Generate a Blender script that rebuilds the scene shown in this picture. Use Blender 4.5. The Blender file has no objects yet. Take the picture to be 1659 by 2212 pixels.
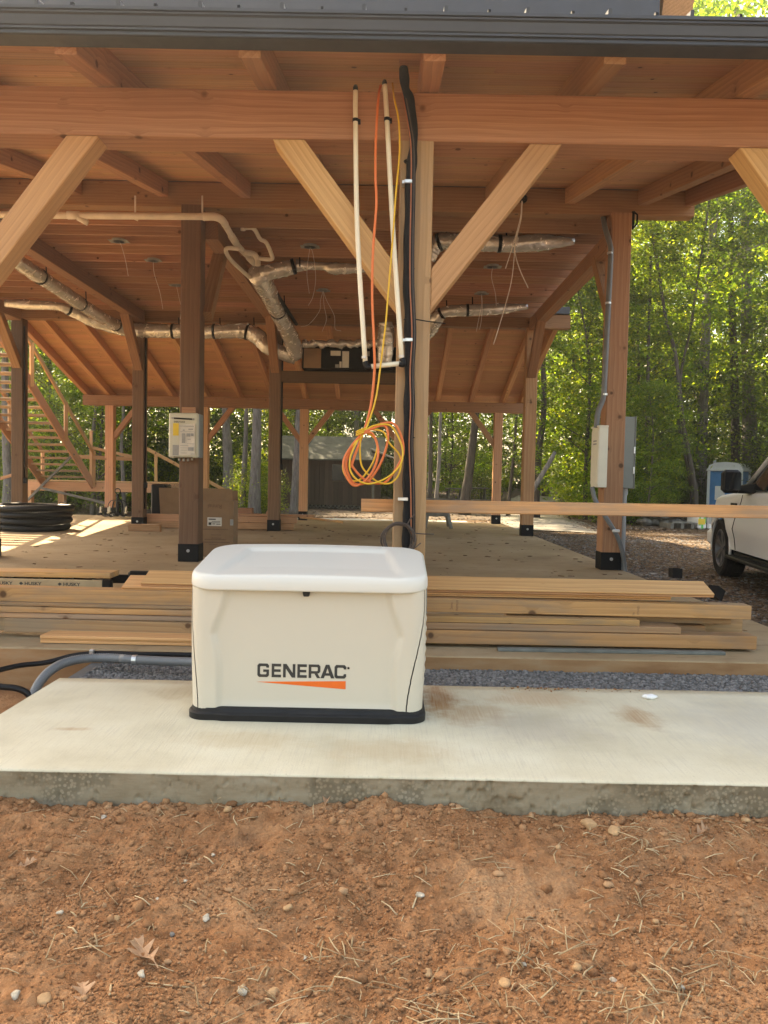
import bpy, bmesh, math, random
import numpy as np
from mathutils import Matrix, Vector
random.seed(7)
rng = np.random.default_rng(11)
R = math.radians
SC = bpy.context.scene
COL = SC.collection

# ---------------------------------------------------------------- camera
CAM_Z = 1.2
FPX, CX, CY = 1661.0, 829.5, 1106.0          # measured on a 1659 x 2212 copy of the photograph
fw = Vector((-0.0027, 1.0, -math.tan(R(2.48)))).normalized()
rt = fw.cross(Vector((0, 0, 1))).normalized()
up = rt.cross(fw).normalized()
ROLL = R(1.12)
rt, up = rt * math.cos(ROLL) + up * math.sin(ROLL), up * math.cos(ROLL) - rt * math.sin(ROLL)
cam_data = bpy.data.cameras.new('camera')
cam = bpy.data.objects.new('camera', cam_data)
COL.objects.link(cam)
cam.matrix_world = Matrix(((rt.x, up.x, -fw.x, 0), (rt.y, up.y, -fw.y, 0), (rt.z, up.z, -fw.z, CAM_Z), (0, 0, 0, 1)))
cam_data.sensor_width = 36.0
cam_data.lens = FPX / 2212.0 * 36.0
cam_data.clip_start = 0.05
cam_data.clip_end = 1000
SC.camera = cam

def at(u, v, Y):
    """the place at depth Y that shows at (u, v) of the 1659 x 2212 photograph"""
    d = fw * FPX + rt * (u - CX) - up * (v - CY)
    t = Y / d.y
    return Vector((d.x * t, Y, CAM_Z + d.z * t))

# ---------------------------------------------------------------- light
SUN_EL, SUN_AZ = 46.0, -40.0                  # azimuth from +Y, negative to the left
world = bpy.data.worlds.new('World')
SC.world = world
world.use_nodes = True
nt = world.node_tree
for n in list(nt.nodes):
    nt.nodes.remove(n)
sky = nt.nodes.new('ShaderNodeTexSky')
sky.sky_type = 'NISHITA'
sky.sun_disc = False
sky.sun_elevation = R(SUN_EL)
sky.sun_rotation = R(SUN_AZ)
sky.dust_density = 3.0
sky.air_density = 1.0
sky.ozone_density = 1.0
bg = nt.nodes.new('ShaderNodeBackground')
bg.inputs[1].default_value = 0.15
ow = nt.nodes.new('ShaderNodeOutputWorld')
nt.links.new(sky.outputs[0], bg.inputs[0])
nt.links.new(bg.outputs[0], ow.inputs[0])

sun_data = bpy.data.lights.new('sun', 'SUN')
sun_data.energy = 5.0
sun_data.angle = R(0.55)
sun_data.color = (1.0, 0.93, 0.80)
sun = bpy.data.objects.new('sun', sun_data)
COL.objects.link(sun)
sdir = Vector((math.sin(R(SUN_AZ)) * math.cos(R(SUN_EL)), math.cos(R(SUN_AZ)) * math.cos(R(SUN_EL)), math.sin(R(SUN_EL))))
sun.rotation_mode = 'QUATERNION'
sun.rotation_quaternion = sdir.to_track_quat('Z', 'Y')
sun.location = (-20, 40, 40)

vs = SC.view_settings
vs.view_transform = 'Standard'
vs.look = 'None'
vs.gamma = 1.0
vs.use_curve_mapping = False
vs.exposure = 2.25
try:
    vs.use_white_balance = True               # a camera set for open shade
    vs.white_balance_temperature = 9000
    vs.white_balance_tint = 10
except Exception:
    pass
SC.cycles.max_bounces = 10
SC.cycles.diffuse_bounces = 6
SC.cycles.transparent_max_bounces = 8
SC.cycles.use_denoising = True

# ---------------------------------------------------------------- helpers
W = {}
def link(name, me, parent=None, M=None):
    M = M or Matrix()
    o = bpy.data.objects.new(name, me)
    COL.objects.link(o)
    if parent is not None:
        o.parent = parent
        o.matrix_basis = W[parent.name].inverted() @ M
    else:
        o.matrix_basis = M
    W[o.name] = M.copy()
    return o

def tag(o, label, cat, group=None):
    o['label'] = label
    o['category'] = cat
    if group:
        o['group'] = group
    return o

def thing(name, label, cat, loc=(0, 0, 0), group=None, rot=0.0):
    o = link(name, None, None, Matrix.Translation(Vector(loc)) @ Matrix.Rotation(rot, 4, 'Z'))
    o.empty_display_size = 0.05
    return tag(o, label, cat, group)

def kind(o, k):
    o['kind'] = k
    return o

def np_mesh(name, V, F, mat=None, smooth=False):
    V = np.asarray(V, dtype=np.float32)
    F = np.asarray(F, dtype=np.int32)
    me = bpy.data.meshes.new(name)
    me.vertices.add(len(V)); me.vertices.foreach_set('co', V.ravel())
    k = F.shape[1]
    me.loops.add(F.size); me.loops.foreach_set('vertex_index', F.ravel())
    me.polygons.add(len(F))
    me.polygons.foreach_set('loop_start', np.arange(0, F.size, k, dtype=np.int32))
    me.polygons.foreach_set('loop_total', np.full(len(F), k, dtype=np.int32))
    me.update(calc_edges=True)
    if smooth:
        me.polygons.foreach_set('use_smooth', np.ones(len(F), dtype=bool))
    if mat:
        me.materials.append(mat)
    return me

def cr(pts, n=8):
    """smooth curve through points"""
    P = [Vector(p) for p in pts]
    if len(P) < 3:
        return [P[0].lerp(P[1], i / n) for i in range(n + 1)]
    out = []
    for i in range(len(P) - 1):
        a = P[i - 1] if i else P[0] * 2 - P[1]
        b, c = P[i], P[i + 1]
        d = P[i + 2] if i + 2 < len(P) else P[-1] * 2 - P[-2]
        for k in range(n):
            t = k / n
            out.append(0.5 * ((2 * b) + (c - a) * t + (2 * a - 5 * b + 4 * c - d) * t * t + (3 * b - 3 * c + d - a) * t ** 3))
    out.append(P[-1])
    return out

class MB:
    def __init__(s):
        s.v, s.f = [], []
    def add(s, v, f):
        k = len(s.v)
        s.v += [Vector(p) for p in v]
        s.f += [tuple(i + k for i in q) for q in f]
    def box(s, lo, hi, ch=0.0, M=None):
        """box with chamfered long edges"""
        lo, hi = Vector(lo), Vector(hi)
        if ch <= 0:
            v = [Vector((x, y, z)) for x in (lo.x, hi.x) for y in (lo.y, hi.y) for z in (lo.z, hi.z)]
            f = [(0, 1, 3, 2), (4, 6, 7, 5), (0, 4, 5, 1), (2, 3, 7, 6), (0, 2, 6, 4), (1, 5, 7, 3)]
        else:
            d = hi - lo
            c = min(ch, min(d) * 0.45)
            bm = bmesh.new()
            bmesh.ops.create_cube(bm, size=1)
            for q in bm.verts:
                q.co = Vector(((q.co.x + .5) * d.x + lo.x, (q.co.y + .5) * d.y + lo.y, (q.co.z + .5) * d.z + lo.z))
            bmesh.ops.bevel(bm, geom=bm.edges[:] , offset=c, segments=1, affect='EDGES', profile=0.5)
            bm.verts.index_update()
            v = [q.co.copy() for q in bm.verts]
            f = [tuple(x.index for x in q.verts) for q in bm.faces]
            bm.free()
        if M is not None:
            v = [M @ p for p in v]
        s.add(v, f)
    def tube(s, pts, r, seg=8, caps=True):
        P = [Vector(p) for p in pts]
        n = len(P)
        rr = r if hasattr(r, '__len__') else [r] * n
        t0 = (P[1] - P[0]).normalized()
        nrm = t0.orthogonal().normalized()
        v, f = [], []
        for i in range(n):
            t = (P[min(i + 1, n - 1)] - P[max(i - 1, 0)])
            t = t.normalized() if t.length > 1e-9 else t0
            nrm = (nrm - t * nrm.dot(t))
            nrm = nrm.normalized() if nrm.length > 1e-6 else t.orthogonal().normalized()
            b = t.cross(nrm)
            for k in range(seg):
                a = 2 * math.pi * k / seg
                v.append(P[i] + (nrm * math.cos(a) + b * math.sin(a)) * rr[i])
        for i in range(n - 1):
            for k in range(seg):
                k2 = (k + 1) % seg
                f.append((i * seg + k, i * seg + k2, (i + 1) * seg + k2, (i + 1) * seg + k))
        if caps:
            f.append(tuple(range(seg - 1, -1, -1)))
            f.append(tuple((n - 1) * seg + k for k in range(seg)))
        s.add(v, f)
    def lathe(s, prof, seg=24, M=None):
        """profile [(r, z)] turned round Z"""
        v, f = [], []
        for r, z in prof:
            for k in range(seg):
                a = 2 * math.pi * k / seg
                v.append(Vector((r * math.cos(a), r * math.sin(a), z)))
        for i in range(len(prof) - 1):
            for k in range(seg):
                k2 = (k + 1) % seg
                f.append((i * seg + k, i * seg + k2, (i + 1) * seg + k2, (i + 1) * seg + k))
        if prof[0][0] > 1e-6:
            f.append(tuple(range(seg - 1, -1, -1)))
        if prof[-1][0] > 1e-6:
            f.append(tuple((len(prof) - 1) * seg + k for k in range(seg)))
        if M is not None:
            v = [M @ p for p in v]
        s.add(v, f)
    def prism(s, poly, a, b, axis='X'):
        """2-D polygon pushed along an axis; poly is (y,z) for X, (x,z) for Y, (x,y) for Z"""
        def mk(p, t):
            return {'X': Vector((t, p[0], p[1])), 'Y': Vector((p[0], t, p[1])), 'Z': Vector((p[0], p[1], t))}[axis]
        n = len(poly)
        v = [mk(p, a) for p in poly] + [mk(p, b) for p in poly]
        f = [tuple(range(n - 1, -1, -1)), tuple(range(n, 2 * n))]
        f += [(i, (i + 1) % n, n + (i + 1) % n, n + i) for i in range(n)]
        s.add(v, f)
    def build(s, name, mat, parent=None, smooth=False, origin=None, auto=False):
        lo = Vector((min(p.x for p in s.v), min(p.y for p in s.v), min(p.z for p in s.v)))
        hi = Vector((max(p.x for p in s.v), max(p.y for p in s.v), max(p.z for p in s.v)))
        o0 = Vector(origin) if origin is not None else Vector(((lo.x + hi.x) / 2, (lo.y + hi.y) / 2, lo.z))
        me = bpy.data.meshes.new(name)
        me.from_pydata([p - o0 for p in s.v], [], s.f)
        bm = bmesh.new(); bm.from_mesh(me)
        bmesh.ops.recalc_face_normals(bm, faces=bm.faces[:])
        if auto:
            for e in bm.edges:
                if len(e.link_faces) == 2 and e.calc_face_angle(0) > 0.6:
                    e.smooth = False
        bm.to_mesh(me); bm.free()
        if smooth or auto:
            me.polygons.foreach_set('use_smooth', np.ones(len(me.polygons), dtype=bool))
        if mat:
            me.materials.append(mat)
        return link(name, me, parent, Matrix.Translation(o0))

_tc = {}
def timber_mesh(L, w, h, ch, mat):
    key = (round(L, 3), round(w, 3), round(h, 3), ch, mat.name)
    if key not in _tc:
        b = MB()
        c = ch
        y, z = w / 2, h / 2
        sec = [(-y + c, -z), (y - c, -z), (y, -z + c), (y, z - c), (y - c, z), (-y + c, z), (-y, z - c), (-y, -z + c)]
        b.prism(sec, 0, L, 'X')
        me = bpy.data.meshes.new('timber')
        me.from_pydata(b.v, [], b.f)
        bm = bmesh.new(); bm.from_mesh(me)
        bmesh.ops.recalc_face_normals(bm, faces=bm.faces[:])
        bm.to_mesh(me); bm.free()
        me.materials.append(mat)
        _tc[key] = me
    return _tc[key]

def frame_matrix(p0, p1, upv=(0, 0, 1)):
    p0, p1 = Vector(p0), Vector(p1)
    x = (p1 - p0).normalized()
    z = Vector(upv) - x * Vector(upv).dot(x)
    z = z.normalized() if z.length > 1e-6 else x.orthogonal().normalized()
    y = z.cross(x)
    return Matrix(((x.x, y.x, z.x, p0.x), (x.y, y.y, z.y, p0.y), (x.z, y.z, z.z, p0.z), (0, 0, 0, 1)))

def timber(name, p0, p1, w, h, mat, parent=None, upv=(0, 0, 1), ch=0.006):
    """a sawn stick: p0-p1 is its centre line, w its width across, h its height along upv"""
    L = (Vector(p1) - Vector(p0)).length
    return link(name, timber_mesh(L, w, h, ch, mat), parent, frame_matrix(p0, p1, upv))

def text_mesh(s, size, bold=0.0, sx=1.0, depth=0.0):
    cu = bpy.data.curves.new('lettering', 'FONT')
    cu.body = s
    cu.size = size
    cu.offset = bold
    cu.extrude = depth
    cu.resolution_u = 4
    ob = bpy.data.objects.new('lettering', cu)
    COL.objects.link(ob)
    bpy.context.view_layer.update()
    me = bpy.data.meshes.new_from_object(ob)
    bpy.data.objects.remove(ob)
    bpy.data.curves.remove(cu)
    xs = [v.co.x for v in me.vertices]; ys = [v.co.y for v in me.vertices]
    x0, y0 = min(xs), min(ys)
    for v in me.vertices:
        v.co.x = (v.co.x - x0) * sx
        v.co.y -= y0
    return me, (max(xs) - x0) * sx, max(ys) - y0

def text_on(s, width, height, mat, parent, M, bold=0.0, name='lettering'):
    """lettering in the local XY plane of M (X along the line, Y up), fitted to width x height"""
    me, w, h = text_mesh(s, 1.0, bold)
    for v in me.vertices:
        v.co.x *= width / w
        v.co.y *= height / h
    me.materials.append(mat)
    return link(name, me, parent, M)

# value noise for relief
def vnoise(x, y, scale, seed):
    g = np.random.default_rng(seed).random((256, 256))
    xs, ys = x * scale + 1000, y * scale + 1000
    xi, yi = np.floor(xs).astype(int), np.floor(ys).astype(int)
    fx, fy = xs - xi, ys - yi
    fx = fx * fx * (3 - 2 * fx); fy = fy * fy * (3 - 2 * fy)
    a = g[xi % 256, yi % 256]; b = g[(xi + 1) % 256, yi % 256]
    c = g[xi % 256, (yi + 1) % 256]; d = g[(xi + 1) % 256, (yi + 1) % 256]
    return (a * (1 - fx) + b * fx) * (1 - fy) + (c * (1 - fx) + d * fx) * fy - 0.5

def fbm(x, y, scale, octs, seed, gain=0.5):
    t = np.zeros_like(x); a = 1.0
    for k in range(octs):
        t += a * vnoise(x, y, scale * 2 ** k, seed + k)
        a *= gain
    return t

# ---------------------------------------------------------------- materials
def new_mat(name):
    m = bpy.data.materials.new(name)
    m.use_nodes = True
    t = m.node_tree
    for n in list(t.nodes):
        t.nodes.remove(n)
    out = t.nodes.new('ShaderNodeOutputMaterial')
    b = t.nodes.new('ShaderNodeBsdfPrincipled')
    t.links.new(b.outputs[0], out.inputs[0])
    return m, t, b

class NT:
    def __init__(s, t):
        s.t = t
    def n(s, typ, **kw):
        x = s.t.nodes.new(typ)
        for k, v in kw.items():
            setattr(x, k, v)
        return x
    def l(s, a, b):
        s.t.links.new(a, b)
    def val(s, inp, v):
        if hasattr(v, 'is_output'):
            s.l(v, inp)
        else:
            inp.default_value = v
    def math(s, op, a, b=None, c=None, clamp=False):
        x = s.n('ShaderNodeMath', operation=op, use_clamp=clamp)
        s.val(x.inputs[0], a)
        if b is not None: s.val(x.inputs[1], b)
        if c is not None: s.val(x.inputs[2], c)
        return x.outputs[0]
    def vmath(s, op, a, b=None):
        x = s.n('ShaderNodeVectorMath', operation=op)
        s.val(x.inputs[0], a)
        if b is not None: s.val(x.inputs[1], b)
        return x.outputs[0]
    def noise(s, vec, scale, detail=3.0, rough=0.55, dist=0.0):
        x = s.n('ShaderNodeTexNoise')
        s.l(vec, x.inputs['Vector'])
        x.inputs['Scale'].default_value = scale
        x.inputs['Detail'].default_value = detail
        x.inputs['Roughness'].default_value = rough
        x.inputs['Distortion'].default_value = dist
        return x.outputs[0]
    def vor(s, vec, scale, feature='F1', out=0, rand=1.0):
        x = s.n('ShaderNodeTexVoronoi', feature=feature)
        s.l(vec, x.inputs['Vector'])
        x.inputs['Scale'].default_value = scale
        x.inputs['Randomness'].default_value = rand
        return x.outputs[out]
    def ramp(s, fac, stops, interp='LINEAR'):
        x = s.n('ShaderNodeValToRGB')
        x.color_ramp.interpolation = interp
        e = x.color_ramp.elements
        while len(e) < len(stops):
            e.new(0.5)
        for q, (p, c) in zip(e, stops):
            q.position = p
            q.color = (c[0], c[1], c[2], 1) if hasattr(c, '__len__') else (c, c, c, 1)
        s.l(fac, x.inputs[0])
        return x.outputs[0]
    def mix(s, fac, a, b, mode='MIX'):
        x = s.n('ShaderNodeMix', data_type='RGBA', blend_type=mode)
        s.val(x.inputs[0], fac)
        for i, c in ((6, a), (7, b)):
            if hasattr(c, 'is_output'): s.l(c, x.inputs[i])
            else: x.inputs[i].default_value = (c[0], c[1], c[2], 1)
        return x.outputs[2]
    def step(s, v, lo, hi):
        x = s.n('ShaderNodeMapRange', interpolation_type='SMOOTHSTEP')
        s.val(x.inputs[0], v)
        x.inputs[1].default_value = lo; x.inputs[2].default_value = hi
        x.inputs[3].default_value = 0; x.inputs[4].default_value = 1
        return x.outputs[0]
    def bump(s, h, strength, dist, bsdf):
        x = s.n('ShaderNodeBump')
        x.inputs['Strength'].default_value = strength
        x.inputs['Distance'].default_value = dist
        s.l(h, x.inputs['Height'])
        s.l(x.outputs[0], bsdf.inputs['Normal'])

def plain(name, col, rough=0.5, metal=0.0, var=0.0, scale=8.0, bump=0.0, spec=None):
    m, t, b = new_mat(name)
    k = NT(t)
    b.inputs['Roughness'].default_value = rough
    b.inputs['Metallic'].default_value = metal
    if spec is not None:
        b.inputs['Specular IOR Level'].default_value = spec
    tc = k.n('ShaderNodeTexCoord').outputs['Object']
    n = k.noise(tc, scale, 4.0)
    c0 = [max(0, c * (1 - var)) for c in col]
    c1 = [min(1, c * (1 + var)) for c in col]
    k.l(k.ramp(n, [(0.3, c0), (0.7, c1)]), b.inputs['Base Color'])
    n2 = k.noise(tc, scale * 3.1, 3.0)
    if var > 0:
        k.l(k.ramp(n2, [(0.3, max(0, rough - 0.07)), (0.7, min(1, rough + 0.07))]), b.inputs['Roughness'])
    if bump:
        k.bump(n2, bump, 0.004, b)
    return m

def wood(name, dark, light, knot=(0.10, 0.045, 0.02), kscale=4.5, kr=0.09, kprob=0.45, rough=0.62, stain=0.35, grey=0.0, grain=1.0, obvar=0.22):
    m, t, b = new_mat(name)
    k = NT(t)
    tc = k.n('ShaderNodeTexCoord').outputs['Object']
    oi = k.n('ShaderNodeObjectInfo').outputs['Random']
    off = k.vmath('MULTIPLY', k.n('ShaderNodeCombineXYZ').outputs[0], (1, 1, 1))
    cx = k.n('ShaderNodeCombineXYZ')
    k.l(k.math('MULTIPLY', oi, 71.3), cx.inputs[0])
    k.l(k.math('MULTIPLY', oi, 37.7), cx.inputs[1])
    k.l(k.math('MULTIPLY', oi, 53.1), cx.inputs[2])
    p = k.vmath('ADD', tc, cx.outputs[0])
    # knots
    vo = k.n('ShaderNodeTexVoronoi')
    k.l(p, vo.inputs['Vector']); vo.inputs['Scale'].default_value = kscale
    sel = k.n('ShaderNodeSeparateColor'); k.l(vo.outputs['Color'], sel.inputs[0])
    on = k.math('LESS_THAN', sel.outputs[0], kprob)
    siz = k.math('MULTIPLY_ADD', sel.outputs[1], kr * 1.0, kr * 0.55)
    kd = k.math('DIVIDE', vo.outputs['Distance'], siz)
    kn = k.math('MULTIPLY', k.math('SUBTRACT', 1.0, k.step(kd, 0.55, 1.05)), on)
    halo = k.math('MULTIPLY', k.math('SUBTRACT', 1.0, k.step(kd, 0.6, 2.4)), on)
    # grain bent round the knots
    bend = k.n('ShaderNodeCombineXYZ')
    k.l(k.math('MULTIPLY', halo, 0.014), bend.inputs[1])
    k.l(k.math('MULTIPLY', halo, 0.016), bend.inputs[2])
    pb = k.vmath('ADD', p, bend.outputs[0])
    wob = k.noise(k.vmath('MULTIPLY', p, (0.7, 3.0, 3.0)), 1.0, 2.0)
    wv = k.n('ShaderNodeCombineXYZ')
    k.l(k.math('MULTIPLY', wob, 0.055), wv.inputs[2])
    k.l(k.math('MULTIPLY', wob, 0.04), wv.inputs[1])
    pg = k.vmath('ADD', pb, wv.outputs[0])
    fine = k.noise(k.vmath('MULTIPLY', pg, (1.6, 75, 75)), 1.0, 3.0, 0.6)
    rings = k.n('ShaderNodeTexWave', wave_type='RINGS', rings_direction='X', wave_profile='SAW')
    k.l(k.vmath('MULTIPLY', k.vmath('ADD', pg, (0, 0.13, 0.21)), (0.05, 1, 1)), rings.inputs['Vector'])
    rings.inputs['Scale'].default_value = 9.0
    rings.inputs['Distortion'].default_value = 1.2
    rings.inputs['Detail'].default_value = 1.0
    g = k.math('ADD', k.math('MULTIPLY', fine, 0.72 * grain), k.math('MULTIPLY', rings.outputs[1], 0.24 * grain))
    mid = [(a + c) / 2 for a, c in zip(dark, light)]
    col = k.ramp(g, [(0.18, dark), (0.45, mid), (0.75, light)])
    st = k.noise(k.vmath('MULTIPLY', p, (0.7, 2.2, 2.2)), 1.6, 3.0)
    col = k.mix(k.math('MULTIPLY', k.step(st, 0.48, 0.75), stain), col, [c * 0.62 for c in mid])
    if grey > 0:
        gn = k.noise(k.vmath('MULTIPLY', p, (0.5, 2.5, 2.5)), 2.3, 4.0, 0.65)
        col = k.mix(k.math('MULTIPLY', k.step(gn, 0.42, 0.66), grey), col, (0.20, 0.175, 0.14))
    col = k.mix(k.math('MULTIPLY', halo, 0.30), col, [c * 0.6 for c in mid])
    col = k.mix(k.math('MULTIPLY', kn, 0.92), col, knot)
    hv = k.n('ShaderNodeHueSaturation')
    k.l(col, hv.inputs['Color'])
    k.l(k.math('MULTIPLY_ADD', oi, obvar * 2, 1.0 - obvar), hv.inputs['Value'])
    k.l(k.math('MULTIPLY_ADD', k.math('FRACT', k.math('MULTIPLY', oi, 7.31)), 0.016, 0.492), hv.inputs['Hue'])
    k.l(hv.outputs[0], b.inputs['Base Color'])
    k.l(k.ramp(fine, [(0.3, rough - 0.06), (0.7, rough + 0.12)]), b.inputs['Roughness'])
    b.inputs['Specular IOR Level'].default_value = 0.3
    k.bump(k.math('SUBTRACT', g, k.math('MULTIPLY', kn, 0.4)), 0.35, 0.0025, b)
    return m

M = {}
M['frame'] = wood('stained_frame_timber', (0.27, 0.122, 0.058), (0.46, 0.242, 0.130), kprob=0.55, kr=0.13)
M['frame_dark'] = wood('dark_shaded_post_timber', (0.095, 0.050, 0.025), (0.19, 0.110, 0.060), kprob=0.55, kr=0.13)  # darker stain of the inner posts, with interior shade put into the colour
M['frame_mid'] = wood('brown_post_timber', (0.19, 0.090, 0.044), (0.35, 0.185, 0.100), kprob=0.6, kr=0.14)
M['brace'] = wood('fir_brace_timber', (0.40, 0.205, 0.085), (0.60, 0.345, 0.16), kprob=0.3)
M['roofboard'] = wood('pine_roof_board', (0.41, 0.198, 0.098), (0.61, 0.335, 0.180), knot=(0.11, 0.045, 0.02), kscale=5.0, kr=0.085, kprob=0.6, stain=0.25, obvar=0.12)
M['joist'] = wood('pine_joist', (0.27, 0.125, 0.070), (0.45, 0.240, 0.145), kprob=0.55, kr=0.12)
M['lumber'] = wood('sawn_lumber', (0.40, 0.195, 0.07), (0.62, 0.345, 0.14), kprob=0.6, kr=0.12, grey=0.5, stain=0.6, obvar=0.3)
M['lumber_dull'] = wood('weathered_lumber', (0.27, 0.145, 0.07), (0.45, 0.28, 0.14), grey=0.5, kprob=0.4)
M['cedar'] = wood('cedar_plank', (0.44, 0.205, 0.08), (0.69, 0.40, 0.18), kprob=0.35, stain=0.2)
M['post_pale'] = wood('pale_post_timber', (0.38, 0.215, 0.10), (0.58, 0.36, 0.18), kprob=0.5, grey=0.22, stain=0.5)
M['steel_black'] = plain('black_coated_steel', (0.0065, 0.0068, 0.0075), 0.55, 0.0, 0.25, 20, spec=0.15)
M['gutter'] = plain('dark_slate_metal', (0.043, 0.048, 0.058), 0.42, 0.25, 0.10, 3)
M['bolt'] = plain('zinc_bolt', (0.42, 0.42, 0.42), 0.4, 0.8, 0.1, 30)
M['galv'] = plain('galvanised_strap', (0.62, 0.63, 0.62), 0.35, 0.85, 0.12, 40)
M['pvc'] = plain('cream_plastic_pipe', (0.78, 0.70, 0.52), 0.38, 0, 0.05, 6)
M['pvc_white'] = plain('dusty_white_drain_pipe', (0.70, 0.62, 0.52), 0.45, 0, 0.12, 5)
M['rubber'] = plain('black_foam_rubber', (0.007, 0.007, 0.008), 0.75, 0, 0.3, 14, 0.4, spec=0.2)
M['hdpe'] = plain('black_drain_pipe_plastic', (0.0055, 0.006, 0.007), 0.42, 0, 0.25, 6, spec=0.25)
M['grey_pvc'] = plain('grey_conduit_plastic', (0.14, 0.15, 0.155), 0.42, 0, 0.12, 7)
M['pale_conduit'] = plain('pale_grey_conduit', (0.36, 0.37, 0.37), 0.45, 0, 0.08, 7)
M['orange'] = plain('orange_cord_jacket', (0.72, 0.17, 0.045), 0.55, 0, 0.06, 30)
M['yellow'] = plain('yellow_cable_jacket', (0.72, 0.42, 0.03), 0.5, 0, 0.06, 30)
M['brown_wire'] = plain('dark_brown_wire', (0.075, 0.05, 0.038), 0.5, 0, 0.2, 30)
M['copper'] = plain('orange_brown_wire', (0.42, 0.14, 0.06), 0.5, 0, 0.1, 30)
M['romex'] = plain('white_wire_jacket', (0.68, 0.60, 0.52), 0.5, 0, 0.06, 30)
M['white'] = plain('white_plastic', (0.74, 0.73, 0.70), 0.45, 0, 0.04, 10)
M['ink'] = plain('dark_print', (0.030, 0.028, 0.024), 0.6, 0, 0.1, 30)
M['ink_brown'] = plain('brown_print', (0.16, 0.085, 0.045), 0.8, 0, 0.25, 60)
M['paper'] = plain('printed_paper', (0.62, 0.58, 0.50), 0.8, 0, 0.05, 20)
M['paper_yellow'] = plain('yellow_sticker', (0.72, 0.50, 0.06), 0.7, 0, 0.05, 20)
M['paper_grey'] = plain('grey_sticker', (0.30, 0.30, 0.28), 0.7, 0, 0.1, 20)
M['heater'] = plain('cream_heater_enamel', (0.52, 0.49, 0.37), 0.38, 0, 0.03, 4)
M['heater_side'] = plain('grey_case_metal', (0.22, 0.24, 0.25), 0.45, 0.2, 0.1, 5)  # plain grey metal of the heater case behind its cream cover
M['card'] = plain('cardboard', (0.24, 0.142, 0.075), 0.85, 0, 0.10, 5)
M['bag'] = plain('grey_box_enamel', (0.20, 0.215, 0.195), 0.42, 0, 0.05, 5)
M['cream_box'] = plain('cream_box_enamel', (0.70, 0.67, 0.55), 0.42, 0, 0.05, 5)
M['gen'] = plain('bisque_powder_coat', (0.58, 0.53, 0.425), 0.36, 0, 0.0, 3)
M['lid'] = plain('pale_lid_powder_coat', (0.65, 0.635, 0.565), 0.36, 0, 0.0, 3)
M['gen_base'] = plain('dark_composite_base', (0.013, 0.013, 0.013), 0.5, 0, 0.2, 12, spec=0.25)
M['logo_orange'] = plain('orange_print', (0.80, 0.135, 0.012), 0.5, 0, 0.03, 20)
M['tyre'] = plain('tyre_rubber', (0.006, 0.006, 0.0065), 0.8, 0, 0.3, 12, 0.3, spec=0.2)
M['rim'] = plain('dark_alloy', (0.20, 0.20, 0.21), 0.38, 0.8, 0.1, 8)
M['truck'] = plain('silver_white_car_paint', (0.62, 0.625, 0.62), 0.32, 0.1, 0.0, 1)
M['trim'] = plain('black_trim_plastic', (0.0055, 0.006, 0.007), 0.45, 0, 0.2, 12, spec=0.2)
M['glass_dark'] = plain('dark_tinted_glass', (0.010, 0.012, 0.015), 0.06, 0, 0.1, 3)
M['blue'] = plain('blue_toilet_plastic', (0.035, 0.19, 0.42), 0.45, 0, 0.12, 4)
M['roof_grey'] = plain('translucent_white_roof_plastic', (0.62, 0.64, 0.64), 0.45, 0, 0.05, 5)
M['green_print'] = plain('green_bag_print', (0.10, 0.50, 0.13), 0.6, 0, 0.3, 9)
M['fibreglass'] = plain('tan_fibreglass_rail', (0.40, 0.30, 0.17), 0.55, 0, 0.12, 6)
M['alu'] = plain('aluminium', (0.52, 0.52, 0.50), 0.4, 0.8, 0.1, 8)
M['foam'] = plain('white_foam', (0.80, 0.80, 0.78), 0.9, 0, 0.04, 30, 0.6)
M['quartz'] = plain('white_chert', (0.43, 0.375, 0.285), 0.9, 0, 0.45, 60, 0.6)
M['rock'] = plain('ochre_stone', (0.42, 0.255, 0.125), 0.9, 0, 0.30, 25, 0.8)
M['greyrock'] = plain('grey_field_stone', (0.17, 0.16, 0.14), 0.9, 0, 0.4, 5, 0.8)
M['leafdry'] = plain('dry_oak_leaf', (0.36, 0.21, 0.115), 0.75, 0, 0.25, 40, 0.3)
M['shed'] = wood('dark_shed_board', (0.055, 0.038, 0.028), (0.115, 0.08, 0.058), kprob=0.1, rough=0.8)
M['shed_roof'] = plain('grey_shed_roofing', (0.075, 0.075, 0.062), 0.9, 0, 0.35, 3)
M['bench'] = plain('weathered_grey_wood', (0.15, 0.14, 0.115), 0.85, 0, 0.3, 6)

def foil():
    m, t, b = new_mat('crinkled_foil')
    k = NT(t)
    tc = k.n('ShaderNodeTexCoord').outputs['Object']
    n = k.noise(tc, 7, 3, 0.6, 0.8)
    b.inputs['Metallic'].default_value = 0.62
    k.l(k.ramp(n, [(0.3, (0.60, 0.585, 0.56)), (0.7, (0.86, 0.84, 0.80))]), b.inputs['Base Color'])
    k.l(k.ramp(n, [(0.3, 0.16), (0.7, 0.30)]), b.inputs['Roughness'])
    st_ = k.noise(k.vmath('MULTIPLY', tc, (9, 4, 9)), 1.6, 3, 0.6, 0.6)
    k.bump(k.math('ADD', st_, k.math('MULTIPLY', k.noise(tc, 20, 2, 0.5, 0.5), 0.45)), 0.45, 0.03, b)
    return m
M['foil'] = foil()

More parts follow.
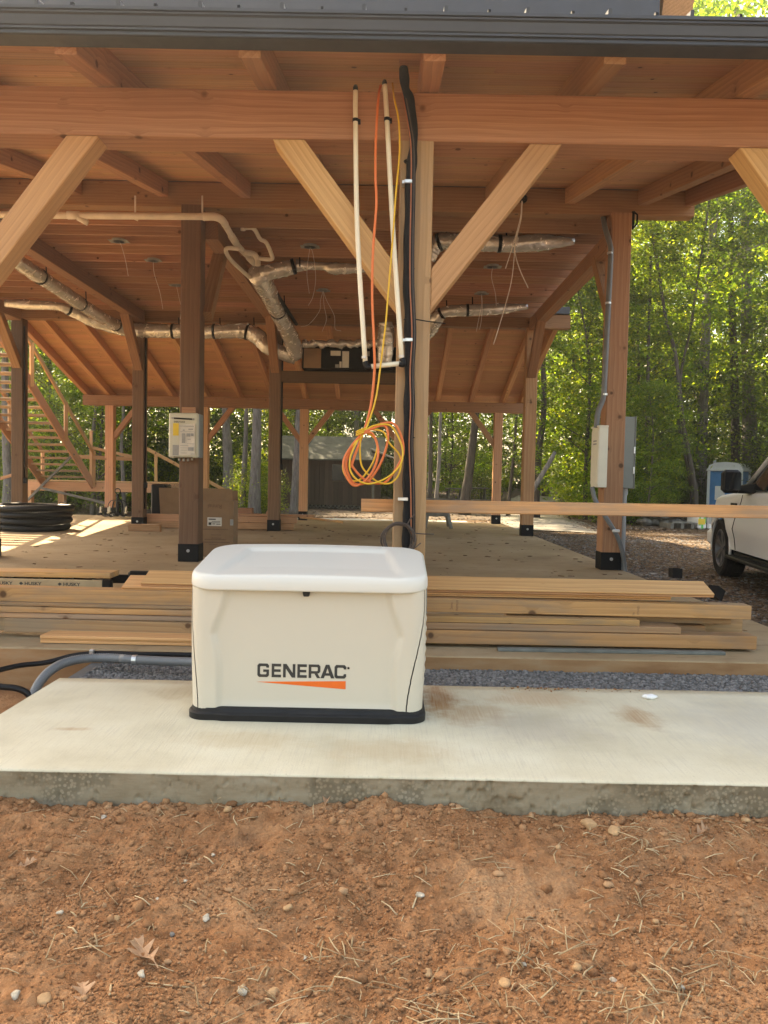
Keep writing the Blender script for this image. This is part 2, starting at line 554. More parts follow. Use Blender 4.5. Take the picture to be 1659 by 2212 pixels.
def dirt_mat():
    m, t, b = new_mat('red_clay_soil')
    k = NT(t)
    p = k.n('ShaderNodeTexCoord').outputs['Object']
    big = k.noise(p, 2.2, 4, 0.6)
    mid = k.noise(p, 14, 4, 0.65)
    fine = k.noise(p, 120, 3, 0.7)
    col = k.ramp(mid, [(0.25, (0.150, 0.064, 0.028)), (0.5, (0.290, 0.138, 0.063)), (0.78, (0.415, 0.222, 0.112))])
    col = k.mix(k.step(big, 0.42, 0.68), col, k.ramp(fine, [(0.3, (0.28, 0.142, 0.068)), (0.7, (0.49, 0.285, 0.150))]))
    spk = k.vor(p, 160)
    col = k.mix(k.math('MULTIPLY', k.math('LESS_THAN', spk, 0.16), 0.6), col, (0.50, 0.34, 0.20))
    k.l(col, b.inputs['Base Color'])
    b.inputs['Roughness'].default_value = 0.95
    b.inputs['Specular IOR Level'].default_value = 0.1
    k.bump(k.math('ADD', fine, k.math('MULTIPLY', k.vor(p, 70), 0.8)), 0.9, 0.008, b)
    return m
M['dirt'] = dirt_mat()

def clod_mat():
    m, t, b = new_mat('soil_clod')
    k = NT(t)
    p = k.n('ShaderNodeTexCoord').outputs['Object']
    ri = k.n('ShaderNodeNewGeometry').outputs['Random Per Island']
    col = k.ramp(ri, [(0.0, (0.16, 0.070, 0.031)), (0.45, (0.295, 0.142, 0.066)), (0.85, (0.41, 0.220, 0.110)), (0.99, (0.50, 0.32, 0.18))])
    f = k.noise(p, 150, 3, 0.7)
    col = k.mix(0.5, col, k.ramp(f, [(0.3, (0.19, 0.086, 0.040)), (0.7, (0.40, 0.22, 0.11))]))
    k.l(col, b.inputs['Base Color'])
    b.inputs['Roughness'].default_value = 0.95
    b.inputs['Specular IOR Level'].default_value = 0.1
    k.bump(f, 0.6, 0.004, b)
    return m
M['clod'] = clod_mat()

def island_mat(name, stops, rough=0.8, spec=0.3):
    m, t, b = new_mat(name)
    k = NT(t)
    ri = k.n('ShaderNodeNewGeometry').outputs['Random Per Island']
    p = k.n('ShaderNodeTexCoord').outputs['Object']
    col = k.ramp(ri, stops)
    f = k.noise(p, 60, 3, 0.7)
    col = k.mix(k.ramp(f, [(0.3, 0.0), (0.75, 0.45)]), col, [c * 0.6 for c in stops[0][1]])
    k.l(col, b.inputs['Base Color'])
    b.inputs['Roughness'].default_value = rough
    b.inputs['Specular IOR Level'].default_value = spec
    return m
M['gravel'] = island_mat('grey_crushed_gravel', [(0, (0.085, 0.082, 0.078)), (0.5, (0.175, 0.168, 0.158)), (1, (0.30, 0.285, 0.265))])
M['straw'] = island_mat('straw', [(0, (0.26, 0.165, 0.085)), (0.5, (0.43, 0.305, 0.165)), (1, (0.60, 0.47, 0.285))])
M['litter'] = island_mat('dead_leaf_litter', [(0, (0.07, 0.042, 0.025)), (0.5, (0.15, 0.09, 0.052)), (0.85, (0.24, 0.155, 0.09)), (1, (0.33, 0.30, 0.27))])
M['chips'] = island_mat('bark_and_wood_chip', [(0, (0.10, 0.05, 0.026)), (0.6, (0.20, 0.11, 0.055)), (1, (0.40, 0.27, 0.15))])

def pad_mat():
    m, t, b = new_mat('pad_concrete')
    k = NT(t)
    p = k.n('ShaderNodeTexCoord').outputs['Object']
    big = k.noise(p, 1.7, 5, 0.6)
    col = k.ramp(big, [(0.3, (0.49, 0.435, 0.305)), (0.5, (0.59, 0.535, 0.39)), (0.72, (0.66, 0.615, 0.47))])
    broom = k.noise(k.vmath('MULTIPLY', p, (110, 3.5, 1)), 1.0, 2, 0.6)
    col = k.mix(k.math('MULTIPLY', k.step(broom, 0.50, 0.70), 0.30), col, (0.44, 0.39, 0.31))
    pit = k.noise(p, 95, 4, 0.75)
    col = k.mix(k.math('MULTIPLY', k.step(pit, 0.56, 0.72), 0.55), col, (0.33, 0.26, 0.18))
    # clay stains with a place of their own
    sep = k.n('ShaderNodeSeparateXYZ'); k.l(p, sep.inputs[0])
    warp = k.noise(p, 9, 4, 0.65)
    def blot(x, y, rx, ry, amt, c):
        nonlocal col
        dx = k.math('DIVIDE', k.math('SUBTRACT', sep.outputs[0], x), rx)
        dy = k.math('DIVIDE', k.math('SUBTRACT', sep.outputs[1], y), ry)
        d = k.math('ADD', k.math('MULTIPLY', dx, dx), k.math('MULTIPLY', dy, dy))
        d = k.math('ADD', k.math('SQRT', d), k.math('MULTIPLY', k.math('SUBTRACT', warp, 0.5), 1.5))
        s_ = k.math('SUBTRACT', 1.0, k.step(d, 0.25, 1.15))
        s_ = k.math('MULTIPLY', s_, k.ramp(broom, [(0.3, 0.6), (0.65, 1.0)]))
        col = k.mix(k.math('MULTIPLY', s_, amt), col, c)
    blot(0.31, 4.16, 0.13, 0.34, 0.95, (0.33, 0.155, 0.06))
    blot(0.44, 3.92, 0.26, 0.24, 0.6, (0.42, 0.24, 0.11))
    blot(0.84, 4.22, 0.32, 0.20, 0.55, (0.45, 0.28, 0.15))
    blot(1.32, 3.92, 0.12, 0.22, 0.8, (0.36, 0.21, 0.10))
    blot(0.72, 3.70, 0.40, 0.30, 0.5, (0.42, 0.37, 0.30))
    blot(-0.62, 3.45, 0.34, 0.16, 0.4, (0.45, 0.32, 0.17))
    blot(-1.45, 3.55, 0.10, 0.03, 0.5, (0.38, 0.20, 0.09))
    blot(-1.10, 4.22, 0.24, 0.22, 0.55, (0.38, 0.29, 0.18))
    blot(0.05, 3.36, 0.38, 0.18, 0.4, (0.47, 0.33, 0.18))
    blot(1.95, 3.80, 0.6, 0.60, 0.5, (0.44, 0.42, 0.37))
    # olive tan poured face; its shade beside the lit top is put into the colour
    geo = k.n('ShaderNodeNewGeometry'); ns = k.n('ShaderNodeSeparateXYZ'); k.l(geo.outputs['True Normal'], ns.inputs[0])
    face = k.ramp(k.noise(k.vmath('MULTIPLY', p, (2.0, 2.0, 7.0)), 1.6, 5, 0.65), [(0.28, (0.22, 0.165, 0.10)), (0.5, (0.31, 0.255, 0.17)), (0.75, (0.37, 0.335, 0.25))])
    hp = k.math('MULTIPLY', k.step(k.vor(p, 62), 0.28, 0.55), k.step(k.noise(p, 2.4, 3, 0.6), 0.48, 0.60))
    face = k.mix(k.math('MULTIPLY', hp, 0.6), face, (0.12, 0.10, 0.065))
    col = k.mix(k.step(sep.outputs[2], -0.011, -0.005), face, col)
    k.l(col, b.inputs['Base Color'])
    b.inputs['Roughness'].default_value = 0.88
    b.inputs['Specular IOR Level'].default_value = 0.2
    k.bump(k.math('ADD', k.math('MULTIPLY', pit, 0.8), k.math('MULTIPLY', broom, 0.5)), 0.5, 0.004, b)
    return m
M['pad'] = pad_mat()

def floor_mat():
    m, t, b = new_mat('dusty_floor_concrete')
    k = NT(t)
    p = k.n('ShaderNodeTexCoord').outputs['Object']
    big = k.noise(p, 0.55, 5, 0.62)
    col = k.ramp(big, [(0.3, (0.24, 0.162, 0.086)), (0.5, (0.325, 0.232, 0.130)), (0.72, (0.40, 0.30, 0.185))])
    mid = k.noise(k.vmath('MULTIPLY', p, (1, 2.2, 1)), 3.2, 5, 0.7)
    col = k.mix(k.math('MULTIPLY', k.step(mid, 0.52, 0.72), 0.6), col, (0.17, 0.098, 0.048))
    col = k.mix(k.math('MULTIPLY', k.step(k.noise(p, 70, 4, 0.75), 0.58, 0.72), 0.45), col, (0.13, 0.078, 0.04))
    sc = k.noise(k.vmath('MULTIPLY', p, (1.2, 9, 1)), 3.0, 3, 0.6)
    col = k.mix(k.math('MULTIPLY', k.step(sc, 0.60, 0.74), 0.4), col, (0.36, 0.28, 0.185))
    geo = k.n('ShaderNodeNewGeometry'); ns = k.n('ShaderNodeSeparateXYZ'); k.l(geo.outputs['True Normal'], ns.inputs[0])
    face = k.ramp(k.noise(k.vmath('MULTIPLY', p, (1, 1, 4)), 2.2, 5, 0.6), [(0.3, (0.24, 0.115, 0.05)), (0.55, (0.33, 0.185, 0.09)), (0.8, (0.36, 0.26, 0.16))])
    col = k.mix(k.step(ns.outputs[2], 0.4, 0.7), face, col)
    k.l(col, b.inputs['Base Color'])
    b.inputs['Roughness'].default_value = 0.8
    b.inputs['Specular IOR Level'].default_value = 0.25
    k.bump(k.noise(p, 45, 4, 0.7), 0.4, 0.006, b)
    return m
M['floor'] = floor_mat()

def ground_mat():
    m, t, b = new_mat('leafy_gravel_ground')
    k = NT(t)
    p = k.n('ShaderNodeTexCoord').outputs['Object']
    cell = k.n('ShaderNodeTexVoronoi'); k.l(p, cell.inputs['Vector']); cell.inputs['Scale'].default_value = 22
    cc = k.n('ShaderNodeSeparateColor'); k.l(cell.outputs['Color'], cc.inputs[0])
    leafy = k.ramp(cc.outputs[0], [(0, (0.055, 0.034, 0.02)), (0.6, (0.125, 0.078, 0.046)), (1, (0.22, 0.15, 0.095))])
    stony = k.ramp(cc.outputs[1], [(0, (0.12, 0.105, 0.095)), (0.6, (0.235, 0.215, 0.195)), (1, (0.40, 0.38, 0.35))])
    big = k.noise(k.vmath('MULTIPLY', p, (0.6, 1.0, 1)), 0.5, 4, 0.65)
    col = k.mix(k.step(big, 0.50, 0.64), leafy, stony)
    k.l(col, b.inputs['Base Color'])
    b.inputs['Roughness'].default_value = 0.95
    b.inputs['Specular IOR Level'].default_value = 0.1
    k.bump(cell.outputs['Distance'], 0.8, 0.03, b)
    return m
M['ground'] = ground_mat()
M['forest_floor'] = plain('shaded_leaf_floor', (0.065, 0.044, 0.030), 0.95, 0, 0.45, 3.0, 0.6)  # leaf brown darkened further, the wood's shade put into the colour
M['track'] = plain('pale_gravel_track', (0.19, 0.175, 0.15), 0.95, 0, 0.25, 2.5, 0.5)
M['path'] = plain('pale_path_concrete', (0.50, 0.48, 0.43), 0.9, 0, 0.15, 2.5, 0.2)

def leaf_mat(name, stops, trans=0.55):
    m, t, b = new_mat(name)
    k = NT(t)
    t.nodes.remove(b)
    out = [n for n in t.nodes if n.type == 'OUTPUT_MATERIAL'][0]
    ri = k.n('ShaderNodeNewGeometry').outputs['Random Per Island']
    oi = k.n('ShaderNodeObjectInfo').outputs['Random']
    col = k.ramp(ri, stops)
    hv = k.n('ShaderNodeHueSaturation')
    k.l(col, hv.inputs['Color'])
    k.l(k.math('MULTIPLY_ADD', oi, 0.03, 0.485), hv.inputs['Hue'])
    k.l(k.math('MULTIPLY_ADD', k.math('FRACT', k.math('MULTIPLY', oi, 5.7)), 0.5, 0.75), hv.inputs['Value'])
    pr = k.n('ShaderNodeBsdfPrincipled')
    pr.inputs['Roughness'].default_value = 0.36
    pr.inputs['Specular IOR Level'].default_value = 0.5
    k.l(hv.outputs[0], pr.inputs['Base Color'])
    tr = k.n('ShaderNodeBsdfTranslucent')
    tcx = k.mix(1.0, hv.outputs[0], (3.0, 2.7, 0.9), 'MULTIPLY')
    k.l(tcx, tr.inputs['Color'])
    mx = k.n('ShaderNodeMixShader')
    mx.inputs[0].default_value = trans
    k.l(pr.outputs[0], mx.inputs[1]); k.l(tr.outputs[0], mx.inputs[2])
    k.l(mx.outputs[0], out.inputs[0])
    return m
M['leaf'] = leaf_mat('broadleaf_foliage', [(0, (0.046, 0.086, 0.020)), (0.5, (0.086, 0.142, 0.030)), (0.85, (0.140, 0.195, 0.038)), (1, (0.21, 0.22, 0.045))], 0.62)
M['leaf_b'] = leaf_mat('deep_green_foliage', [(0, (0.026, 0.050, 0.020)), (0.6, (0.046, 0.078, 0.028)), (1, (0.085, 0.115, 0.036))], 0.42)

def bark_mat(name, c0, c1):
    m, t, b = new_mat(name)
    k = NT(t)
    p = k.n('ShaderNodeTexCoord').outputs['Object']
    v = k.noise(k.vmath('MULTIPLY', p, (9, 9, 1.6)), 2.0, 5, 0.7)
    k.l(k.ramp(v, [(0.3, c0), (0.7, c1)]), b.inputs['Base Color'])
    b.inputs['Roughness'].default_value = 0.95
    k.bump(v, 0.9, 0.03, b)
    return m
M['bark'] = bark_mat('dark_bark', (0.040, 0.032, 0.026), (0.115, 0.095, 0.078))
M['bark_pale'] = bark_mat('pale_grey_bark', (0.085, 0.074, 0.064), (0.25, 0.23, 0.205))

# ================================================================ THE SETTING
def struct(o):
    return kind(o, 'structure')

# far terrain: one sheet to the horizon
gx = np.concatenate([np.linspace(-260, -44, 13), np.linspace(-40, 40, 81), np.linspace(44, 260, 13)])
gy = np.concatenate([np.linspace(-120, -4, 12), np.linspace(-2, 60, 125), np.linspace(64, 300, 20)])
GX, GY = np.meshgrid(gx, gy)
def sm(a, b, x):
    t = np.clip((x - a) / (b - a), 0, 1)
    return t * t * (3 - 2 * t)
def ground_z(x, y):
    x = np.asarray(x, dtype=float); y = np.asarray(y, dtype=float)
    z = -0.10 - 0.55 * (1 - sm(4.8, 5.6, y)) * (1 - sm(3.2, 3.9, x)) * sm(-9.5, -8.0, x)
    z = z - 0.55 * (1 - sm(-11.0, -8.6, x))
    z = z + 0.035 * np.maximum(0, y - 34) + 0.05 * np.maximum(0, np.abs(x - 4) - 22) * 0.4
    return z + 0.03 * vnoise(x, y, 0.35, 5)
GZ = ground_z(GX, GY)
def grid_mesh(name, X, Y, Z, mat, smooth=True):
    h, w = X.shape
    V = np.stack([X, Y, Z], -1).reshape(-1, 3)
    i = np.arange((h - 1) * (w - 1)); r, c = i // (w - 1), i % (w - 1)
    a = r * w + c
    F = np.stack([a, a + 1, a + w + 1, a + w], -1)
    return np_mesh(name, V, F, mat, smooth)
struct(link('ground', grid_mesh('ground', GX, GY, GZ, M['ground'])))

# clay soil in front of and beside the pad
dx = np.linspace(-2.9, 2.9, 780)
dy = np.concatenate([np.arange(1.35, 3.10, 0.0075), np.linspace(3.11, 5.08, 110)])
DX, DY = np.meshgrid(dx, dy)
def soil_z(x, y):
    base = -0.145 + 0.03 * sm(2.0, 3.1, y) * (1 - sm(0.1, 1.7, x)) - 0.01 * sm(1.0, 2.6, x)
    z = base + 0.055 * fbm(x, y, 1.6, 3, 21) + 0.030 * fbm(x, y, 7.0, 3, 31) + 0.016 * fbm(x, y, 30.0, 3, 41, 0.6)
    for px_, py_, pr_, pd_ in ((-0.44, 2.80, 0.07, 0.045), (-0.52, 2.78, 0.04, 0.03), (0.30, 2.28, 0.10, 0.03), (-0.22, 2.25, 0.08, 0.03), (0.98, 2.62, 0.14, 0.03), (-1.0, 2.5, 0.16, 0.03), (0.62, 2.02, 0.07, 0.03), (-0.75, 1.98, 0.12, 0.03), (0.05, 2.62, 0.05, 0.03)):
        z = z - pd_ * np.exp(-((x - px_) ** 2 + (y - py_) ** 2) / pr_ ** 2) + 0.5 * pd_ * np.exp(-((x - px_ - pr_) ** 2 + (y - py_ + pr_) ** 2) / pr_ ** 2)
    rid = 0.5 - np.abs(vnoise(x, y, 19.0, 55))
    z = z + 0.014 * rid * sm(-0.1, 0.2, vnoise(x, y, 2.5, 56))
    left = (1 - sm(-1.97, -1.90, x)) * sm(2.9, 3.6, y)
    z = z * (1 - left) + left * (-0.24 + 0.05 * fbm(x, y, 3.0, 4, 61))
    under = sm(3.055, 3.085, y) * sm(-1.92, -1.88, x)
    return z - 0.2 * under
DZ = soil_z(DX, DY)
struct(link('dirt_ground', grid_mesh('dirt_ground', DX, DY, DZ, M['dirt'])))

# templates for scattered stones
def ico(sub):
    bm = bmesh.new()
    bmesh.ops.create_icosphere(bm, subdivisions=sub, radius=1)
    v = np.array([q.co[:] for q in bm.verts]); f = np.array([[x.index for x in q.verts] for q in bm.faces])
    bm.free()
    return v, f
ICO1, ICO2, ICO3 = ico(1), ico(2), ico(3)
def rot_rand(n, g):
    q = g.normal(size=(n, 4)); q /= np.linalg.norm(q, axis=1, keepdims=True)
    w, x, y, z = q.T
    return np.stack([np.stack([1 - 2 * (y * y + z * z), 2 * (x * y - z * w), 2 * (x * z + y * w)], -1),
                     np.stack([2 * (x * y + z * w), 1 - 2 * (x * x + z * z), 2 * (y * z - x * w)], -1),
                     np.stack([2 * (x * z - y * w), 2 * (y * z + x * w), 1 - 2 * (x * x + y * y)], -1)], 1)
def scatter_stones(name, pos, size, mat, tpl, g, flat=0.7, jit=0.28, sink=0.25, smooth=False):
    n = len(pos)
    v, f = tpl
    k = len(v)
    sc = size[:, None] * g.uniform(0.65, 1.25, (n, 3)) * np.array([1, 1, flat])
    loc = v[None] * (1 + g.uniform(-jit, jit, (n, k, 1)))
    A = rot_rand(n, g) * 1.0
    loc = np.einsum('nij,nkj->nki', A, loc) * sc[:, None, :]
    P = pos.copy(); P[:, 2] += size * flat * (1 - sink) * 0.5
    V = (loc + P[:, None, :]).reshape(-1, 3)
    F = (f[None] + (np.arange(n) * k)[:, None, None]).reshape(-1, 3)
    return kind(link(name, np_mesh(name, V, F, mat, smooth)), 'stuff')

def soil_points(n, g, y0=1.4, y1=3.035, p=1.7, x=2.2):
    t = g.random(n) ** p
    Y = y0 + (y1 - y0) * t
    X = g.uniform(-1, 1, n) * (0.25 + 0.56 * Y)
    return np.stack([X, Y, soil_z(X, Y)], -1)
g = np.random.default_rng(3)
N = 62000
pos = soil_points(N, g, p=1.25)
dens = vnoise(pos[:, 0], pos[:, 1], 3.2, 77) + 0.5 * vnoise(pos[:, 0], pos[:, 1], 9.0, 78)
keep = dens + g.normal(0, 0.22, N) > -0.16
pos = pos[keep]
size = 0.0017 + 0.0060 * g.random(len(pos)) ** 3.2
scatter_stones('soil_crumbs', pos, size, M['clod'], ICO1, g, flat=0.8)
pos = soil_points(1300, g, p=1.1)
pos = pos[(vnoise(pos[:, 0], pos[:, 1], 3.2, 77) + g.normal(0, 0.2, 1300)) > -0.05]
scatter_stones('soil_clods', pos, 0.006 + 0.013 * g.random(len(pos)) ** 3.2, M['clod'], ICO2, g, flat=0.75, jit=0.22, sink=0.55)
# clods banked up along the foot of the pad
n = 420
X = g.uniform(-1.9, 2.1, n); Y = 3.045 - np.abs(g.normal(0, 0.07, n))
pos = np.stack([X, Y, soil_z(X, Y)], -1)
scatter_stones('clods_along_pad', pos, 0.004 + 0.015 * g.random(n) ** 2.5, M['clod'], ICO2, g, flat=0.8, jit=0.22)

def scatter_straw(name, pos, L, wdt, ang, mat, g, lift=0.004, tilt=0.16):
    """bent, slightly hollow blades: 3 stations x 4 corners"""
    n = len(pos)
    d = np.stack([np.cos(ang), np.sin(ang), g.normal(0, tilt, n)], -1)
    s = np.stack([-np.sin(ang), np.cos(ang), np.zeros(n)], -1)
    bend = g.normal(0, 0.045, n)
    V = []
    for t, b in ((-0.5, 0.0), (0.05, 1.0), (0.5, 0.15)):
        c = pos + d * (L * t)[:, None] + s * (bend * L * b)[:, None] + np.array([0, 0, 1]) * (lift + 0.004 * b)
        for u, h in ((-1, 0), (0, 1), (1, 0), (0, -1)):
            V.append(c + s * (wdt * 0.5 * u)[:, None] + np.array([0, 0, 1]) * (wdt * 0.32 * h)[:, None])
    V = np.stack(V, 1)
    f = []
    for i in range(2):
        for k in range(4):
            f.append((i * 4 + k, i * 4 + (k + 1) % 4, (i + 1) * 4 + (k + 1) % 4, (i + 1) * 4 + k))
    f += [(3, 2, 1, 0), (8, 9, 10, 11)]
    F = (np.array(f)[None] + (np.arange(n) * 12)[:, None, None]).reshape(-1, 4)
    return kind(link(name, np_mesh(name, V.reshape(-1, 3), F, mat)), 'stuff')
# loose straw everywhere, heaps of it towards the lower right
P0 = soil_points(430, g, p=1.0)
heaps = [(-0.40, 1.93, .12, 26), (0.10, 1.93, .14, 34), (0.42, 1.98, .12, 36), (0.72, 1.92, .12, 34), (0.55, 2.20, .14, 40), (0.95, 2.05, .12, 40),
         (0.85, 2.45, .16, 30), (0.90, 2.75, .18, 36), (0.2, 1.80, .1, 26), (0.70, 1.80, .12, 36), (-0.55, 2.95, .08, 16), (0.98, 2.85, .15, 36), (-0.1, 2.05, .1, 18), (1.3, 2.9, .2, 36), (-0.75, 2.1, .1, 14)]
pp = [P0]
for hx, hy, hr, hn in heaps:
    q = np.stack([g.normal(hx, hr, hn), np.clip(g.normal(hy, hr * 0.7, hn), 1.45, 3.05)], -1)
    pp.append(np.stack([q[:, 0], q[:, 1], soil_z(q[:, 0], q[:, 1]) + g.uniform(0, 0.02, hn)], -1))
P = np.concatenate(pp); n = len(P)
L = 0.022 + 0.090 * g.random(n) ** 1.6
scatter_straw('straw', P, L, 0.0022 + 0.0040 * g.random(n) ** 1.6, g.uniform(0, math.pi, n), M['straw'], g)

# ---- concrete pad the generator stands on
PX0, PX1, PY0, PY1 = -1.888, 3.3, 3.05, 4.44
pv, pf = [], []
nx, nzf = 1040, 30
xs = np.linspace(PX0, PX1, nx)
edge = 0.004 * fbm(xs, xs * 0 + 1.0, 9.0, 4, 91)
zs = np.linspace(-0.30, -0.012, nzf)
XX, ZZ = np.meshgrid(xs, zs)
pits = fbm(XX, ZZ, 34.0, 3, 95, 0.6); patch = sm(0.02, 0.20, fbm(XX, ZZ * 2.0, 2.2, 2, 97))
YY = PY0 + 0.004 * fbm(XX, ZZ, 6.0, 3, 93) + np.clip(pits, 0.05, 1) * 0.034 * patch + np.clip(fbm(XX, ZZ, 60., 2, 99) - 0.25, 0, 1) * 0.03
V1 = np.stack([XX, YY, ZZ], -1)
lip = np.stack([xs, PY0 - 0.003 + edge, np.full(nx, -0.006)], -1)[None]
top0 = np.stack([xs, PY0 + 0.010 + edge, np.full(nx, 0.0)], -1)[None]
rows = [V1, lip, top0]
for yy in np.linspace(PY0 + 0.05, PY1, 14):
    zz = 0.0015 * fbm(xs, xs * 0 + yy, 3.0, 3, 103)
    rows.append(np.stack([xs, np.full(nx, yy), zz], -1)[None])
rows.append(np.stack([xs, np.full(nx, PY1 + 0.004), np.full(nx, -0.2)], -1)[None])
A = np.concatenate(rows, 0)
hh = A.shape[0]
i = np.arange((hh - 1) * (nx - 1)); r, c = i // (nx - 1), i % (nx - 1)
a = r * nx + c
F = [np.stack([a, a + 1, a + nx + 1, a + nx], -1)]
V = A.reshape(-1, 3)
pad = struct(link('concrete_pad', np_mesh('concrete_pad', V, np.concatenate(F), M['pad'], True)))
e = MB(); e.box((PX0 + 0.002, PY0 + 0.03, -0.3), (PX0 + 0.03, PY1 - 0.002, -0.002))
e2 = e.build('pad_end_face', M['pad'], pad)

# ---- gravel strip behind the pad
gs = MB(); gs.box((PX0 - 0.05, PY1 - 0.02, -0.4), (3.4, 5.08, -0.062))
struct(gs.build('gravel_strip', M['gravel']))
n = 16500
P = np.stack([g.uniform(PX0 + 0.0, 3.3, n), g.uniform(PY1 - 0.005, 5.055, n), np.full(n, -0.062)], -1)
P = P[(P[:, 0] > -1.86) & (P[:, 0] < 2.9)]
scatter_stones('crushed_gravel', P, 0.0065 + 0.0085 * g.random(len(P)), M['gravel'], ICO1, g, flat=0.75, sink=0.4)
q = np.stack([g.uniform(0.7, 1.5, 60), PY1 - np.abs(g.normal(0, 0.035, 60)), np.full(60, 0.001)], -1)
scatter_stones('strayed_gravel', q, 0.004 + 0.006 * g.random(60) ** 2, M['clod'], ICO1, g)

# ---- floor slab of the pavilion
FX0, FX1, FY0, FY1, FZ = -9.6, 3.20, 5.06, 21.35, 0.03
fb = MB()
n = 160
xs = np.linspace(FX0, FX1, n)
ed = 0.006 * fbm(xs, xs * 0, 4.0, 4, 111)
for k_ in range(n):
    fb.v += [Vector((xs[k_], FY0 + 0.006 + ed[k_] * 0.5, -0.65)), Vector((xs[k_], FY0 + ed[k_], FZ - 0.008)), Vector((xs[k_], FY0 + 0.012 + ed[k_], FZ)), Vector((xs[k_], FY1, FZ)), Vector((xs[k_], FY1, -0.65))]
for k_ in range(n - 1):
    for j in range(4):
        fb.f.append((k_ * 5 + j, k_ * 5 + 5 + j, k_ * 5 + 6 + j, k_ * 5 + 1 + j))
fb.f += [tuple(range(5)), tuple((n - 1) * 5 + j for j in (4, 3, 2, 1, 0))]
struct(fb.build('concrete_floor', M['floor'], origin=(0, 0, 0)))
pb = MB()
for k_ in range(5):
    pb.box((-2.6 + k_ * 1.0, 21.37, -0.2), (-1.612 + k_ * 1.0, 22.9 + 0.1 * (k_ % 2), -0.012), 0.004)
struct(pb.build('concrete_path', M['path']))
# debris of wood chips and bark on the floor
n = 1100
P = np.stack([g.uniform(-6.5, 3.1, n), 5.9 + 13 * g.random(n) ** 1.3, np.full(n, FZ)], -1)
scatter_stones('wood_chips_on_floor', P, 0.006 + 0.045 * g.random(n) ** 3.5, M['chips'], ICO1, g, flat=0.22, jit=0.45)

fx_ = np.linspace(-70, 70, 90); fy_ = np.linspace(25.2, 130, 80)
FXg, FYg = np.meshgrid(fx_, fy_)
wig = 1.2 * vnoise(FXg, FYg, 0.25, 131)
FYg2 = FYg + np.where(FYg < 25.5, wig, 0)
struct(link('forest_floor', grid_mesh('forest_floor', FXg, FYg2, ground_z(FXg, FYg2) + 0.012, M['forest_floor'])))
# ---- gravel track running into the woods
tr = MB()
tp = [(4.2, 20.0), (4.8, 24), (5.4, 29), (6.6, 36), (8.6, 44), (11.5, 53)]
c = cr([(x, y, 0) for x, y in tp], 8)
vv = []
for k_, p in enumerate(c):
    t = (c[min(k_ + 1, len(c) - 1)] - c[max(k_ - 1, 0)]).normalized()
    s = Vector((t.y, -t.x, 0))
    for u in (-1, -0.4, 0.4, 1):
        q = p + s * u * 1.5
        vv.append(Vector((q.x, q.y, float(ground_z(q.x, q.y)) + 0.035 - 0.03 * (abs(u) > 0.9))))
ff = [(k_ * 4 + j, k_ * 4 + j + 1, k_ * 4 + j + 5, k_ * 4 + j + 4) for k_ in range(len(c) - 1) for j in range(3)]
tr.add(vv, ff)
struct(tr.build('gravel_track', M['track'], smooth=True))

# leaf litter and gravel lying on the drive
def litter(name, n, xr, yr, mat, size, py=1.0):
    X = xr[0] + (xr[1] - xr[0]) * g.random(n); Y = yr[0] + (yr[1] - yr[0]) * g.random(n) ** py
    ok = ~((X < FX1 + 0.05) & (Y < FY1 + 0.1) & (X > FX0))
    X, Y = X[ok], Y[ok]; n = len(X)
    Z = ground_z(X, Y) + 0.012
    a = g.uniform(0, 6.283, n); s = size * g.uniform(0.6, 1.4, n)
    V = []
    for u, v, h in ((-1, 0, .25), (0, -.55, 0), (1, 0, .3), (0, .55, 0.05)):
        V.append(np.stack([X + s * (u * np.cos(a) - v * np.sin(a)), Y + s * (u * np.sin(a) + v * np.cos(a)), Z + s * h * g.uniform(0, 1.3, n)], -1))
    V = np.stack(V, 1).reshape(-1, 3)
    b = (np.arange(n) * 4)[:, None]
    F = np.concatenate([b + np.array([[0, 1, 3]]), b + np.array([[1, 2, 3]])], 0)
    return kind(link(name, np_mesh(name, V, F, mat)), 'stuff')
litter('leaf_litter_on_drive', 26000, (3.2, 9.5), (6.0, 24), M['litter'], 0.034, 1.3)
litter('leaf_litter_in_woods', 20000, (-16, 22), (21.5, 50), M['litter'], 0.075, 1.5)
n = 6500
P = np.stack([g.uniform(3.2, 8.0, n), 6 + 13 * g.random(n) ** 1.2, np.zeros(n)], -1)
P[:, 2] = ground_z(P[:, 0], P[:, 1])
scatter_stones('drive_gravel', P, 0.012 + 0.018 * g.random(n) ** 2, M['gravel'], ICO1, g, flat=0.6, sink=0.5)

# ================================================================ THE PAVILION
pav = thing('timber_pavilion', 'open two storey timber frame pavilion with dark metal eaves and orange wood ceilings', 'pavilion', (0, 10.5, FZ))
YA, YB, YC = 10.45, 16.6, 21.0
TOPA = 4.77

def shoe(post, x, y, w, h=0.24):
    b = MB()
    e = w / 2 + 0.006
    b.box((x - e, y - e, FZ), (x + e, y + e, FZ + h), 0.004)
    b.build('post_shoe', M['steel_black'], post)
    c = MB()
    c.lathe([(0.0, -0.012), (0.022, -0.010), (0.022, 0.0)], 10, Matrix.Translation((x, y - e, FZ + h * 0.62)) @ Matrix.Rotation(R(-90), 4, 'X'))
    c.build('bolt', M['bolt'], post)

def post(x, y, ztop, w=0.25, mat='frame', shoes=True, z0=FZ):
    o = timber('post', (x, y, z0), (x, y, ztop), w, w, M[mat], pav, (0, -1, 0), 0.01)
    if shoes:
        shoe(o, x, y, w)
    return o

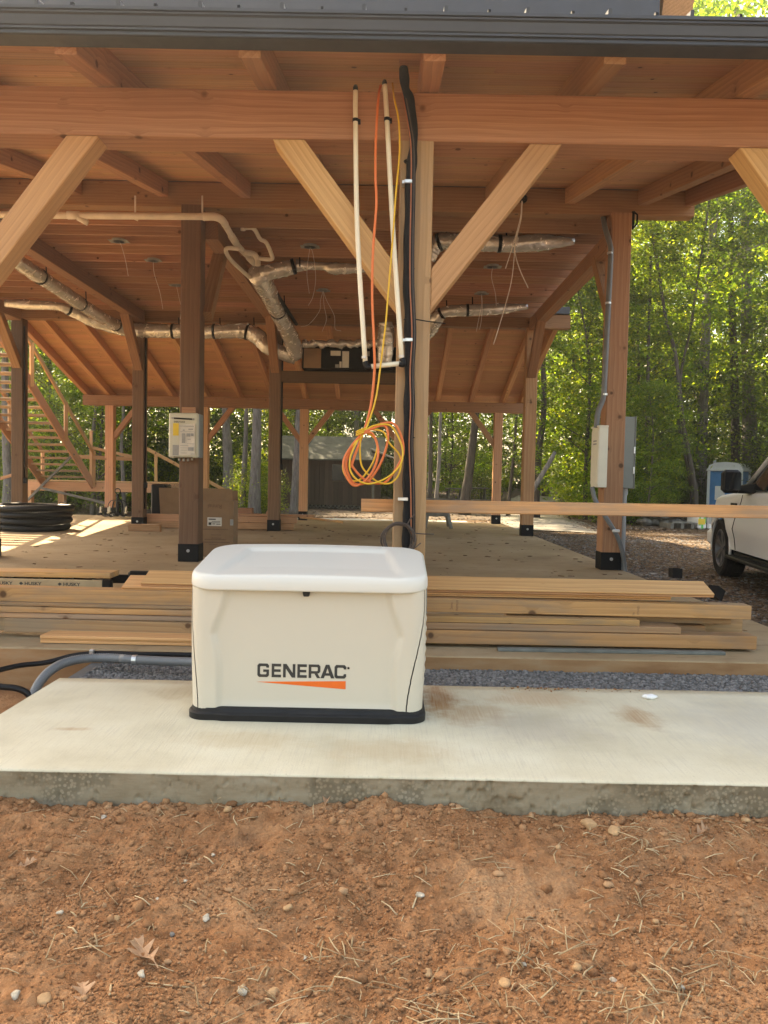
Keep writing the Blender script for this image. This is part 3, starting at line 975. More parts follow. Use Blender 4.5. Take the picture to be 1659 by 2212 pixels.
postA = {}
for x, y in ((-2.655, YA), (3.04, YA), (0.29, YA), (-5.45, YA), (-8.0, YA)):
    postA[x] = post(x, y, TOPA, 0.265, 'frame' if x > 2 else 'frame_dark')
for x in (-7.93, -5.34, -2.42, 0.30, 3.04):
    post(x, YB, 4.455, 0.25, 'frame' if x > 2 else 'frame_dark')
for x in (-7.55, -4.98, -2.27, 0.38, 3.0):
    post(x, YC, 3.04, 0.225, 'roofboard')
# beams across
timber('beam', (-8.6, 10.5, (TOPA + 5.09) / 2), (4.02, 10.5, (TOPA + 5.09) / 2), 0.2, 0.33, M['frame'], pav, ch=0.008)
timber('beam', (-8.6, YB - 0.02, 4.60), (3.83, YB - 0.02, 4.60), 0.2, 0.29, M['frame_mid'], pav)
timber('beam', (-8.27, YC, 3.175), (3.68, YC, 3.175), 0.21, 0.27, M['frame_mid'], pav)
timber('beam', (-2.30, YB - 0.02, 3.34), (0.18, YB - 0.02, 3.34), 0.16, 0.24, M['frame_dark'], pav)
# front beam, posts and knee braces
BZ0, BZ1, BY0, BY1 = 3.485, 3.805, 5.30, 5.55
timber('beam', (-6.6, (BY0 + BY1) / 2, (BZ0 + BZ1) / 2), (4.1, (BY0 + BY1) / 2, (BZ0 + BZ1) / 2), BY1 - BY0, BZ1 - BZ0, M['frame'], pav, ch=0.007)
PX = 0.162
for x in (PX, -2.98, 3.32):
    timber('post', (x, 5.415, FZ), (x, 5.415, BZ0), 0.226, 0.226, M['post_pale'], pav, (0, -1, 0), 0.008)
def brace_x(xp, zp, xb, zb, y, w, d, mat, lo=True):
    """knee brace in a plane of constant y: (xp, zp) and (xb, zb) are the ends of its lower edge"""
    dv = Vector((xb - xp, 0, zb - zp)); L = dv.length; t = dv / L
    nrm = Vector((-t.z, 0, t.x))
    if nrm.z < 0: nrm = -nrm
    # ends cut plumb on the post and level on the beam
    s = 1 if xb > xp else -1
    hz = w / abs(t.x)          # height of the cut on the post
    wx = w / abs(t.z)          # width of the cut under the beam
    poly = [(xp, zp), (xb, zb), (xb - s * wx, zb), (xp, zp + hz)]
    me_o = MB()
    c = Vector((xp, y, zp))
    F = frame_matrix((xp, y, zp), (xb, y, zb), nrm)
    Fi = F.inverted()
    pts = [Fi @ Vector((p[0], y, p[1])) for p in poly]
    v = [Vector((p.x, -d / 2, p.z)) for p in pts] + [Vector((p.x, d / 2, p.z)) for p in pts]
    f = [(0, 1, 2, 3), (7, 6, 5, 4)] + [(i, (i + 1) % 4, 4 + (i + 1) % 4, 4 + i) for i in range(4)]
    bm = bmesh.new()
    vs_ = [bm.verts.new(p) for p in v]
    for q in f: bm.faces.new([vs_[i] for i in q])
    bmesh.ops.recalc_face_normals(bm, faces=bm.faces[:])
    bmesh.ops.bevel(bm, geom=bm.edges[:], offset=0.006, segments=1, affect='EDGES')
    me = bpy.data.meshes.new('brace'); bm.to_mesh(me); bm.free()
    me.materials.append(M[mat])
    return link('brace', me, pav, F)
yb_ = 5.30 + 0.10
for xp, s in ((PX, 1), (PX, -1), (-2.98, 1), (3.32, -1)):
    brace_x(xp + s * 0.114, 2.355, xp + s * 0.98, BZ0 - 0.001, yb_, 0.172, 0.185, 'brace')
for x, ss in ((-7.55, (1,)), (-4.98, (1,)), (-2.27, (1, -1)), (0.38, (1, -1)), (3.0, (-1,))):
    for s in ss:
        brace_x(x + s * 0.113, 2.10, x + s * 0.82, 3.039, YC, 0.13, 0.15, 'frame')
# girders running back, on the posts
GZ0 = 4.41
for x in (-7.93, -5.30, -2.46, 0.30, 3.06):
    timber('girder', (x, 10.61, GZ0 + 0.12), (x, 16.47, GZ0 + 0.12), 0.2, 0.24, M['frame_mid'], pav)
def brace_y(x, yp, zp, yb, zb, w, d, mat):
    o = timber('brace', (x, yp, zp), (x, yb, zb), d, w, M[mat], pav)
    return o
for x in (-7.93, -5.34, -2.42, 0.30, 3.04):
    brace_y(x, 16.52, 3.45, 15.62, 4.46, 0.15, 0.18, 'frame_mid')
for x in (3.04, -2.5):
    brace_y(x, 10.52, 3.35, 11.42, 4.46, 0.15, 0.18, 'frame_mid')
# joists and the floor above
y = 10.86
while y < 16.45:
    for xa, xb in ((-8.5, -2.47), (-2.45, 3.15)):
        timber('joist', (xa, y, 4.775), (xb, y, 4.775), 0.042, 0.24, M['joist'], pav, ch=0.004)
    y += 0.46
for ix in range(5):
    for iy in range(5):
        b = MB(); x0 = -8.6 + ix * 2.35; y0 = 10.65 + iy * 1.19
        b.box((x0, y0, 4.897), (x0 + 2.345, y0 + 1.186, 4.918), 0.002)
        b.build('subfloor_panel', M['joist'], pav)
# front porch rafters and boards
SL = 0.213
def zr(y): return 3.812 + SL * (y - 5.30)        # underside of the rafters
for x in (-5.3, -4.2, -3.05, -1.95, -0.86, 0.235, 1.30, 2.36, 3.33, 3.94):
    timber('rafter', (x, 4.64, zr(4.64) + 0.1), (x, 10.42, zr(10.42) + 0.1), 0.13 if x != 3.94 else 0.10, 0.2, M['frame'], pav, ch=0.005)
def boards(x0, x1, y0, y1, zf, slope, mat, n_split):
    ln = math.sqrt(1 + slope * slope)
    step = 0.142 / ln
    k_ = 0
    y = min(y0, y1)
    while y < max(y0, y1) - 0.02:
        cuts = [x0] + sorted(x0 + (x1 - x0) * (i + random.uniform(0.25, 0.75)) / n_split for i in range(n_split - 1)) + [x1]
        if n_split > 1:
            cuts = [x0] + [x0 + (x1 - x0) * ((i + 1) / n_split + random.uniform(-.12, .12)) for i in range(n_split - 1)] + [x1]
        for a, b in zip(cuts, cuts[1:]):
            dz = random.uniform(0, 0.0022)
            nz = Vector((0, -slope, 1)).normalized()
            c = Vector((0, y + step / 2, zf(y + step / 2) + 0.012 + dz))
            timber('roof_board', (a + 0.001, c.y, c.z), (b - 0.001, c.y, c.z), 0.142 - 0.003, 0.021, M[mat], pav, nz, 0.0055)
        y += step
        k_ += 1
boards(-6.6, 4.06, 4.60, 10.40, lambda y: zr(y) + 0.2 * math.sqrt(1 + SL * SL), SL, 'roofboard', 3)
# rear porch: rafters fall away to the back
SR = -0.30
def zq(y): return 3.305 + SR * (y - 21.0)
for x in (-8.2, -7.6, -6.78, -5.88, -4.95, -4.05, -3.15, -2.25, -1.35, -0.44, 0.44, 1.34, 2.25, 3.13, 3.62):
    timber('rafter', (x, 16.70, zq(16.70) + 0.1), (x, 21.75, zq(21.75) + 0.1), 0.11, 0.2, M['roofboard'], pav, ch=0.005)
boards(-8.35, 3.72, 16.66, 21.85, lambda y: zq(y) + 0.2 * math.sqrt(1 + SR * SR), SR, 'roofboard', 3)
# metal roofing with standing ribs
def roof_sheet(name, x0, x1, y0, y1, zf, ribs, first):
    nz = 0.028
    b = MB()
    b.v += [Vector((x0, y0, zf(y0))), Vector((x1, y0, zf(y0))), Vector((x1, y1, zf(y1))), Vector((x0, y1, zf(y1))),
            Vector((x0, y0, zf(y0) + .006)), Vector((x1, y0, zf(y0) + .006)), Vector((x1, y1, zf(y1) + .006)), Vector((x0, y1, zf(y1) + .006))]
    b.f += [(3, 2, 1, 0), (4, 5, 6, 7), (0, 1, 5, 4), (1, 2, 6, 5), (2, 3, 7, 6), (3, 0, 4, 7)]
    s = b.build(name, M['gutter'], pav)
    x = first
    while x < x1:
        timber('roof_rib', (x, y0, zf(y0) + 0.024), (x, y1, zf(y1) + 0.024), 0.022, 0.036, M['gutter'], s, ch=0.006)
        x += ribs
top = lambda y: zr(y) + 0.2 * math.sqrt(1 + SL * SL) + 0.028
roof_sheet('metal_roof', -6.6, 4.10, 4.545, 10.9, top, 0.472, -6.32)
roof_sheet('metal_roof', -8.4, 3.78, 16.62, 21.95, lambda y: zq(y) + 0.2 * math.sqrt(1 + SR * SR) + 0.03, 0.6, -8.1)
# gutter
gp = [(4.640, 3.925), (4.640, 3.772), (4.520, 3.772), (4.508, 3.778), (4.508, 3.796), (4.494, 3.800), (4.494, 3.812), (4.486, 3.818), (4.474, 3.868), (4.462, 3.876),
      (4.462, 3.886), (4.452, 3.890), (4.450, 3.908), (4.456, 3.910), (4.460, 3.890), (4.482, 3.874), (4.502, 3.814), (4.517, 3.781), (4.634, 3.781), (4.634, 3.925)]
gp = [(y_, 3.709 + (z_ - 3.776) * 0.96) for y_, z_ in gp]
b = MB(); b.prism(gp, -6.6, 4.12, 'X')
gut = b.build('gutter', M['gutter'], pav)
for k_ in range(22):
    b = MB(); x = -6.08 + k_ * 0.472
    b.prism([(y_, 3.709 + (z_ - 3.776) * 0.96) for y_, z_ in ((4.452, 3.908), (4.458, 3.930), (4.468, 3.936), (4.640, 3.925), (4.640, 3.915), (4.47, 3.908))], x - 0.008, x + 0.008, 'X')
    b.build('gutter_hanger', M['steel_black'], gut)
# the eave of the upper storey
b = MB()
xe = 3.10
b.v += [Vector(p) for p in ((-7, 9.3, 6.10), (xe, 9.3, 6.10), (xe, 9.3, 7.12), (-7, 9.3, 7.12), (-7, 15.5, 9.3), (xe, 15.5, 9.3), (xe, 15.5, 9.82), (-7, 15.5, 9.82))]
b.f += [(0, 1, 2, 3), (7, 6, 5, 4), (0, 4, 5, 1), (3, 2, 6, 7), (0, 3, 7, 4), (1, 5, 6, 2)]
b.build('upper_roof', M['gutter'], pav)
b = MB(); b.box((-7, 9.16, 6.00), (xe + 0.04, 9.28, 6.14), 0.01); b.build('upper_gutter', M['gutter'], pav)
timber('upper_rafter', (xe + 0.25, 9.45, 6.75), (xe + 0.25, 15.4, 9.35), 0.36, 0.9, M['frame'], pav)
b = MB(); b.box((-6.8, 10.7, 4.98), (3.1, 10.85, 7.4)); b.build('upper_wall', M['frame'], pav)
b = MB(); b.box((2.9, 10.86, 4.98), (3.1, 16.4, 9.4)); b.build('upper_wall', M['frame'], pav)
# flashing on the rear eave end, bracket on the post
b = MB(); b.box((3.36, 16.42, 4.75), (3.80, 16.6, 4.90), 0.006); b.build('eave_flashing', M['gutter'], pav)
b = MB()
b.box((3.178, 10.34, 4.58), (3.21, 10.40, 4.80), 0.003); b.tube([(3.20, 10.36, 4.80), (3.25, 10.36, 4.76), (3.25, 10.36, 4.64), (3.19, 10.36, 4.57)], 0.012, 6)
b.build('post_bracket', M['steel_black'], pav)

# ================================================================ THE GENERATOR
GXC, GYF, GW, GD = -0.375, 3.735, 1.165, 0.62          # centre x, front y, width, depth
gen = thing('standby_generator', 'bisque standby generator with white lid and orange wedge logo, on the concrete pad', 'generator', (GXC, GYF + GD / 2, 0))
GYC = GYF + GD / 2
def outline(w, d, r, n, power=1.0):
    """rounded rectangle; starts at the front right end and runs clockwise seen from above: front (x+ to x-), left, back, right"""
    pts = []
    hw, hd = w / 2, d / 2
    def arc(cx, cy, a0, a1):
        for k in range(n + 1):
            a = a0 + (a1 - a0) * k / n
            pts.append((cx + r * math.cos(a), cy + r * math.sin(a)))
    arc(-hw + r, -hd + r, R(270), R(180))
    arc(-hw + r, hd - r, R(180), R(90))
    arc(hw - r, hd - r, R(90), R(0))
    arc(hw - r, -hd + r, R(0), R(-90))
    return pts
def resample(pts, n):
    P = [Vector((p[0], p[1])) for p in pts]
    P.append(P[0])
    d = [0]
    for a, b in zip(P, P[1:]): d.append(d[-1] + (b - a).length)
    out = []
    j = 0
    for k in range(n):
        s = d[-1] * k / n
        while d[j + 1] < s: j += 1
        t = (s - d[j]) / max(1e-9, d[j + 1] - d[j])
        out.append(P[j].lerp(P[j + 1], t))
    return out
Z0, ZTF, ZTB = 0.052, 0.688, 0.775                     # body: bottom, top at the front, top at the back
def s01(a, b, x):
    t = min(1, max(0, (x - a) / (b - a))); return t * t * (3 - 2 * t)
def crease(z):
    """half width of the dished middle of the front, by height"""
    return 0.435 + 0.030 * (1 - abs(2 * s01(0.25, 0.60, z) - 1) ** 1.0) - 0.035 * s01(0.42, 0.66, z) - 0.0 * z
def body_pt(p, z, ins=0.0):
    """p on the outline (local, unit size) at height z"""
    x, y = p
    u = (z - Z0) / (ZTF - Z0)
    taper = 1.0 - 0.018 * (1 - u) ** 2 * 0 + 0.022 * math.sin(u * math.pi) * 0.4 - 0.012 * (1 - u)
    x *= taper
    fy = s01(GD * 0.25, GD * 0.5, -y)                  # only the front moves
    y -= 0.012 * (1 - u) * fy * 0.0
    c = crease(z)
    dish = 1 - s01(c - 0.022, c + 0.018, abs(x))
    y += 0.024 * dish * fy * s01(-0.02, 0.10, z) 
    # ripples cast into the right hand side
    if x > GW * 0.47:
        rp = s01(0.15, 0.20, z) * (1 - s01(0.50, 0.53, z)) * s01(-0.26, -0.15, y)
        x += 0.010 * rp * (0.5 + 0.5 * math.sin(z * 2 * math.pi / 0.052 + y * 9))
    l = math.hypot(x, y) or 1
    return Vector((x * (1 - ins / (GW / 2)), y * (1 - ins / (GD / 2)), z))
OUTB = [p for p in outline(GW, GD, 0.085, 24)]
# start at the middle of the back and run by the right side, the front, the left side
OUT = resample(outline(GW, GD, 0.085, 24), 1600)
k0 = min(range(len(OUT)), key=lambda i: abs(OUT[i].x) + (0 if OUT[i].y > 0 else 9))
OUT = OUT[k0:] + OUT[:k0]
if OUT[100].x < 0: OUT = OUT[::-1]
NO = len(OUT)
def seam_x(z, side):
    """where the front panel ends on each side (x), by height: it swings inwards towards the foot"""
    u = (z - Z0) / (ZTF - Z0)
    low = 0.500 if side > 0 else 0.542
    return 0.574 - (0.574 - low) * (1 - s01(0.0, 0.85, u))
def seam_i(z, side):
    sx = seam_x(z, side)
    return min((i for i in range(NO) if OUT[i].y < -0.1 and OUT[i].x * side > 0.3), key=lambda i: abs(abs(OUT[i].x) - sx) + (0.0 if OUT[i].y < -GD / 2 + 0.085 else 5))
def run(z, i0, i1, n):
    out = []
    for k in range(n):
        t = i0 + (i1 - i0) * k / (n - 1)
        j = int(t) % NO; f_ = t - int(t)
        out.append(body_pt(OUT[j].lerp(OUT[(j + 1) % NO], f_), z))
    return out
def raised(p):
    k = (p.z - Z0) / (ZTF - Z0)
    return Vector((p.x, p.y, p.z + k * (ZTB - ZTF) * s01(-GD / 2 + 0.09, GD / 2, p.y) * 0.98))
NZ = 60
f_rows, r_rows, l_rows = [], [], []
for j in range(NZ + 1):
    z = Z0 + (ZTF - Z0) * j / NZ
    iR, iL = seam_i(z, 1), seam_i(z, -1)
    f_rows.append(run(z, iR + 2.0, iL - 2.0, 150))
    r_rows.append([raised(p) for p in run(z, 0, iR - 1.0, 70)])
    l_rows.append([raised(p) for p in run(z, iL + 1.0, NO, 70)])
def sheet(rows, name, mat):
    n = len(rows[0])
    b = MB()
    v = [Vector((p.x + GXC, p.y + GYC, p.z)) for r in rows for p in r]
    f = [(j * n + k, j * n + k + 1, (j + 1) * n + k + 1, (j + 1) * n + k) for j in range(len(rows) - 1) for k in range(n - 1)]
    b.add(v, f)
    return b.build(name, mat, gen, smooth=True)
sheet(f_rows, 'front_panel', M['gen'])
sheet(r_rows, 'side_panel', M['gen'])
sheet(l_rows, 'side_panel', M['gen'])
b = MB(); m_ = NO // 16
v = []
for j in range(13):
    z = Z0 + (ZTF - 0.01 - Z0) * j / 12
    for p in OUT[::16]:
        q = raised(body_pt(p, z, 0.040)); v.append((q.x + GXC, q.y + GYC, q.z))
b.add(v, [(j * m_ + k, j * m_ + (k + 1) % m_, (j + 1) * m_ + (k + 1) % m_, (j + 1) * m_ + k) for j in range(12) for k in range(m_)])
b.build('inner_case', M['gen_base'], gen, smooth=True)
# base
b = MB()
v = []
OB = resample(outline(GW - 0.006, GD + 0.006, 0.088, 12), 200)
def base_pt(p, o, z):
    x, y = p
    c = 0.415
    nose = (1 - s01(c - 0.02, c + 0.02, abs(x))) * s01(0.2, 0.3, -y)
    y -= 0.010 * nose * (1 if z < 0.05 else 0.4)
    k = 1 + o / 0.45
    return Vector((x * (1 + o / (GW / 2)) + GXC, y * (1 + o / (GD / 2)) + GYC, z))
lv = [(0.012, 0.0), (0.013, 0.030), (0.008, 0.036), (0.000, 0.040), (-0.003, 0.058), (-0.012, 0.062)]
for o_, z in lv:
    v += [base_pt(p, o_, z) for p in OB]
n = len(OB)
f = [(j * n + k, j * n + (k + 1) % n, (j + 1) * n + (k + 1) % n, (j + 1) * n + k) for j in range(len(lv) - 1) for k in range(n)]
f.append(tuple((len(lv) - 1) * n + k for k in range(n)))
b.add(v, f); b.build('base', M['gen_base'], gen, auto=True)
# lid: rings from the hem to the middle, sloping up to the back
LW, LD = 1.182, 0.672
OL = resample(outline(LW, LD, 0.135, 18), 240)
def lid_slope(y): return 0.098 * (y + LD / 2) / LD
def lid_top(x, y):
    z = 0.712 + lid_slope(y) + 0.012 * (1 - (abs(x) / 0.6) ** 2)
    # dished panel with a rim at the sides and the back, open to the front
    yb = (y + LD / 2) / LD
    hw = 0.455 - 0.10 * yb + 0.02
    din = (1 - s01(hw - 0.030, hw + 0.004, abs(x))) * (1 - s01(0.80, 0.885, yb)) 
    fade = s01(0.03, 0.35, yb)
    return z - 0.017 * din * fade * 1.0 - 0.004 * din * (1 - fade)
prof = [(0.985, -0.062, 0), (0.985, -0.068, 0), (0.996, -0.068, 0), (1.0, -0.060, 0), (1.0, -0.045, 0), (0.998, -0.028, 0), (0.990, -0.014, 0.0), (0.975, -0.005, 0.3), (0.955, 0.0, 0.7), (0.93, 0.0, 1)]
prof += [(0.93 * (1 - k / 34), 0.0, 1) for k in range(1, 34)]
v = []
for r, dz, w_ in prof:
    for p in OL:
        # keep the hem's rounded outline near the rim, a square one inside
        x, y = p.x * (1 - (1 - r) * (0.55 if r > 0.9 else 1) * 1.0), p.y * (1 - (1 - r) * (1.0))
        base = 0.712 + lid_slope(y)
        z = base + dz + (lid_top(x, y) - base) * w_ - 0.012 * (0 if r < 0.95 else 0)
        if dz <= -0.028: z -= 0.010 * s01(0.35, 0.6, abs(x)) * 0
        v.append(Vector((x + GXC, y + GYC, z)))
n = len(OL)
f = [(j * n + k, j * n + (k + 1) % n, (j + 1) * n + (k + 1) % n, (j + 1) * n + k) for j in range(len(prof) - 1) for k in range(n)]
v.append(Vector((GXC, GYC, lid_top(0, 0))))
f += [((len(prof) - 1) * n + k, (len(prof) - 1) * n + (k + 1) % n, len(v) - 1) for k in range(n)]
b = MB(); b.add(v, f); b.build('lid', M['lid'], gen, smooth=True)
# latch below the hem
fy = GYF + 0.0
b = MB(); xl = GXC - 0.012 + 0.005
b.prism([(xl - 0.021, 0.655), (xl + 0.021, 0.655), (xl + 0.014, 0.620), (xl + 0.010, 0.617), (xl - 0.010, 0.617), (xl - 0.014, 0.620)], GYF - 0.002, GYF + 0.03, 'Y')
b.build('latch', M['gen_base'], gen)
# lettering and wedge on the dished front
yl = GYF + 0.024 - 0.0016
Mx = lambda x, z, y=yl: Matrix.Translation((x, y, z)) @ Matrix.Rotation(R(90), 4, 'X')
zc = lambda v_: at(652, v_, GYF + 0.024).z
xc = lambda u_: at(u_, 1460, GYF + 0.024).x
GL = {'G': (497, 567, [(1, .70), (1, .86), (.86, 1), (.14, 1), (0, .86), (0, .14), (.14, 0), (.86, 0), (1, .14), (1, .56), (.5, .56), (.5, .38), (.78, .38), (.78, .26), (.72, .2), (.29, .2), (.23, .26), (.23, .74), (.29, .8), (.72, .8), (.78, .74), (.78, .70)]),
      'E': (583, 640, [(0, 0), (1, 0), (1, .2), (.28, .2), (.28, .4), (.95, .4), (.95, .59), (.28, .59), (.28, .8), (1, .8), (1, 1), (0, 1)]),
      'N': (652, 726, [(0, 0), (.22, 0), (.22, .66), (.72, 0), (1, 0), (1, 1), (.78, 1), (.78, .34), (.28, 1), (0, 1)]),
      'E2': (738, 795, None),
      'R': (806, 877, [(0, 0), (.23, 0), (.23, .32), (.50, .32), (.72, 0), (1, 0), (.75, .34), (.88, .36), (1, .48), (1, .86), (.86, 1), (0, 1), (0, .66), (.23, .66), (.23, .81), (.72, .81), (.77, .77), (.77, .56), (.72, .51), (.23, .51), (.23, .655), (0, .655)]),
      'A': (878, 962, [(0, 0), (.25, 0), (.32, .19), (.68, .19), (.75, 0), (1, 0), (.63, 1), (.502, 1), (.502, .74), (.61, .37), (.39, .37), (.498, .74), (.498, 1), (.37, 1)]),
      'C': (962, 1033, [(1, .68), (1, .86), (.86, 1), (.14, 1), (0, .86), (0, .14), (.14, 0), (.86, 0), (1, .14), (1, .33), (.78, .33), (.78, .26), (.72, .2), (.29, .2), (.23, .26), (.23, .74), (.29, .8), (.72, .8), (.78, .74), (.78, .68)])}
b = MB()
for k_, (u0, u1, pl_) in GL.items():
    pl_ = pl_ or GL['E'][2]
    xa, xb = xc(378 + u0 * 0.358), xc(378 + u1 * 0.358)
    za, zb_ = zc(1464.0), zc(1434.8)
    b.prism([(xa + (xb - xa) * p[0], za + (zb_ - za) * p[1]) for p in pl_], yl - 0.0002, yl + 0.003, 'Y')
b.build('lettering', M['ink'], gen)
b = MB()
b.prism([(xc(555), zc(1474.5)), (xc(747), zc(1487)), (xc(747), zc(1469.5))], yl, yl + 0.003, 'Y')
b.build('orange_wedge', M['logo_orange'], gen)
b = MB(); r0 = 0.0058; cxr, czr = xc(752.5), zc(1441)
b.lathe([(r0 * .78, 0), (r0, 0), (r0, 0.001), (r0 * .78, 0.001), (r0 * .78, 0)], 20, Mx(cxr, czr))
b.box((cxr - .0018, yl - .001, czr - .0028), (cxr - .0008, yl, czr + .0028)); b.box((cxr - .0018, yl - .001, czr + .0004), (cxr + .0018, yl, czr + .0012))
b.build('registered_mark', M['ink'], gen)
# grip and small plate on the right hand side
sx_ = GXC + GW / 2
b = MB(); b.box((sx_ - 0.010, GYF + 0.10, 0.520), (sx_ + 0.006, GYF + 0.17, 0.665), 0.006); b.build('side_grip', M['bag'], gen)
b = MB(); b.box((sx_ - 0.006, GYF + 0.105, 0.470), (sx_ + 0.003, GYF + 0.155, 0.512), 0.002); b.build('side_plate', M['paper'], gen)

# ================================================================ LUMBER IN FRONT OF THE FLOOR
def board(name, label, cat, p0, p1, w, h, mat, group=None, upv=(0, 0, 1), ch=0.004):
    """a loose stick: p0-p1 along its front bottom edge, w deep (away from the camera), h tall"""
    p0, p1 = Vector(p0), Vector(p1)
    o = timber(name, p0 + Vector((0, w / 2, h / 2)), p1 + Vector((0, w / 2, h / 2)), w, h, M[mat], None, upv, ch)
    return tag(o, label, cat, group)
LG = 'boards stacked along the front of the floor'
def X_at(u, Y): return (u - 834) * Y / FPX
zf = FZ
# bottom row
board('lumber_beam', 'long beam at the bottom right of the board stack, with nail holes in its end', 'timber', (-0.9, 5.32, zf + 0.028), (X_at(1648, 5.34), 5.36, zf + 0.022), 0.15, 0.093, 'lumber', LG)
board('lumber_beam', 'deep knotty beam at the bottom left of the board stack, left of the generator', 'timber', (X_at(7, 5.38), 5.38, zf + 0.036), (-1.02, 5.36, zf + 0.030), 0.12, 0.098, 'lumber_dull', LG)
board('lumber_beam', 'short dark beam end beyond the frame edge at the left of the board stack', 'timber', (-4.2, 5.42, zf + 0.04), (X_at(4, 5.40), 5.42, zf + 0.04), 0.12, 0.09, 'lumber_dull', LG)
# middle boards
board('lumber_board', 'thin weathered board second from the bottom of the stack, its end showing right of centre', 'board', (-1.0, 5.345, zf + 0.123), (X_at(1481, 5.36), 5.37, zf + 0.120), 0.20, 0.046, 'lumber_dull', LG)
board('lumber_board', 'short thin board just below the long squared timber, ending left of the stamp', 'board', (-0.95, 5.35, zf + 0.172), (X_at(1391, 5.36), 5.375, zf + 0.168), 0.10, 0.042, 'lumber', LG)
board('lumber_board', 'grey board in the stack left of the generator, just above the deep beam', 'board', (-4.0, 5.40, zf + 0.138), (-1.0, 5.40, zf + 0.131), 0.14, 0.036, 'lumber_dull', LG)
board('lumber_board', 'brown board third from the bottom of the stack, left of the generator', 'board', (-4.2, 5.395, zf + 0.178), (-1.0, 5.395, zf + 0.171), 0.14, 0.040, 'lumber', LG)
board('lumber_board', 'thin dark board pressed directly under the long squared timber on the left', 'board', (-4.4, 5.41, zf + 0.222), (-1.0, 5.41, zf + 0.214), 0.12, 0.026, 'lumber_dull', LG)
# the long squared timber with the stamp
sq = board('lumber_beam', 'long squared timber across the top of the stack, stamped in two places', 'timber', (-4.3, 5.44, zf + 0.252), (X_at(1631, 5.46), 5.46, zf + 0.216), 0.14, 0.098, 'lumber', LG)
Fm = W[sq.name]
Lsq = 4.3 + X_at(1631, 5.46)
def stamp(parent, s, u, dz, w, h):
    lx = X_at(u, 5.45) + 4.3
    text_on(s, w, h, M['ink_brown'], parent, Fm @ Matrix.Translation((lx, -0.0708, dz)) @ Matrix.Rotation(R(90), 4, 'X') @ Matrix.Rotation(R(90), 4, 'Z'), 0.0, 'stamp')
stamp(sq, 'Setra', 983, -0.026, 0.048, 0.020)
stamp(sq, 'PREMIUM', 995, -0.036, 0.074, 0.016)
stamp(sq, 'STAND', 1389, -0.034, 0.062, 0.016)
stamp(sq, 'TR', 1379, -0.040, 0.024, 0.014)
board('lumber_board', 'board end poking out behind the long squared timber, at the right end of the stack', 'board', (0.9, 5.62, zf + 0.150), (X_at(1588, 5.62), 5.62, zf + 0.150), 0.12, 0.055, 'lumber_dull', LG)
board('lumber_board', 'pale short board end lying lower right, between the weathered board and the bottom beam', 'board', (1.0, 5.58, zf + 0.092), (X_at(1532, 5.58), 5.58, zf + 0.090), 0.14, 0.05, 'lumber', LG)
board('lumber_beam', 'stub of timber crossing behind the right end of the stack', 'timber', (X_at(1500, 5.75), 5.75, zf + 0.05), (X_at(1612, 5.72), 5.70, zf + 0.05), 0.1, 0.15, 'lumber_dull', LG)
# tongue and groove planks on the top: two layers, with groove lines as separate layers
def tg_plank(label, x0, x1, y0, z0, w, t, skew=0.0, tilt=0.0):
    o = thing('tongue_and_groove_plank', label, 'plank', ((x0 + x1) / 2, y0, z0), LG)
    c_, s_ = math.cos(tilt), math.sin(tilt)
    p = lambda x, dy, dz: Vector((x, y0 + dy * c_ - dz * s_ + skew * (x - x0), z0 + dy * s_ + dz * c_))
    uv = (0, -s_, c_)
    timber('board_face', p(x0, w / 2, t * 0.80), p(x1, w / 2, t * 0.80), w, t * 0.40, M['cedar'], o, uv, 0.003)
    timber('tongue', p(x0, w / 2, t * 0.47), p(x1, w / 2, t * 0.47), w - 0.016, t * 0.25, M['cedar'], o, uv, 0.002)
    timber('board_back', p(x0, w / 2, t * 0.17), p(x1, w / 2, t * 0.17), w - 0.004, t * 0.34, M['cedar'], o, uv, 0.003)
    return o
tg_plank('lower of two long cedar planks with a grooved edge, under the top one', X_at(263, 5.50), X_at(1454, 5.55), 5.50, zf + 0.328, 0.21, 0.030, 0.010, R(17))
tg_plank('topmost long cedar plank with a grooved edge, across the stack behind the generator', X_at(310, 5.56), X_at(1543, 5.54), 5.505, zf + 0.361, 0.215, 0.030, -0.002, R(18))
tg_plank('short dark plank with a grooved edge lying on the floor edge left of the generator', X_at(88, 5.22), -0.80, 5.20, zf + 0.004, 0.25, 0.052, -0.006)
o = board('metal_plate', 'grey green metal plate lying flat under the right end of the board stack', 'plate', (X_at(1084, 5.24), 5.235, zf), (X_at(1581, 5.24), 5.255, zf), 0.06, 0.022, 'lumber_dull')
o.data = o.data.copy(); o.data.materials.clear(); o.data.materials.append(plain('grey_green_plate', (0.13, 0.14, 0.125), 0.6, 0.1, 0.3, 8))
board('lumber_board', 'pale flat board lying on the floor beyond the top cedar planks at the right', 'board', (X_at(1148, 7.2), 7.2, zf), (X_at(1505, 7.1), 7.15, zf), 0.14, 0.04, 'lumber', LG)
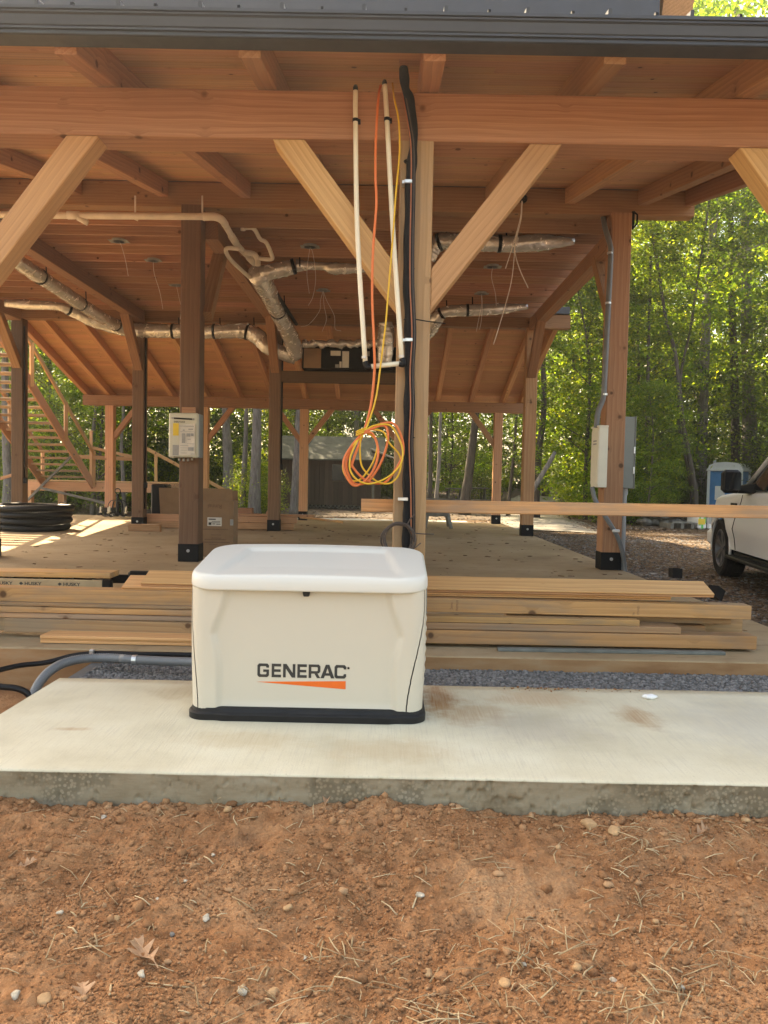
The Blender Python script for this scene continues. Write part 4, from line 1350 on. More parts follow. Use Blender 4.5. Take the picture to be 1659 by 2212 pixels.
# ladder lying on its side rail, plank on it
lad = thing('extension_ladder', 'tan fibreglass extension ladder lying flat on the floor at left with dark feet', 'ladder', (-4.2, 7.4, FZ))
LYa, LYb = 7.30, 7.75
zb, zt2 = FZ + 0.06, FZ + 0.148
xe0 = X_at(221, LYa)
ladder_rail = timber('rail', (-6.0, LYa, (zb + zt2) / 2), (xe0, LYa, (zb + zt2) / 2), 0.03, zt2 - zb, M['fibreglass'], lad)
timber('rail', (-6.0, LYb, (zb + zt2) / 2), (xe0 + 0.1, LYb, (zb + zt2) / 2), 0.03, zt2 - zb, M['trim'], lad)
timber('rail', (-6.0, LYa + 0.02, FZ + 0.028), (xe0 - 0.1, LYa + 0.02, FZ + 0.028), 0.03, 0.052, M['fibreglass'], lad)
k_ = 0
x = -5.9
while x < xe0 - 0.1:
    b = MB(); b.tube([(x, LYa + 0.016, zb + 0.055), (x, LYb - 0.016, zb + 0.055)], 0.016, 10); b.build('rung', M['alu'], lad, smooth=True)
    x += 0.305
b = MB(); b.box((xe0, LYa - 0.03, zb - 0.01), (xe0 + 0.085, LYa + 0.05, zt2 + 0.008), 0.01); b.build('foot', M['trim'], lad)
b = MB(); b.box((xe0 + 0.1, LYb - 0.04, zb - 0.03), (xe0 + 0.42, LYb + 0.05, zt2 + 0.04), 0.02); b.build('foot', M['trim'], lad)
for u in (53, 137, -10):
    text_on('HUSKY', X_at(u + 37, LYa) - X_at(u, LYa), 0.032, M['ink'], lad, Matrix.Translation((X_at(u, LYa), LYa - 0.0158, zb + 0.030)) @ Matrix.Rotation(R(90), 4, 'X'), 0.03, 'brand_lettering')
    b = MB(); xx = X_at(u - 8, LYa); z_ = zb + 0.046
    b.prism([(xx - 0.02, z_), (xx, z_ + 0.016), (xx + 0.022, z_), (xx, z_ - 0.016)], LYa - 0.0162, LYa - 0.014, 'Y'); b.build('brand_mark', M['ink'], lad)
board('lumber_board', 'plank with a dark knot near its end, laid on top of the ladder', 'board', (-6.2, 7.33, zt2 + 0.004), (X_at(230, 7.33), 7.40, zt2 + 0.004), 0.28, 0.052, 'lumber')

# rail of sawn 2x4 fixed behind the front post
o = timber('guard_rail', (X_at(780, 5.57), 5.57, at(780, 1091, 5.57).z), (3.2, 5.57, at(780, 1091, 5.57).z + 0.008), 0.04, 0.092, M['lumber'])
tag(o, 'single sawn rail nailed level behind the front post, running off to the right', 'rail')

# ================================================================ LINES ON THE FRONT POST
yp = 5.302
def hang(pts, Y=None):
    return [at(u, v, (Y if len(p) == 2 else p[2])) for p in pts for u, v in [p[:2]]]
def cable(name, label, cat, pts, r, mat, Y=5.28, n=8, seg=8, group=None):
    b = MB()
    P = [at(p[0], p[1], p[2] if len(p) > 2 else Y) for p in pts]
    b.tube(cr(P, n), r, seg)
    return tag(b.build(name, M[mat], None, smooth=True), label, cat, group)
hose = thing('insulated_line_set', 'thick black foam covered refrigerant line running down the front post', 'hose', (PX, 5.28, FZ))
b = MB()
P = [at(u, v, Y) for u, v, Y in ((872, 150, 5.45), (876, 190, 5.27), (886, 225, 5.262), (893, 300, 5.262), (889, 360, 5.262), (884, 420, 5.262), (883, 520, 5.262), (880, 620, 5.262), (884, 700, 5.262), (883, 770, 5.262), (884, 840, 5.262), (881, 920, 5.262), (881, 1000, 5.262), (880, 1080, 5.262), (879, 1130, 5.262), (879, 1185, 5.262))]
c = cr(P, 8)
rad = [0.032 + 0.006 * math.sin(i * 0.55) * math.sin(i * 0.17) for i in range(len(c))]
b.tube(c, rad, 14); b.build('foam_sleeve', M['rubber'], hose, smooth=True)
for v in (348, 580, 690, 862, 945, 1148):
    cpos = at(884, v, 5.262)
    b = MB(); b.lathe([(0.036, -0.004), (0.039, 0), (0.036, 0.004)], 14, Matrix.Translation((cpos.x, 5.268, cpos.z))); b.build('cable_tie', M['trim'], hose)
for u, v in ((883, 394), (884, 735), (874, 1078)):
    cpos = at(u, v, 5.24)
    b = MB(); b.box((cpos.x - 0.030, 5.212, cpos.z - 0.012), (cpos.x + 0.022, 5.226, cpos.z + 0.012), 0.003)
    b.box((cpos.x - 0.045, 5.226, cpos.z - 0.012), (cpos.x - 0.028, 5.300, cpos.z + 0.010), 0.002); b.build('pipe_strap', M['galv'], hose)
lw = thing('control_wire_bundle', 'thin orange brown and black wires tied beside the black line on the front post', 'wires', (PX, 5.24, FZ))
for off, mat, r in ((0, 'copper', 0.0045), (4, 'trim', 0.006), (8, 'brown_wire', 0.005), (11, 'trim', 0.004)):
    b = MB()
    P = [at(u + off * 0.75, v, Y) for u, v, Y in ((868, 170, 5.46), (870, 205, 5.25), (880, 260, 5.23), (888, 320, 5.225), (888, 420, 5.225), (886, 520, 5.225), (886, 620, 5.225), (890, 720, 5.225), (886, 800, 5.225), (887, 880, 5.225), (884, 960, 5.225), (887, 1040, 5.225), (888, 1100, 5.225), (888, 1170, 5.23))]
    b.tube(cr(P, 7), r, 7); b.build('wire', M[mat], lw, smooth=True)
# hanging conduit frame of cream pipe
hf = thing('pipe_hanger_frame', 'cream plastic pipe frame of two long legs and a short cross piece before the beam', 'pipe', at(830, 790, 5.2))
def pipe(parent, name, pts, r, mat, seg=14, n=6):
    b = MB(); b.tube(cr([at(*p) for p in pts], n) if len(pts) > 2 else [at(*p) for p in pts], r, seg); return b.build(name, M[mat], parent, smooth=True)
pipe(hf, 'pipe', [(768, 196, 5.27), (768, 260, 5.265), (772, 500, 5.24), (789, 783, 5.20)], 0.0165, 'pvc')
pipe(hf, 'pipe', [(831, 183, 5.27), (836, 260, 5.265), (849, 500, 5.24), (868, 778, 5.20)], 0.0165, 'pvc')
pipe(hf, 'pipe', [(800, 792, 5.20), (866, 785, 5.20)], 0.0165, 'pvc')
for u, v, Y in ((768, 189, 5.27), (830.5, 178, 5.27)):
    p = at(u, v, Y); b = MB(); b.lathe([(0.010, 0), (0.017, 0.004), (0.017, 0.02), (0.011, 0.035), (0.0, 0.036)], 12, Matrix.Translation(p - Vector((0, 0, 0.02)))); b.build('end_plug', M['trim'], hf, smooth=True)
for u, v in ((768, 260), (836, 258)):
    p = at(u, v, 5.265); b = MB(); b.lathe([(0.0175, -0.01), (0.021, -0.01), (0.021, 0.01), (0.0175, 0.01)], 14, Matrix.Translation(p)); b.box((p.x + 0.012, p.y - 0.01, p.z - 0.012), (p.x + 0.034, p.y + 0.035, p.z + 0.006), 0.002); b.build('pipe_clip', M['trim'], hf)
for a_, e_, b_ in (((789, 781, 5.20), (793, 793, 5.20), (802, 792, 5.20)), ((868, 774, 5.20), (871, 787, 5.20), (862, 786, 5.20))):
    pipe(hf, 'elbow', [a_, e_, b_], 0.0195, 'trim', 12)
for u, v in ((787, 772), (867, 770)):
    p = at(u, v, 5.198); b = MB(); b.lathe([(0.0172, -0.008), (0.0178, -0.008), (0.0178, 0.008), (0.0172, 0.008)], 14, Matrix.Translation(p)); b.build('print_band', M['paper'], hf)
# orange cord and yellow cable, each with its coil
oc = thing('orange_cord', 'orange cord hanging from the beam to a coil tied beside the front post', 'cord', at(800, 1000, 5.18))
pipe(oc, 'hanging_run', [(822, 185, 5.45), (817, 215, 5.24), (812, 300, 5.22), (811, 380, 5.2), (813, 440, 5.2), (806, 540, 5.19), (804, 640, 5.18), (808, 740, 5.17), (809, 800, 5.17), (802, 870, 5.16), (790, 920, 5.16), (777, 955, 5.15), (766, 985, 5.15), (758, 1010, 5.15)], 0.0088, 'orange', 8, 7)
yc = thing('yellow_cable', 'thin yellow cable hanging beside the orange cord into the same looped coil', 'cable', at(830, 980, 5.16))
pipe(yc, 'hanging_run', [(848, 180, 5.45), (851, 210, 5.24), (861, 260, 5.23), (863, 330, 5.22), (855, 420, 5.2), (848, 520, 5.19), (838, 640, 5.18), (833, 700, 5.17), (822, 790, 5.16), (812, 860, 5.15), (795, 915, 5.15), (778, 950, 5.14)], 0.0062, 'yellow', 8, 7)
def coil(parent, mat, r, loops, name, seed):
    rg = random.Random(seed)
    tie = (777, 933)
    for i, (cx_, cy_, ax, ay, tilt, ph) in enumerate(loops):
        P = []
        for k in range(25):
            a = 2 * math.pi * k / 24
            x, y_ = ax * math.cos(a), ay * math.sin(a)
            u = cx_ + x * math.cos(tilt) - y_ * math.sin(tilt)
            v = cy_ + x * math.sin(tilt) + y_ * math.cos(tilt)
            P.append(at(u, v, 5.16 + 0.022 * math.sin(a + ph) + 0.006 * i))
        b = MB(); b.tube(cr(P, 4), r, 7, False); b.build(name, M[mat], parent, smooth=True)
def loops(parent, mat, r, L, seed):
    rg = random.Random(seed)
    for i, pts in enumerate(L):
        q = [(395, 338)] + pts + [(393, 345)]
        n_ = len(q)
        P = [at(648 + 0.3386 * x, 820.8 + 0.3386 * y, 5.15 - 0.03 * math.sin(math.pi * k / (n_ - 1)) * (1 if i % 2 else -0.6) + 0.012 * rg.uniform(-1, 1)) for k, (x, y) in enumerate(q)]
        b = MB(); b.tube(cr(P, 7), r, 8); b.build('coil_loop', M[mat], parent, smooth=True)
loops(oc, 'orange', 0.0082, [[(500, 285), (590, 275), (640, 340), (660, 440), (640, 520), (560, 640), (500, 660), (420, 640), (340, 560), (315, 480), (340, 420)],
    [(460, 340), (495, 420), (495, 500), (460, 590), (400, 655), (340, 672), (290, 600), (280, 510), (330, 420)],
    [(530, 290), (562, 350), (545, 450), (500, 560), (430, 650), (350, 662), (305, 590), (300, 500), (350, 400)]], 1)
loops(yc, 'yellow', 0.0062, [[(440, 318), (530, 330), (568, 400), (630, 470), (645, 540), (620, 620), (560, 662), (480, 640), (400, 560), (383, 470), (385, 390)],
    [(470, 292), (570, 288), (625, 360), (655, 450), (640, 540), (560, 620), (450, 662), (370, 640), (322, 580), (320, 500), (350, 420)],
    [(430, 340), (490, 390), (482, 480), (440, 570), (370, 642), (300, 622), (273, 550), (300, 470), (350, 400)]], 2)
for dv in (0, 4, 8):
    c0 = at(779, 929 + dv, 5.155)
    b = MB(); b.tube([c0 + Vector((0.028 * math.cos(a), 0.03 * math.sin(a), 0.012 * math.cos(a) - 0.0)) for a in np.linspace(0, 2 * math.pi, 17)], 0.0058, 7, False); b.build('tie_wrap', M['yellow'], yc, smooth=True)
# ring of dark wire round the foot of the post
wr = thing('wire_coil', 'coil of dark brown wire hung at the foot of the front post', 'wire coil', at(861, 1165, 5.2))
for k_ in range(8):
    P = []
    rr = random.uniform(30, 38); ry = random.uniform(29, 36); ou = random.uniform(-4, 4); ov = random.uniform(-3, 3); ph = random.uniform(0, 6)
    for a in np.linspace(0, 2 * math.pi, 25):
        P.append(at(861 + ou + rr * math.cos(a), 1165 + ov + ry * math.sin(a), 5.20 + 0.02 * math.sin(a + ph)))
    b = MB(); b.tube(cr(P, 3), 0.0042, 6, False); b.build('loop', M['brown_wire'], wr, smooth=True)
for pts in ([(878, 1136, 5.2), (886, 1122, 5.2), (895, 1112, 5.18)], [(890, 1151, 5.2), (910, 1153, 5.2), (937, 1154, 5.2)], [(884, 1192, 5.2), (898, 1182, 5.18), (909, 1173, 5.17)]):
    pipe(wr, 'loose_end', pts, 0.0042, 'brown_wire', 6, 5)
pipe(wr, 'wire_tie', [(898, 690, 5.22), (930, 695, 5.26), (962, 699, 5.3)], 0.004, 'trim', 6, 5)

# ================================================================ CONDUITS LEFT OF THE GENERATOR
cd = thing('grey_flexible_conduit', 'grey ribbed conduit curving from behind the generator down to the soil at left', 'conduit', (-1.7, 4.7, -0.1))
pts = [at(*p) for p in ((268, 1423, 4.80), (225, 1421, 4.84), (180, 1423, 4.82), (140, 1432, 4.74), (110, 1448, 4.64), (87, 1472, 4.56), (72, 1500, 4.52), (60, 1530, 4.5))]
c = cr(pts, 26)
b = MB(); b.tube(c, [0.0268 + 0.0030 * (i % 3 == 0) for i in range(len(c))], 14); b.build('ribbed_hose', M['grey_pvc'], cd, smooth=True)
pipe(cd, 'straight_pipe', [(262, 1423, 4.80), (330, 1427, 4.77), (440, 1431, 4.72)], 0.0285, 'grey_pvc', 16, 6)
p = at(291, 1425, 4.785); b = MB(); b.lathe([(0.0295, -0.014), (0.031, -0.014), (0.031, 0.014), (0.0295, 0.014)], 16, Matrix.Translation(p) @ Matrix.Rotation(R(90), 4, 'Y')); b.build('pipe_strap', M['galv'], cd)
bp = thing('black_gas_line', 'black plastic pipe lying along the floor edge behind the grey conduit', 'pipe', (-1.8, 5.0, 0.0))
pipe(bp, 'pipe', [(-20, 1452, 4.7), (40, 1438, 4.85), (100, 1431, 4.95), (160, 1416, 5.02), (215, 1411, 5.04), (300, 1413, 5.02), (380, 1414, 5.02), (440, 1416, 5.0)], 0.0165, 'hdpe', 12, 8)
p = at(200, 1409, 5.03); b = MB(); b.box((p.x - 0.014, p.y - 0.025, p.z - 0.02), (p.x + 0.014, p.y + 0.01, p.z + 0.022), 0.004); b.build('pipe_strap', M['galv'], bp)
cable('black_cable', 'black cable entering the soil below the grey conduit at the left edge', 'cable', ((-30, 1476, 4.5), (0, 1483, 4.5), (30, 1486, 4.5), (52, 1493, 4.5), (66, 1506, 4.5), (74, 1522, 4.5)), 0.019, 'hdpe', seg=12)
# small things on the pad
b = MB(); v_, f_ = ICO3
pf_ = at(1404, 1509, 4.25)
b.add([Vector((pf_.x + p[0] * 0.036 * (1 + 0.3 * math.sin(p[1] * 5)), pf_.y + p[1] * 0.022, 0.013 + p[2] * 0.014 * (1 + 0.2 * math.sin(p[0] * 7)))) for p in v_], [tuple(q) for q in f_])
tag(b.build('foam_scrap', M['foam'], None, smooth=True), 'small white scrap of foam on the right half of the concrete pad', 'foam scrap')
b = MB(); b.tube(cr([at(*p) for p in ((806, 1742, 3.06), (800, 1728, 3.05), (806, 1708, 3.06), (812, 1690, 3.07), (806, 1684, 3.075), (800, 1690, 3.08))], 8), 0.0012, 5); b.tube(cr([at(*p) for p in ((806, 1742, 3.05), (790, 1748, 3.03), (776, 1738, 3.04), (788, 1730, 3.05), (822, 1736, 3.04))], 8), 0.0012, 5)
tag(b.build('yellow_string', M['yellow'], None, smooth=True), 'wisp of thin yellow string at the foot of the pad', 'string')
cap = thing('cream_pipe_fitting', 'small cream pipe fitting standing on the floor right of the generator', 'fitting', at(927, 1201, 7.2))
pc = at(927, 1206, 7.2)
b = MB(); b.lathe([(0.028, 0.0), (0.028, 0.055), (0.034, 0.055), (0.034, 0.095), (0.026, 0.095), (0.026, 0.06)], 20, Matrix.Translation((pc.x, pc.y, FZ + 0.001))); b.build('collar', M['pvc'], cap, auto=True)

# ================================================================ SERVICES UNDER THE CEILING
dr = thing('drain_pipes', 'white plastic drain pipes with elbows hung under the left ceiling', 'drain pipe', at(455, 470, 9.95))
pipe(dr, 'main_pipe', [(-120, 461, 9.9), (0, 464, 9.9), (200, 466, 9.93), (455, 468, 9.95)], 0.043, 'pvc_white', 16)
pipe(dr, 'elbow', [(440, 468, 9.95), (462, 468, 9.96), (478, 474, 10.05), (486, 484, 10.25)], 0.049, 'pvc_white', 16)
pipe(dr, 'sloping_pipe', [(484, 482, 10.2), (515, 532, 11.2), (545, 562, 11.9)], 0.043, 'pvc_white', 16)
pipe(dr, 'elbow', [(500, 510, 10.7), (509, 524, 10.95)], 0.052, 'pvc_white', 16)
pipe(dr, 'trap', [(527, 545, 11.4), (548, 549, 11.5), (556, 560, 11.6), (557, 574, 11.6)], 0.040, 'pvc_white', 16)
pipe(dr, 'trap', [(538, 556, 11.7), (550, 568, 11.9)], 0.055, 'pvc_white', 16)
pipe(dr, 'branch_pipe', [(525, 488, 10.9), (525, 498, 10.9)], 0.036, 'pvc_white', 14)
pipe(dr, 'branch_pipe', [(530, 492, 10.9), (548, 494, 10.95), (562, 516, 11.2), (575, 524, 11.3), (586, 548, 11.5), (586, 560, 11.55), (556, 558, 11.6)], 0.030, 'pvc_white', 14)
pipe(dr, 'vent_pipe', [(518, 538, 11.0), (492, 536, 11.0), (489, 546, 11.1), (505, 568, 11.5), (548, 607, 12.4)], 0.030, 'pvc_white', 14)
for u, v in ((176, 466), (314 / 1.0 * 0 + 192, 480)):
    pass
pipe(dr, 'coupling', [(146, 465, 9.92), (172, 465, 9.92)], 0.050, 'pvc_white', 16)
pipe(dr, 'tee', [(168, 470, 9.92), (190, 482, 9.95)], 0.036, 'pvc_white', 14)
for u in (292, 437):
    a = at(u, 423, 9.95); c_ = at(u, 474, 9.95)
    b = MB(); b.tube([a, at(u, 462, 9.95), c_, at(u + 6, 476, 9.95)], 0.012, 6); b.build('hanger', M['pvc_white'], dr)

def duct(name, label, pts, r, group='silver ducts under the ceiling', n=9, bands=()):
    o = thing(name, label, 'duct', at(*pts[0][:3]), group)
    P = cr([at(*p[:3]) for p in pts], n)
    k_ = len(P)
    rs = r if hasattr(r, '__len__') else [r, r]
    rad = []
    for i in range(k_):
        t = i / (k_ - 1) * (len(rs) - 1); j = min(int(t), len(rs) - 2)
        rad.append((rs[j] + (rs[j + 1] - rs[j]) * (t - j)) * (1 + 0.03 * math.sin(i * 1.7) + 0.02 * random.uniform(-1, 1)))
    b = MB(); b.tube(P, rad, 20)
    for i_, q in enumerate(b.v):
        c_ = P[min(i_ // 20, k_ - 1)]
        q += (q - c_) * (0.05 * math.sin((i_ % 20) * 1.9 + (i_ // 20) * 0.35) + random.uniform(-0.03, 0.03))
    b.build('foil_sleeve', M['foil'], o, smooth=True)
    for t in bands:
        i = min(k_ - 2, int(t * (k_ - 1)))
        b = MB(); d = (P[i + 1] - P[i]).normalized()
        b.tube([P[i] - d * 0.025, P[i] + d * 0.025], rad[i] * 1.06 + 0.004, 18); b.build('strap', M['trim'], o, smooth=True)
        b = MB(); b.tube([P[i] + Vector((rad[i] * 0.9, 0, 0)), P[i] + Vector((rad[i] * 0.8, 0, rad[i] + 0.14))], 0.012, 5); b.build('hanger_strap', M['trim'], o)
    return o
duct('flexible_duct', 'long straight silver duct sloping along the left girder', [(30, 560, 11.8), (75, 590, 12.4), (130, 626, 13.4), (195, 670, 14.8), (250, 702, 16.0), (278, 716, 16.35)], [0.115, 0.12, 0.12, 0.13], bands=(0.25, 0.55, 0.8))
duct('flexible_duct', 'silver side duct joining the long left duct from the far left', [(10, 655, 15.4), (60, 658, 15.5), (125, 662, 15.6), (160, 674, 15.8), (200, 694, 16.0), (268, 716, 16.3)], [0.07, 0.10, 0.08, 0.12, 0.12, 0.1], bands=(0.55,))
duct('flexible_duct', 'silver duct running level between the two middle posts and bending down at its right end', [(290, 714, 16.35), (325, 714, 16.3), (400, 716, 16.3), (470, 716, 16.3), (530, 716, 16.3), (560, 730, 16.3), (582, 752, 16.3), (640, 772, 16.4)], [0.13, 0.15, 0.14, 0.15, 0.17, 0.16, 0.15], bands=(0.24, 0.42, 0.60))
duct('flexible_duct', 'thick silver trunk duct slanting down to the black air handler', [(556, 592, 12.2), (575, 622, 12.9), (600, 672, 14.3), (625, 722, 15.6), (640, 768, 16.2)], [0.15, 0.165, 0.15, 0.165, 0.15], bands=(0.5,))
duct('flexible_duct', 'short silver branch duct leaving the top of the trunk duct to the right', [(552, 603, 12.4), (575, 590, 12.3), (610, 582, 12.3), (637, 575, 12.3)], [0.13, 0.13, 0.12, 0.11], bands=(0.97,))
duct('flexible_duct', 'flat silver duct half hidden between the joists left of the cream pipes', [(640, 574, 12.4), (665, 574, 12.4), (700, 576, 12.4), (725, 580, 12.4), (790, 580, 12.4)], [0.10, 0.07, 0.06, 0.10, 0.06])
duct('flexible_duct', 'silver duct just behind the right brace of the front post, up between the joists', [(925, 560, 11.4), (935, 538, 11.35), (952, 522, 11.3), (985, 522, 11.25), (1040, 525, 11.2), (1110, 527, 11.2), (1170, 524, 11.2), (1240, 521, 11.2)], [0.10, 0.12, 0.12, 0.11, 0.11, 0.12, 0.12, 0.05], bands=(0.28, 0.47, 0.66))
duct('flexible_duct', 'silver duct to the right of the front post, bending down at its left end', [(900, 740, 15.6), (926, 712, 15.3), (944, 688, 15.0), (962, 674, 14.9), (1010, 670, 14.85), (1070, 668, 14.85), (1140, 662, 14.85)], [0.15, 0.16, 0.14, 0.10, 0.11, 0.11, 0.05], bands=(0.45, 0.68))
duct('flexible_duct', 'upright silver duct standing on the right end of the air handler', [(833, 695, 15.9), (834, 720, 15.95), (832, 760, 16.0), (828, 792, 16.05)], [0.14, 0.17, 0.17, 0.14])
b = MB()
P = [at(u, 743 + 2 * math.sin(u * .2), 16.15) for u in range(652, 850, 6)]
b.tube(P, [0.075 + 0.018 * math.sin(i * 1.9) for i in range(len(P))], 12)
for q in b.v: q += Vector((random.uniform(-1, 1), random.uniform(-1, 1), random.uniform(-1, 1))) * 0.016
tag(b.build('foil_roll', M['foil'], None, smooth=True), 'crumpled silver foil wrap along the top of the black air handler', 'foil wrap')
pp = thing('thin_copper_line', 'thin dark insulated line beside the trunk duct', 'pipe', at(590, 625, 12.9))
pipe(pp, 'line', [(582, 612, 12.6), (590, 624, 12.9), (615, 662, 14.0), (640, 700, 15.2)], 0.035, 'rubber', 8)
ah = thing('air_handler', 'black air handler box with paper labels and a bare wood panel, on the cross beam', 'air handler', at(750, 797, 16.3))
p0, p1 = at(652, 796, 16.25), at(862, 750, 16.25)
b = MB(); b.box((p0.x, 16.25, 3.482), (p1.x, 16.75, p1.z), 0.01); b.build('cabinet', M['steel_black'], ah)
a, c_ = at(656, 795, 16.24), at(694, 753, 16.24)
b = MB(); b.box((a.x, 16.232, 3.49), (c_.x, 16.249, c_.z), 0.004); b.build('wood_panel', M['card'], ah)
for u0, v0, u1, v1, mt in ((714, 768, 736, 758, 'paper'), (739, 794, 754, 759, 'paper'), (724, 794, 732, 787, 'paper_grey'), (733, 794, 738, 781, 'paper'), (789, 769, 799, 759, 'paper_grey')):
    a, c_ = at(u0, v0, 16.24), at(u1, v1, 16.24)
    b = MB(); b.box((a.x, 16.244, max(a.z, 3.49)), (c_.x, 16.2495, c_.z)); b.build('label', M[mt], ah)

# ceiling light boxes with their loose wires
def light_box(u, v, Y, w, wires, label):
    o = thing('ceiling_light_box', label, 'light box', at(u, v, Y), 'ceiling light boxes with loose wires')
    p = at(u, v, Y); p.z = 4.650
    b = MB(); b.lathe([(w * 0.34, 0), (w * 0.34, 0.03), (w * 0.40, 0.03), (w * 0.40, -0.003), (w * 0.34, -0.003), (w * 0.34, 0)], 20, Matrix.Translation(p)); b.build('trim_ring', M['paper_grey'], o)
    b = MB(); b.box((p.x - w * .55, p.y - w * .30, p.z + 0.001), (p.x + w * .55, p.y + w * .30, p.z + 0.005), 0.001); b.build('plate', M['paper_grey'], o)
    for wpts in wires:
        b = MB(); P = [p + Vector((0, 0, 0.0))] + [at(*q) for q in wpts]
        b.tube(cr(P, 6), 0.0042, 6); b.build('wire', M['romex'], o, smooth=True)
light_box(257, 509, 11.6, 0.26, [[(262, 530, 11.6), (271, 562, 11.6), (277, 596, 11.6)]], 'leftmost light box, in the nearest left ceiling bay, one wire hanging')
light_box(331, 569, 12.6, 0.24, [[(333, 590, 12.6), (345, 630, 12.6), (352, 668, 12.6)]], 'light box left of the water heater post, second back, with one long wire')
light_box(381, 624, 14.2, 0.24, [[(386, 640, 14.2), (391, 665, 14.2), (389, 690, 14.2)]], 'light box just left of the water heater post, with a short wire')
light_box(670, 520, 11.7, 0.26, [[(668, 545, 11.7), (663, 590, 11.7), (668, 634, 11.7)], [(676, 548, 11.7), (682, 600, 11.7), (676, 640, 11.7), (666, 660, 11.7)]], 'light box left of the two cream pipes, nearest row, with two long wires')
light_box(698, 632, 14.4, 0.24, [[(692, 650, 14.4), (690, 672, 14.4), (668, 700, 14.4), (650, 706, 14.4)], [(706, 650, 14.4), (722, 682, 14.4), (724, 710, 14.4), (737, 715, 14.4)], [(700, 660, 14.4), (705, 690, 14.4), (696, 716, 14.4)]], 'light box left of the two cream pipes, rear row, with three curled wires')
light_box(1064, 580, 12.6, 0.26, [[(1062, 600, 12.6), (1070, 634, 12.6), (1072, 660, 12.6)]], 'light box in the right ceiling bay, nearer one')
light_box(1040, 640, 14.4, 0.24, [[(1040, 660, 14.4), (1034, 690, 14.4), (1029, 716, 14.4)], [(1042, 655, 14.4), (1040, 690, 14.4), (1036, 712, 14.4)]], 'light box in the right ceiling bay, farther one, with two wires')
hw = thing('hanging_wire_bunch', 'bunch of white wires hanging from a black socket on the cross beam at right', 'wires', at(1128, 432, 10.3))
p = at(1129, 431, 10.36); b = MB(); b.lathe([(0.0, 0), (0.045, 0), (0.06, 0.02), (0.055, 0.05), (0.03, 0.07)], 14, Matrix.Translation(p) @ Matrix.Rotation(R(90), 4, 'X')); b.build('socket', M['trim'], hw, smooth=True)
for pts in ([(1128, 434, 10.28), (1126, 470, 10.3), (1117, 510, 10.4), (1112, 540, 10.4), (1122, 580, 10.4), (1141, 622, 10.4)], [(1127, 434, 10.28), (1124, 480, 10.3), (1114, 520, 10.4), (1106, 600, 10.5), (1090, 665, 10.6), (1076, 712, 10.6), (1066, 744, 10.6)], [(1129, 436, 10.28), (1123, 475, 10.3), (1108, 530, 10.4), (1092, 580, 10.4)]):
    pipe(hw, 'wire', pts, 0.006, 'romex', 6, 7)

# electric gear on the right post
mb = thing('breaker_box', 'tall cream electrical box on the left side of the right hand post', 'electrical box', (2.78, 10.3, 1.1))
b = MB(); b.box((2.785, 10.17, at(1300, 1053, 10.2).z), (2.905, 10.52, at(1300, 921, 10.2).z), 0.006); b.build('enclosure', M['cream_box'], mb)
b = MB(); z1 = at(1300, 921, 10.2).z; b.box((2.772, 10.16, z1 - 0.012), (2.905, 10.53, z1 + 0.012), 0.004); b.build('rain_cap', M['cream_box'], mb)
b = MB(); z0 = at(1300, 1050, 10.2).z; b.box((2.774, 10.185, z0 + 0.02), (2.786, 10.50, z1 - 0.05), 0.004); d_ = b.build('door', M['cream_box'], mb)
for i in range(2):
    b = MB(); b.box((2.7715, 10.24, z1 - 0.20 - i * 0.04), (2.7745, 10.40, z1 - 0.18 - i * 0.04)); b.build('print_line', M['paper_grey'], mb)
mt = thing('meter_box', 'slim grey electrical box on the right side of the right hand post', 'electrical box', (3.27, 10.5, 1.1))
zm0, zm1 = at(1357, 1055, 10.45).z, at(1357, 901, 10.45).z
b = MB(); b.box((3.178, 10.38, zm0), (3.325, 10.66, zm1), 0.006); b.build('enclosure', M['bag'], mt)
b = MB(); b.box((3.325, 10.37, zm0 - 0.004), (3.338, 10.67, zm1 + 0.006), 0.003); b.build('door', M['bag'], mt)
for z_ in (zm0 + 0.20, zm0 + 0.47):
    b = MB(); b.box((3.31, 10.362, z_), (3.33, 10.381, z_ + 0.09), 0.003); b.build('door_latch', M['galv'], mt)
b = MB(); x_ = 3.235; b.tube([(x_, 10.47, -0.2), (x_, 10.47, zm0 + 0.02)], 0.034, 16); b.tube([(x_, 10.47, zm0 - 0.09), (x_, 10.47, zm0 + 0.01)], 0.045, 16); b.build('conduit', M['pale_conduit'], mt, auto=True)
rs = thing('riser_conduit', 'dark grey conduit running up the right hand post from the cream box to the ceiling', 'conduit', (2.85, 10.28, 2))
pipe(rs, 'pipe', [(1288, 924, 10.28), (1292, 890, 10.27), (1303, 860, 10.27), (1306, 820, 10.27), (1313, 680, 10.27), (1319, 560, 10.27), (1318, 530, 10.27), (1308, 495, 10.35), (1303, 470, 10.5)], 0.036, 'grey_pvc', 14, 8)
for v in (547, 655, 852):
    p = at(1318 - (v - 547) * .04, v, 10.27); b = MB(); b.lathe([(0.038, -0.012), (0.041, -0.012), (0.041, 0.012), (0.038, 0.012)], 14, Matrix.Translation(p)); b.build('pipe_strap', M['galv'], rs)
lf = thing('lower_conduit', 'dark grey flexible conduit from the cream box down across the right hand post', 'conduit', (2.9, 10.2, 0))
pts = cr([at(*p) for p in ((1279, 1052, 10.25), (1285, 1078, 10.22), (1300, 1104, 10.2), (1318, 1132, 10.2), (1334, 1160, 10.22), (1344, 1190, 10.26), (1349, 1222, 10.3), (1350, 1240, 10.3))], 10)
b = MB(); b.tube(pts, 0.03, 14); b.build('hose', M['grey_pvc'], lf, smooth=True)
p = at(1329, 1147, 10.17); b = MB(); b.box((p.x - 0.035, p.y - 0.012, p.z - 0.018), (p.x + 0.06, p.y + 0.03, p.z + 0.02), 0.006); b.build('pipe_strap', M['galv'], lf)

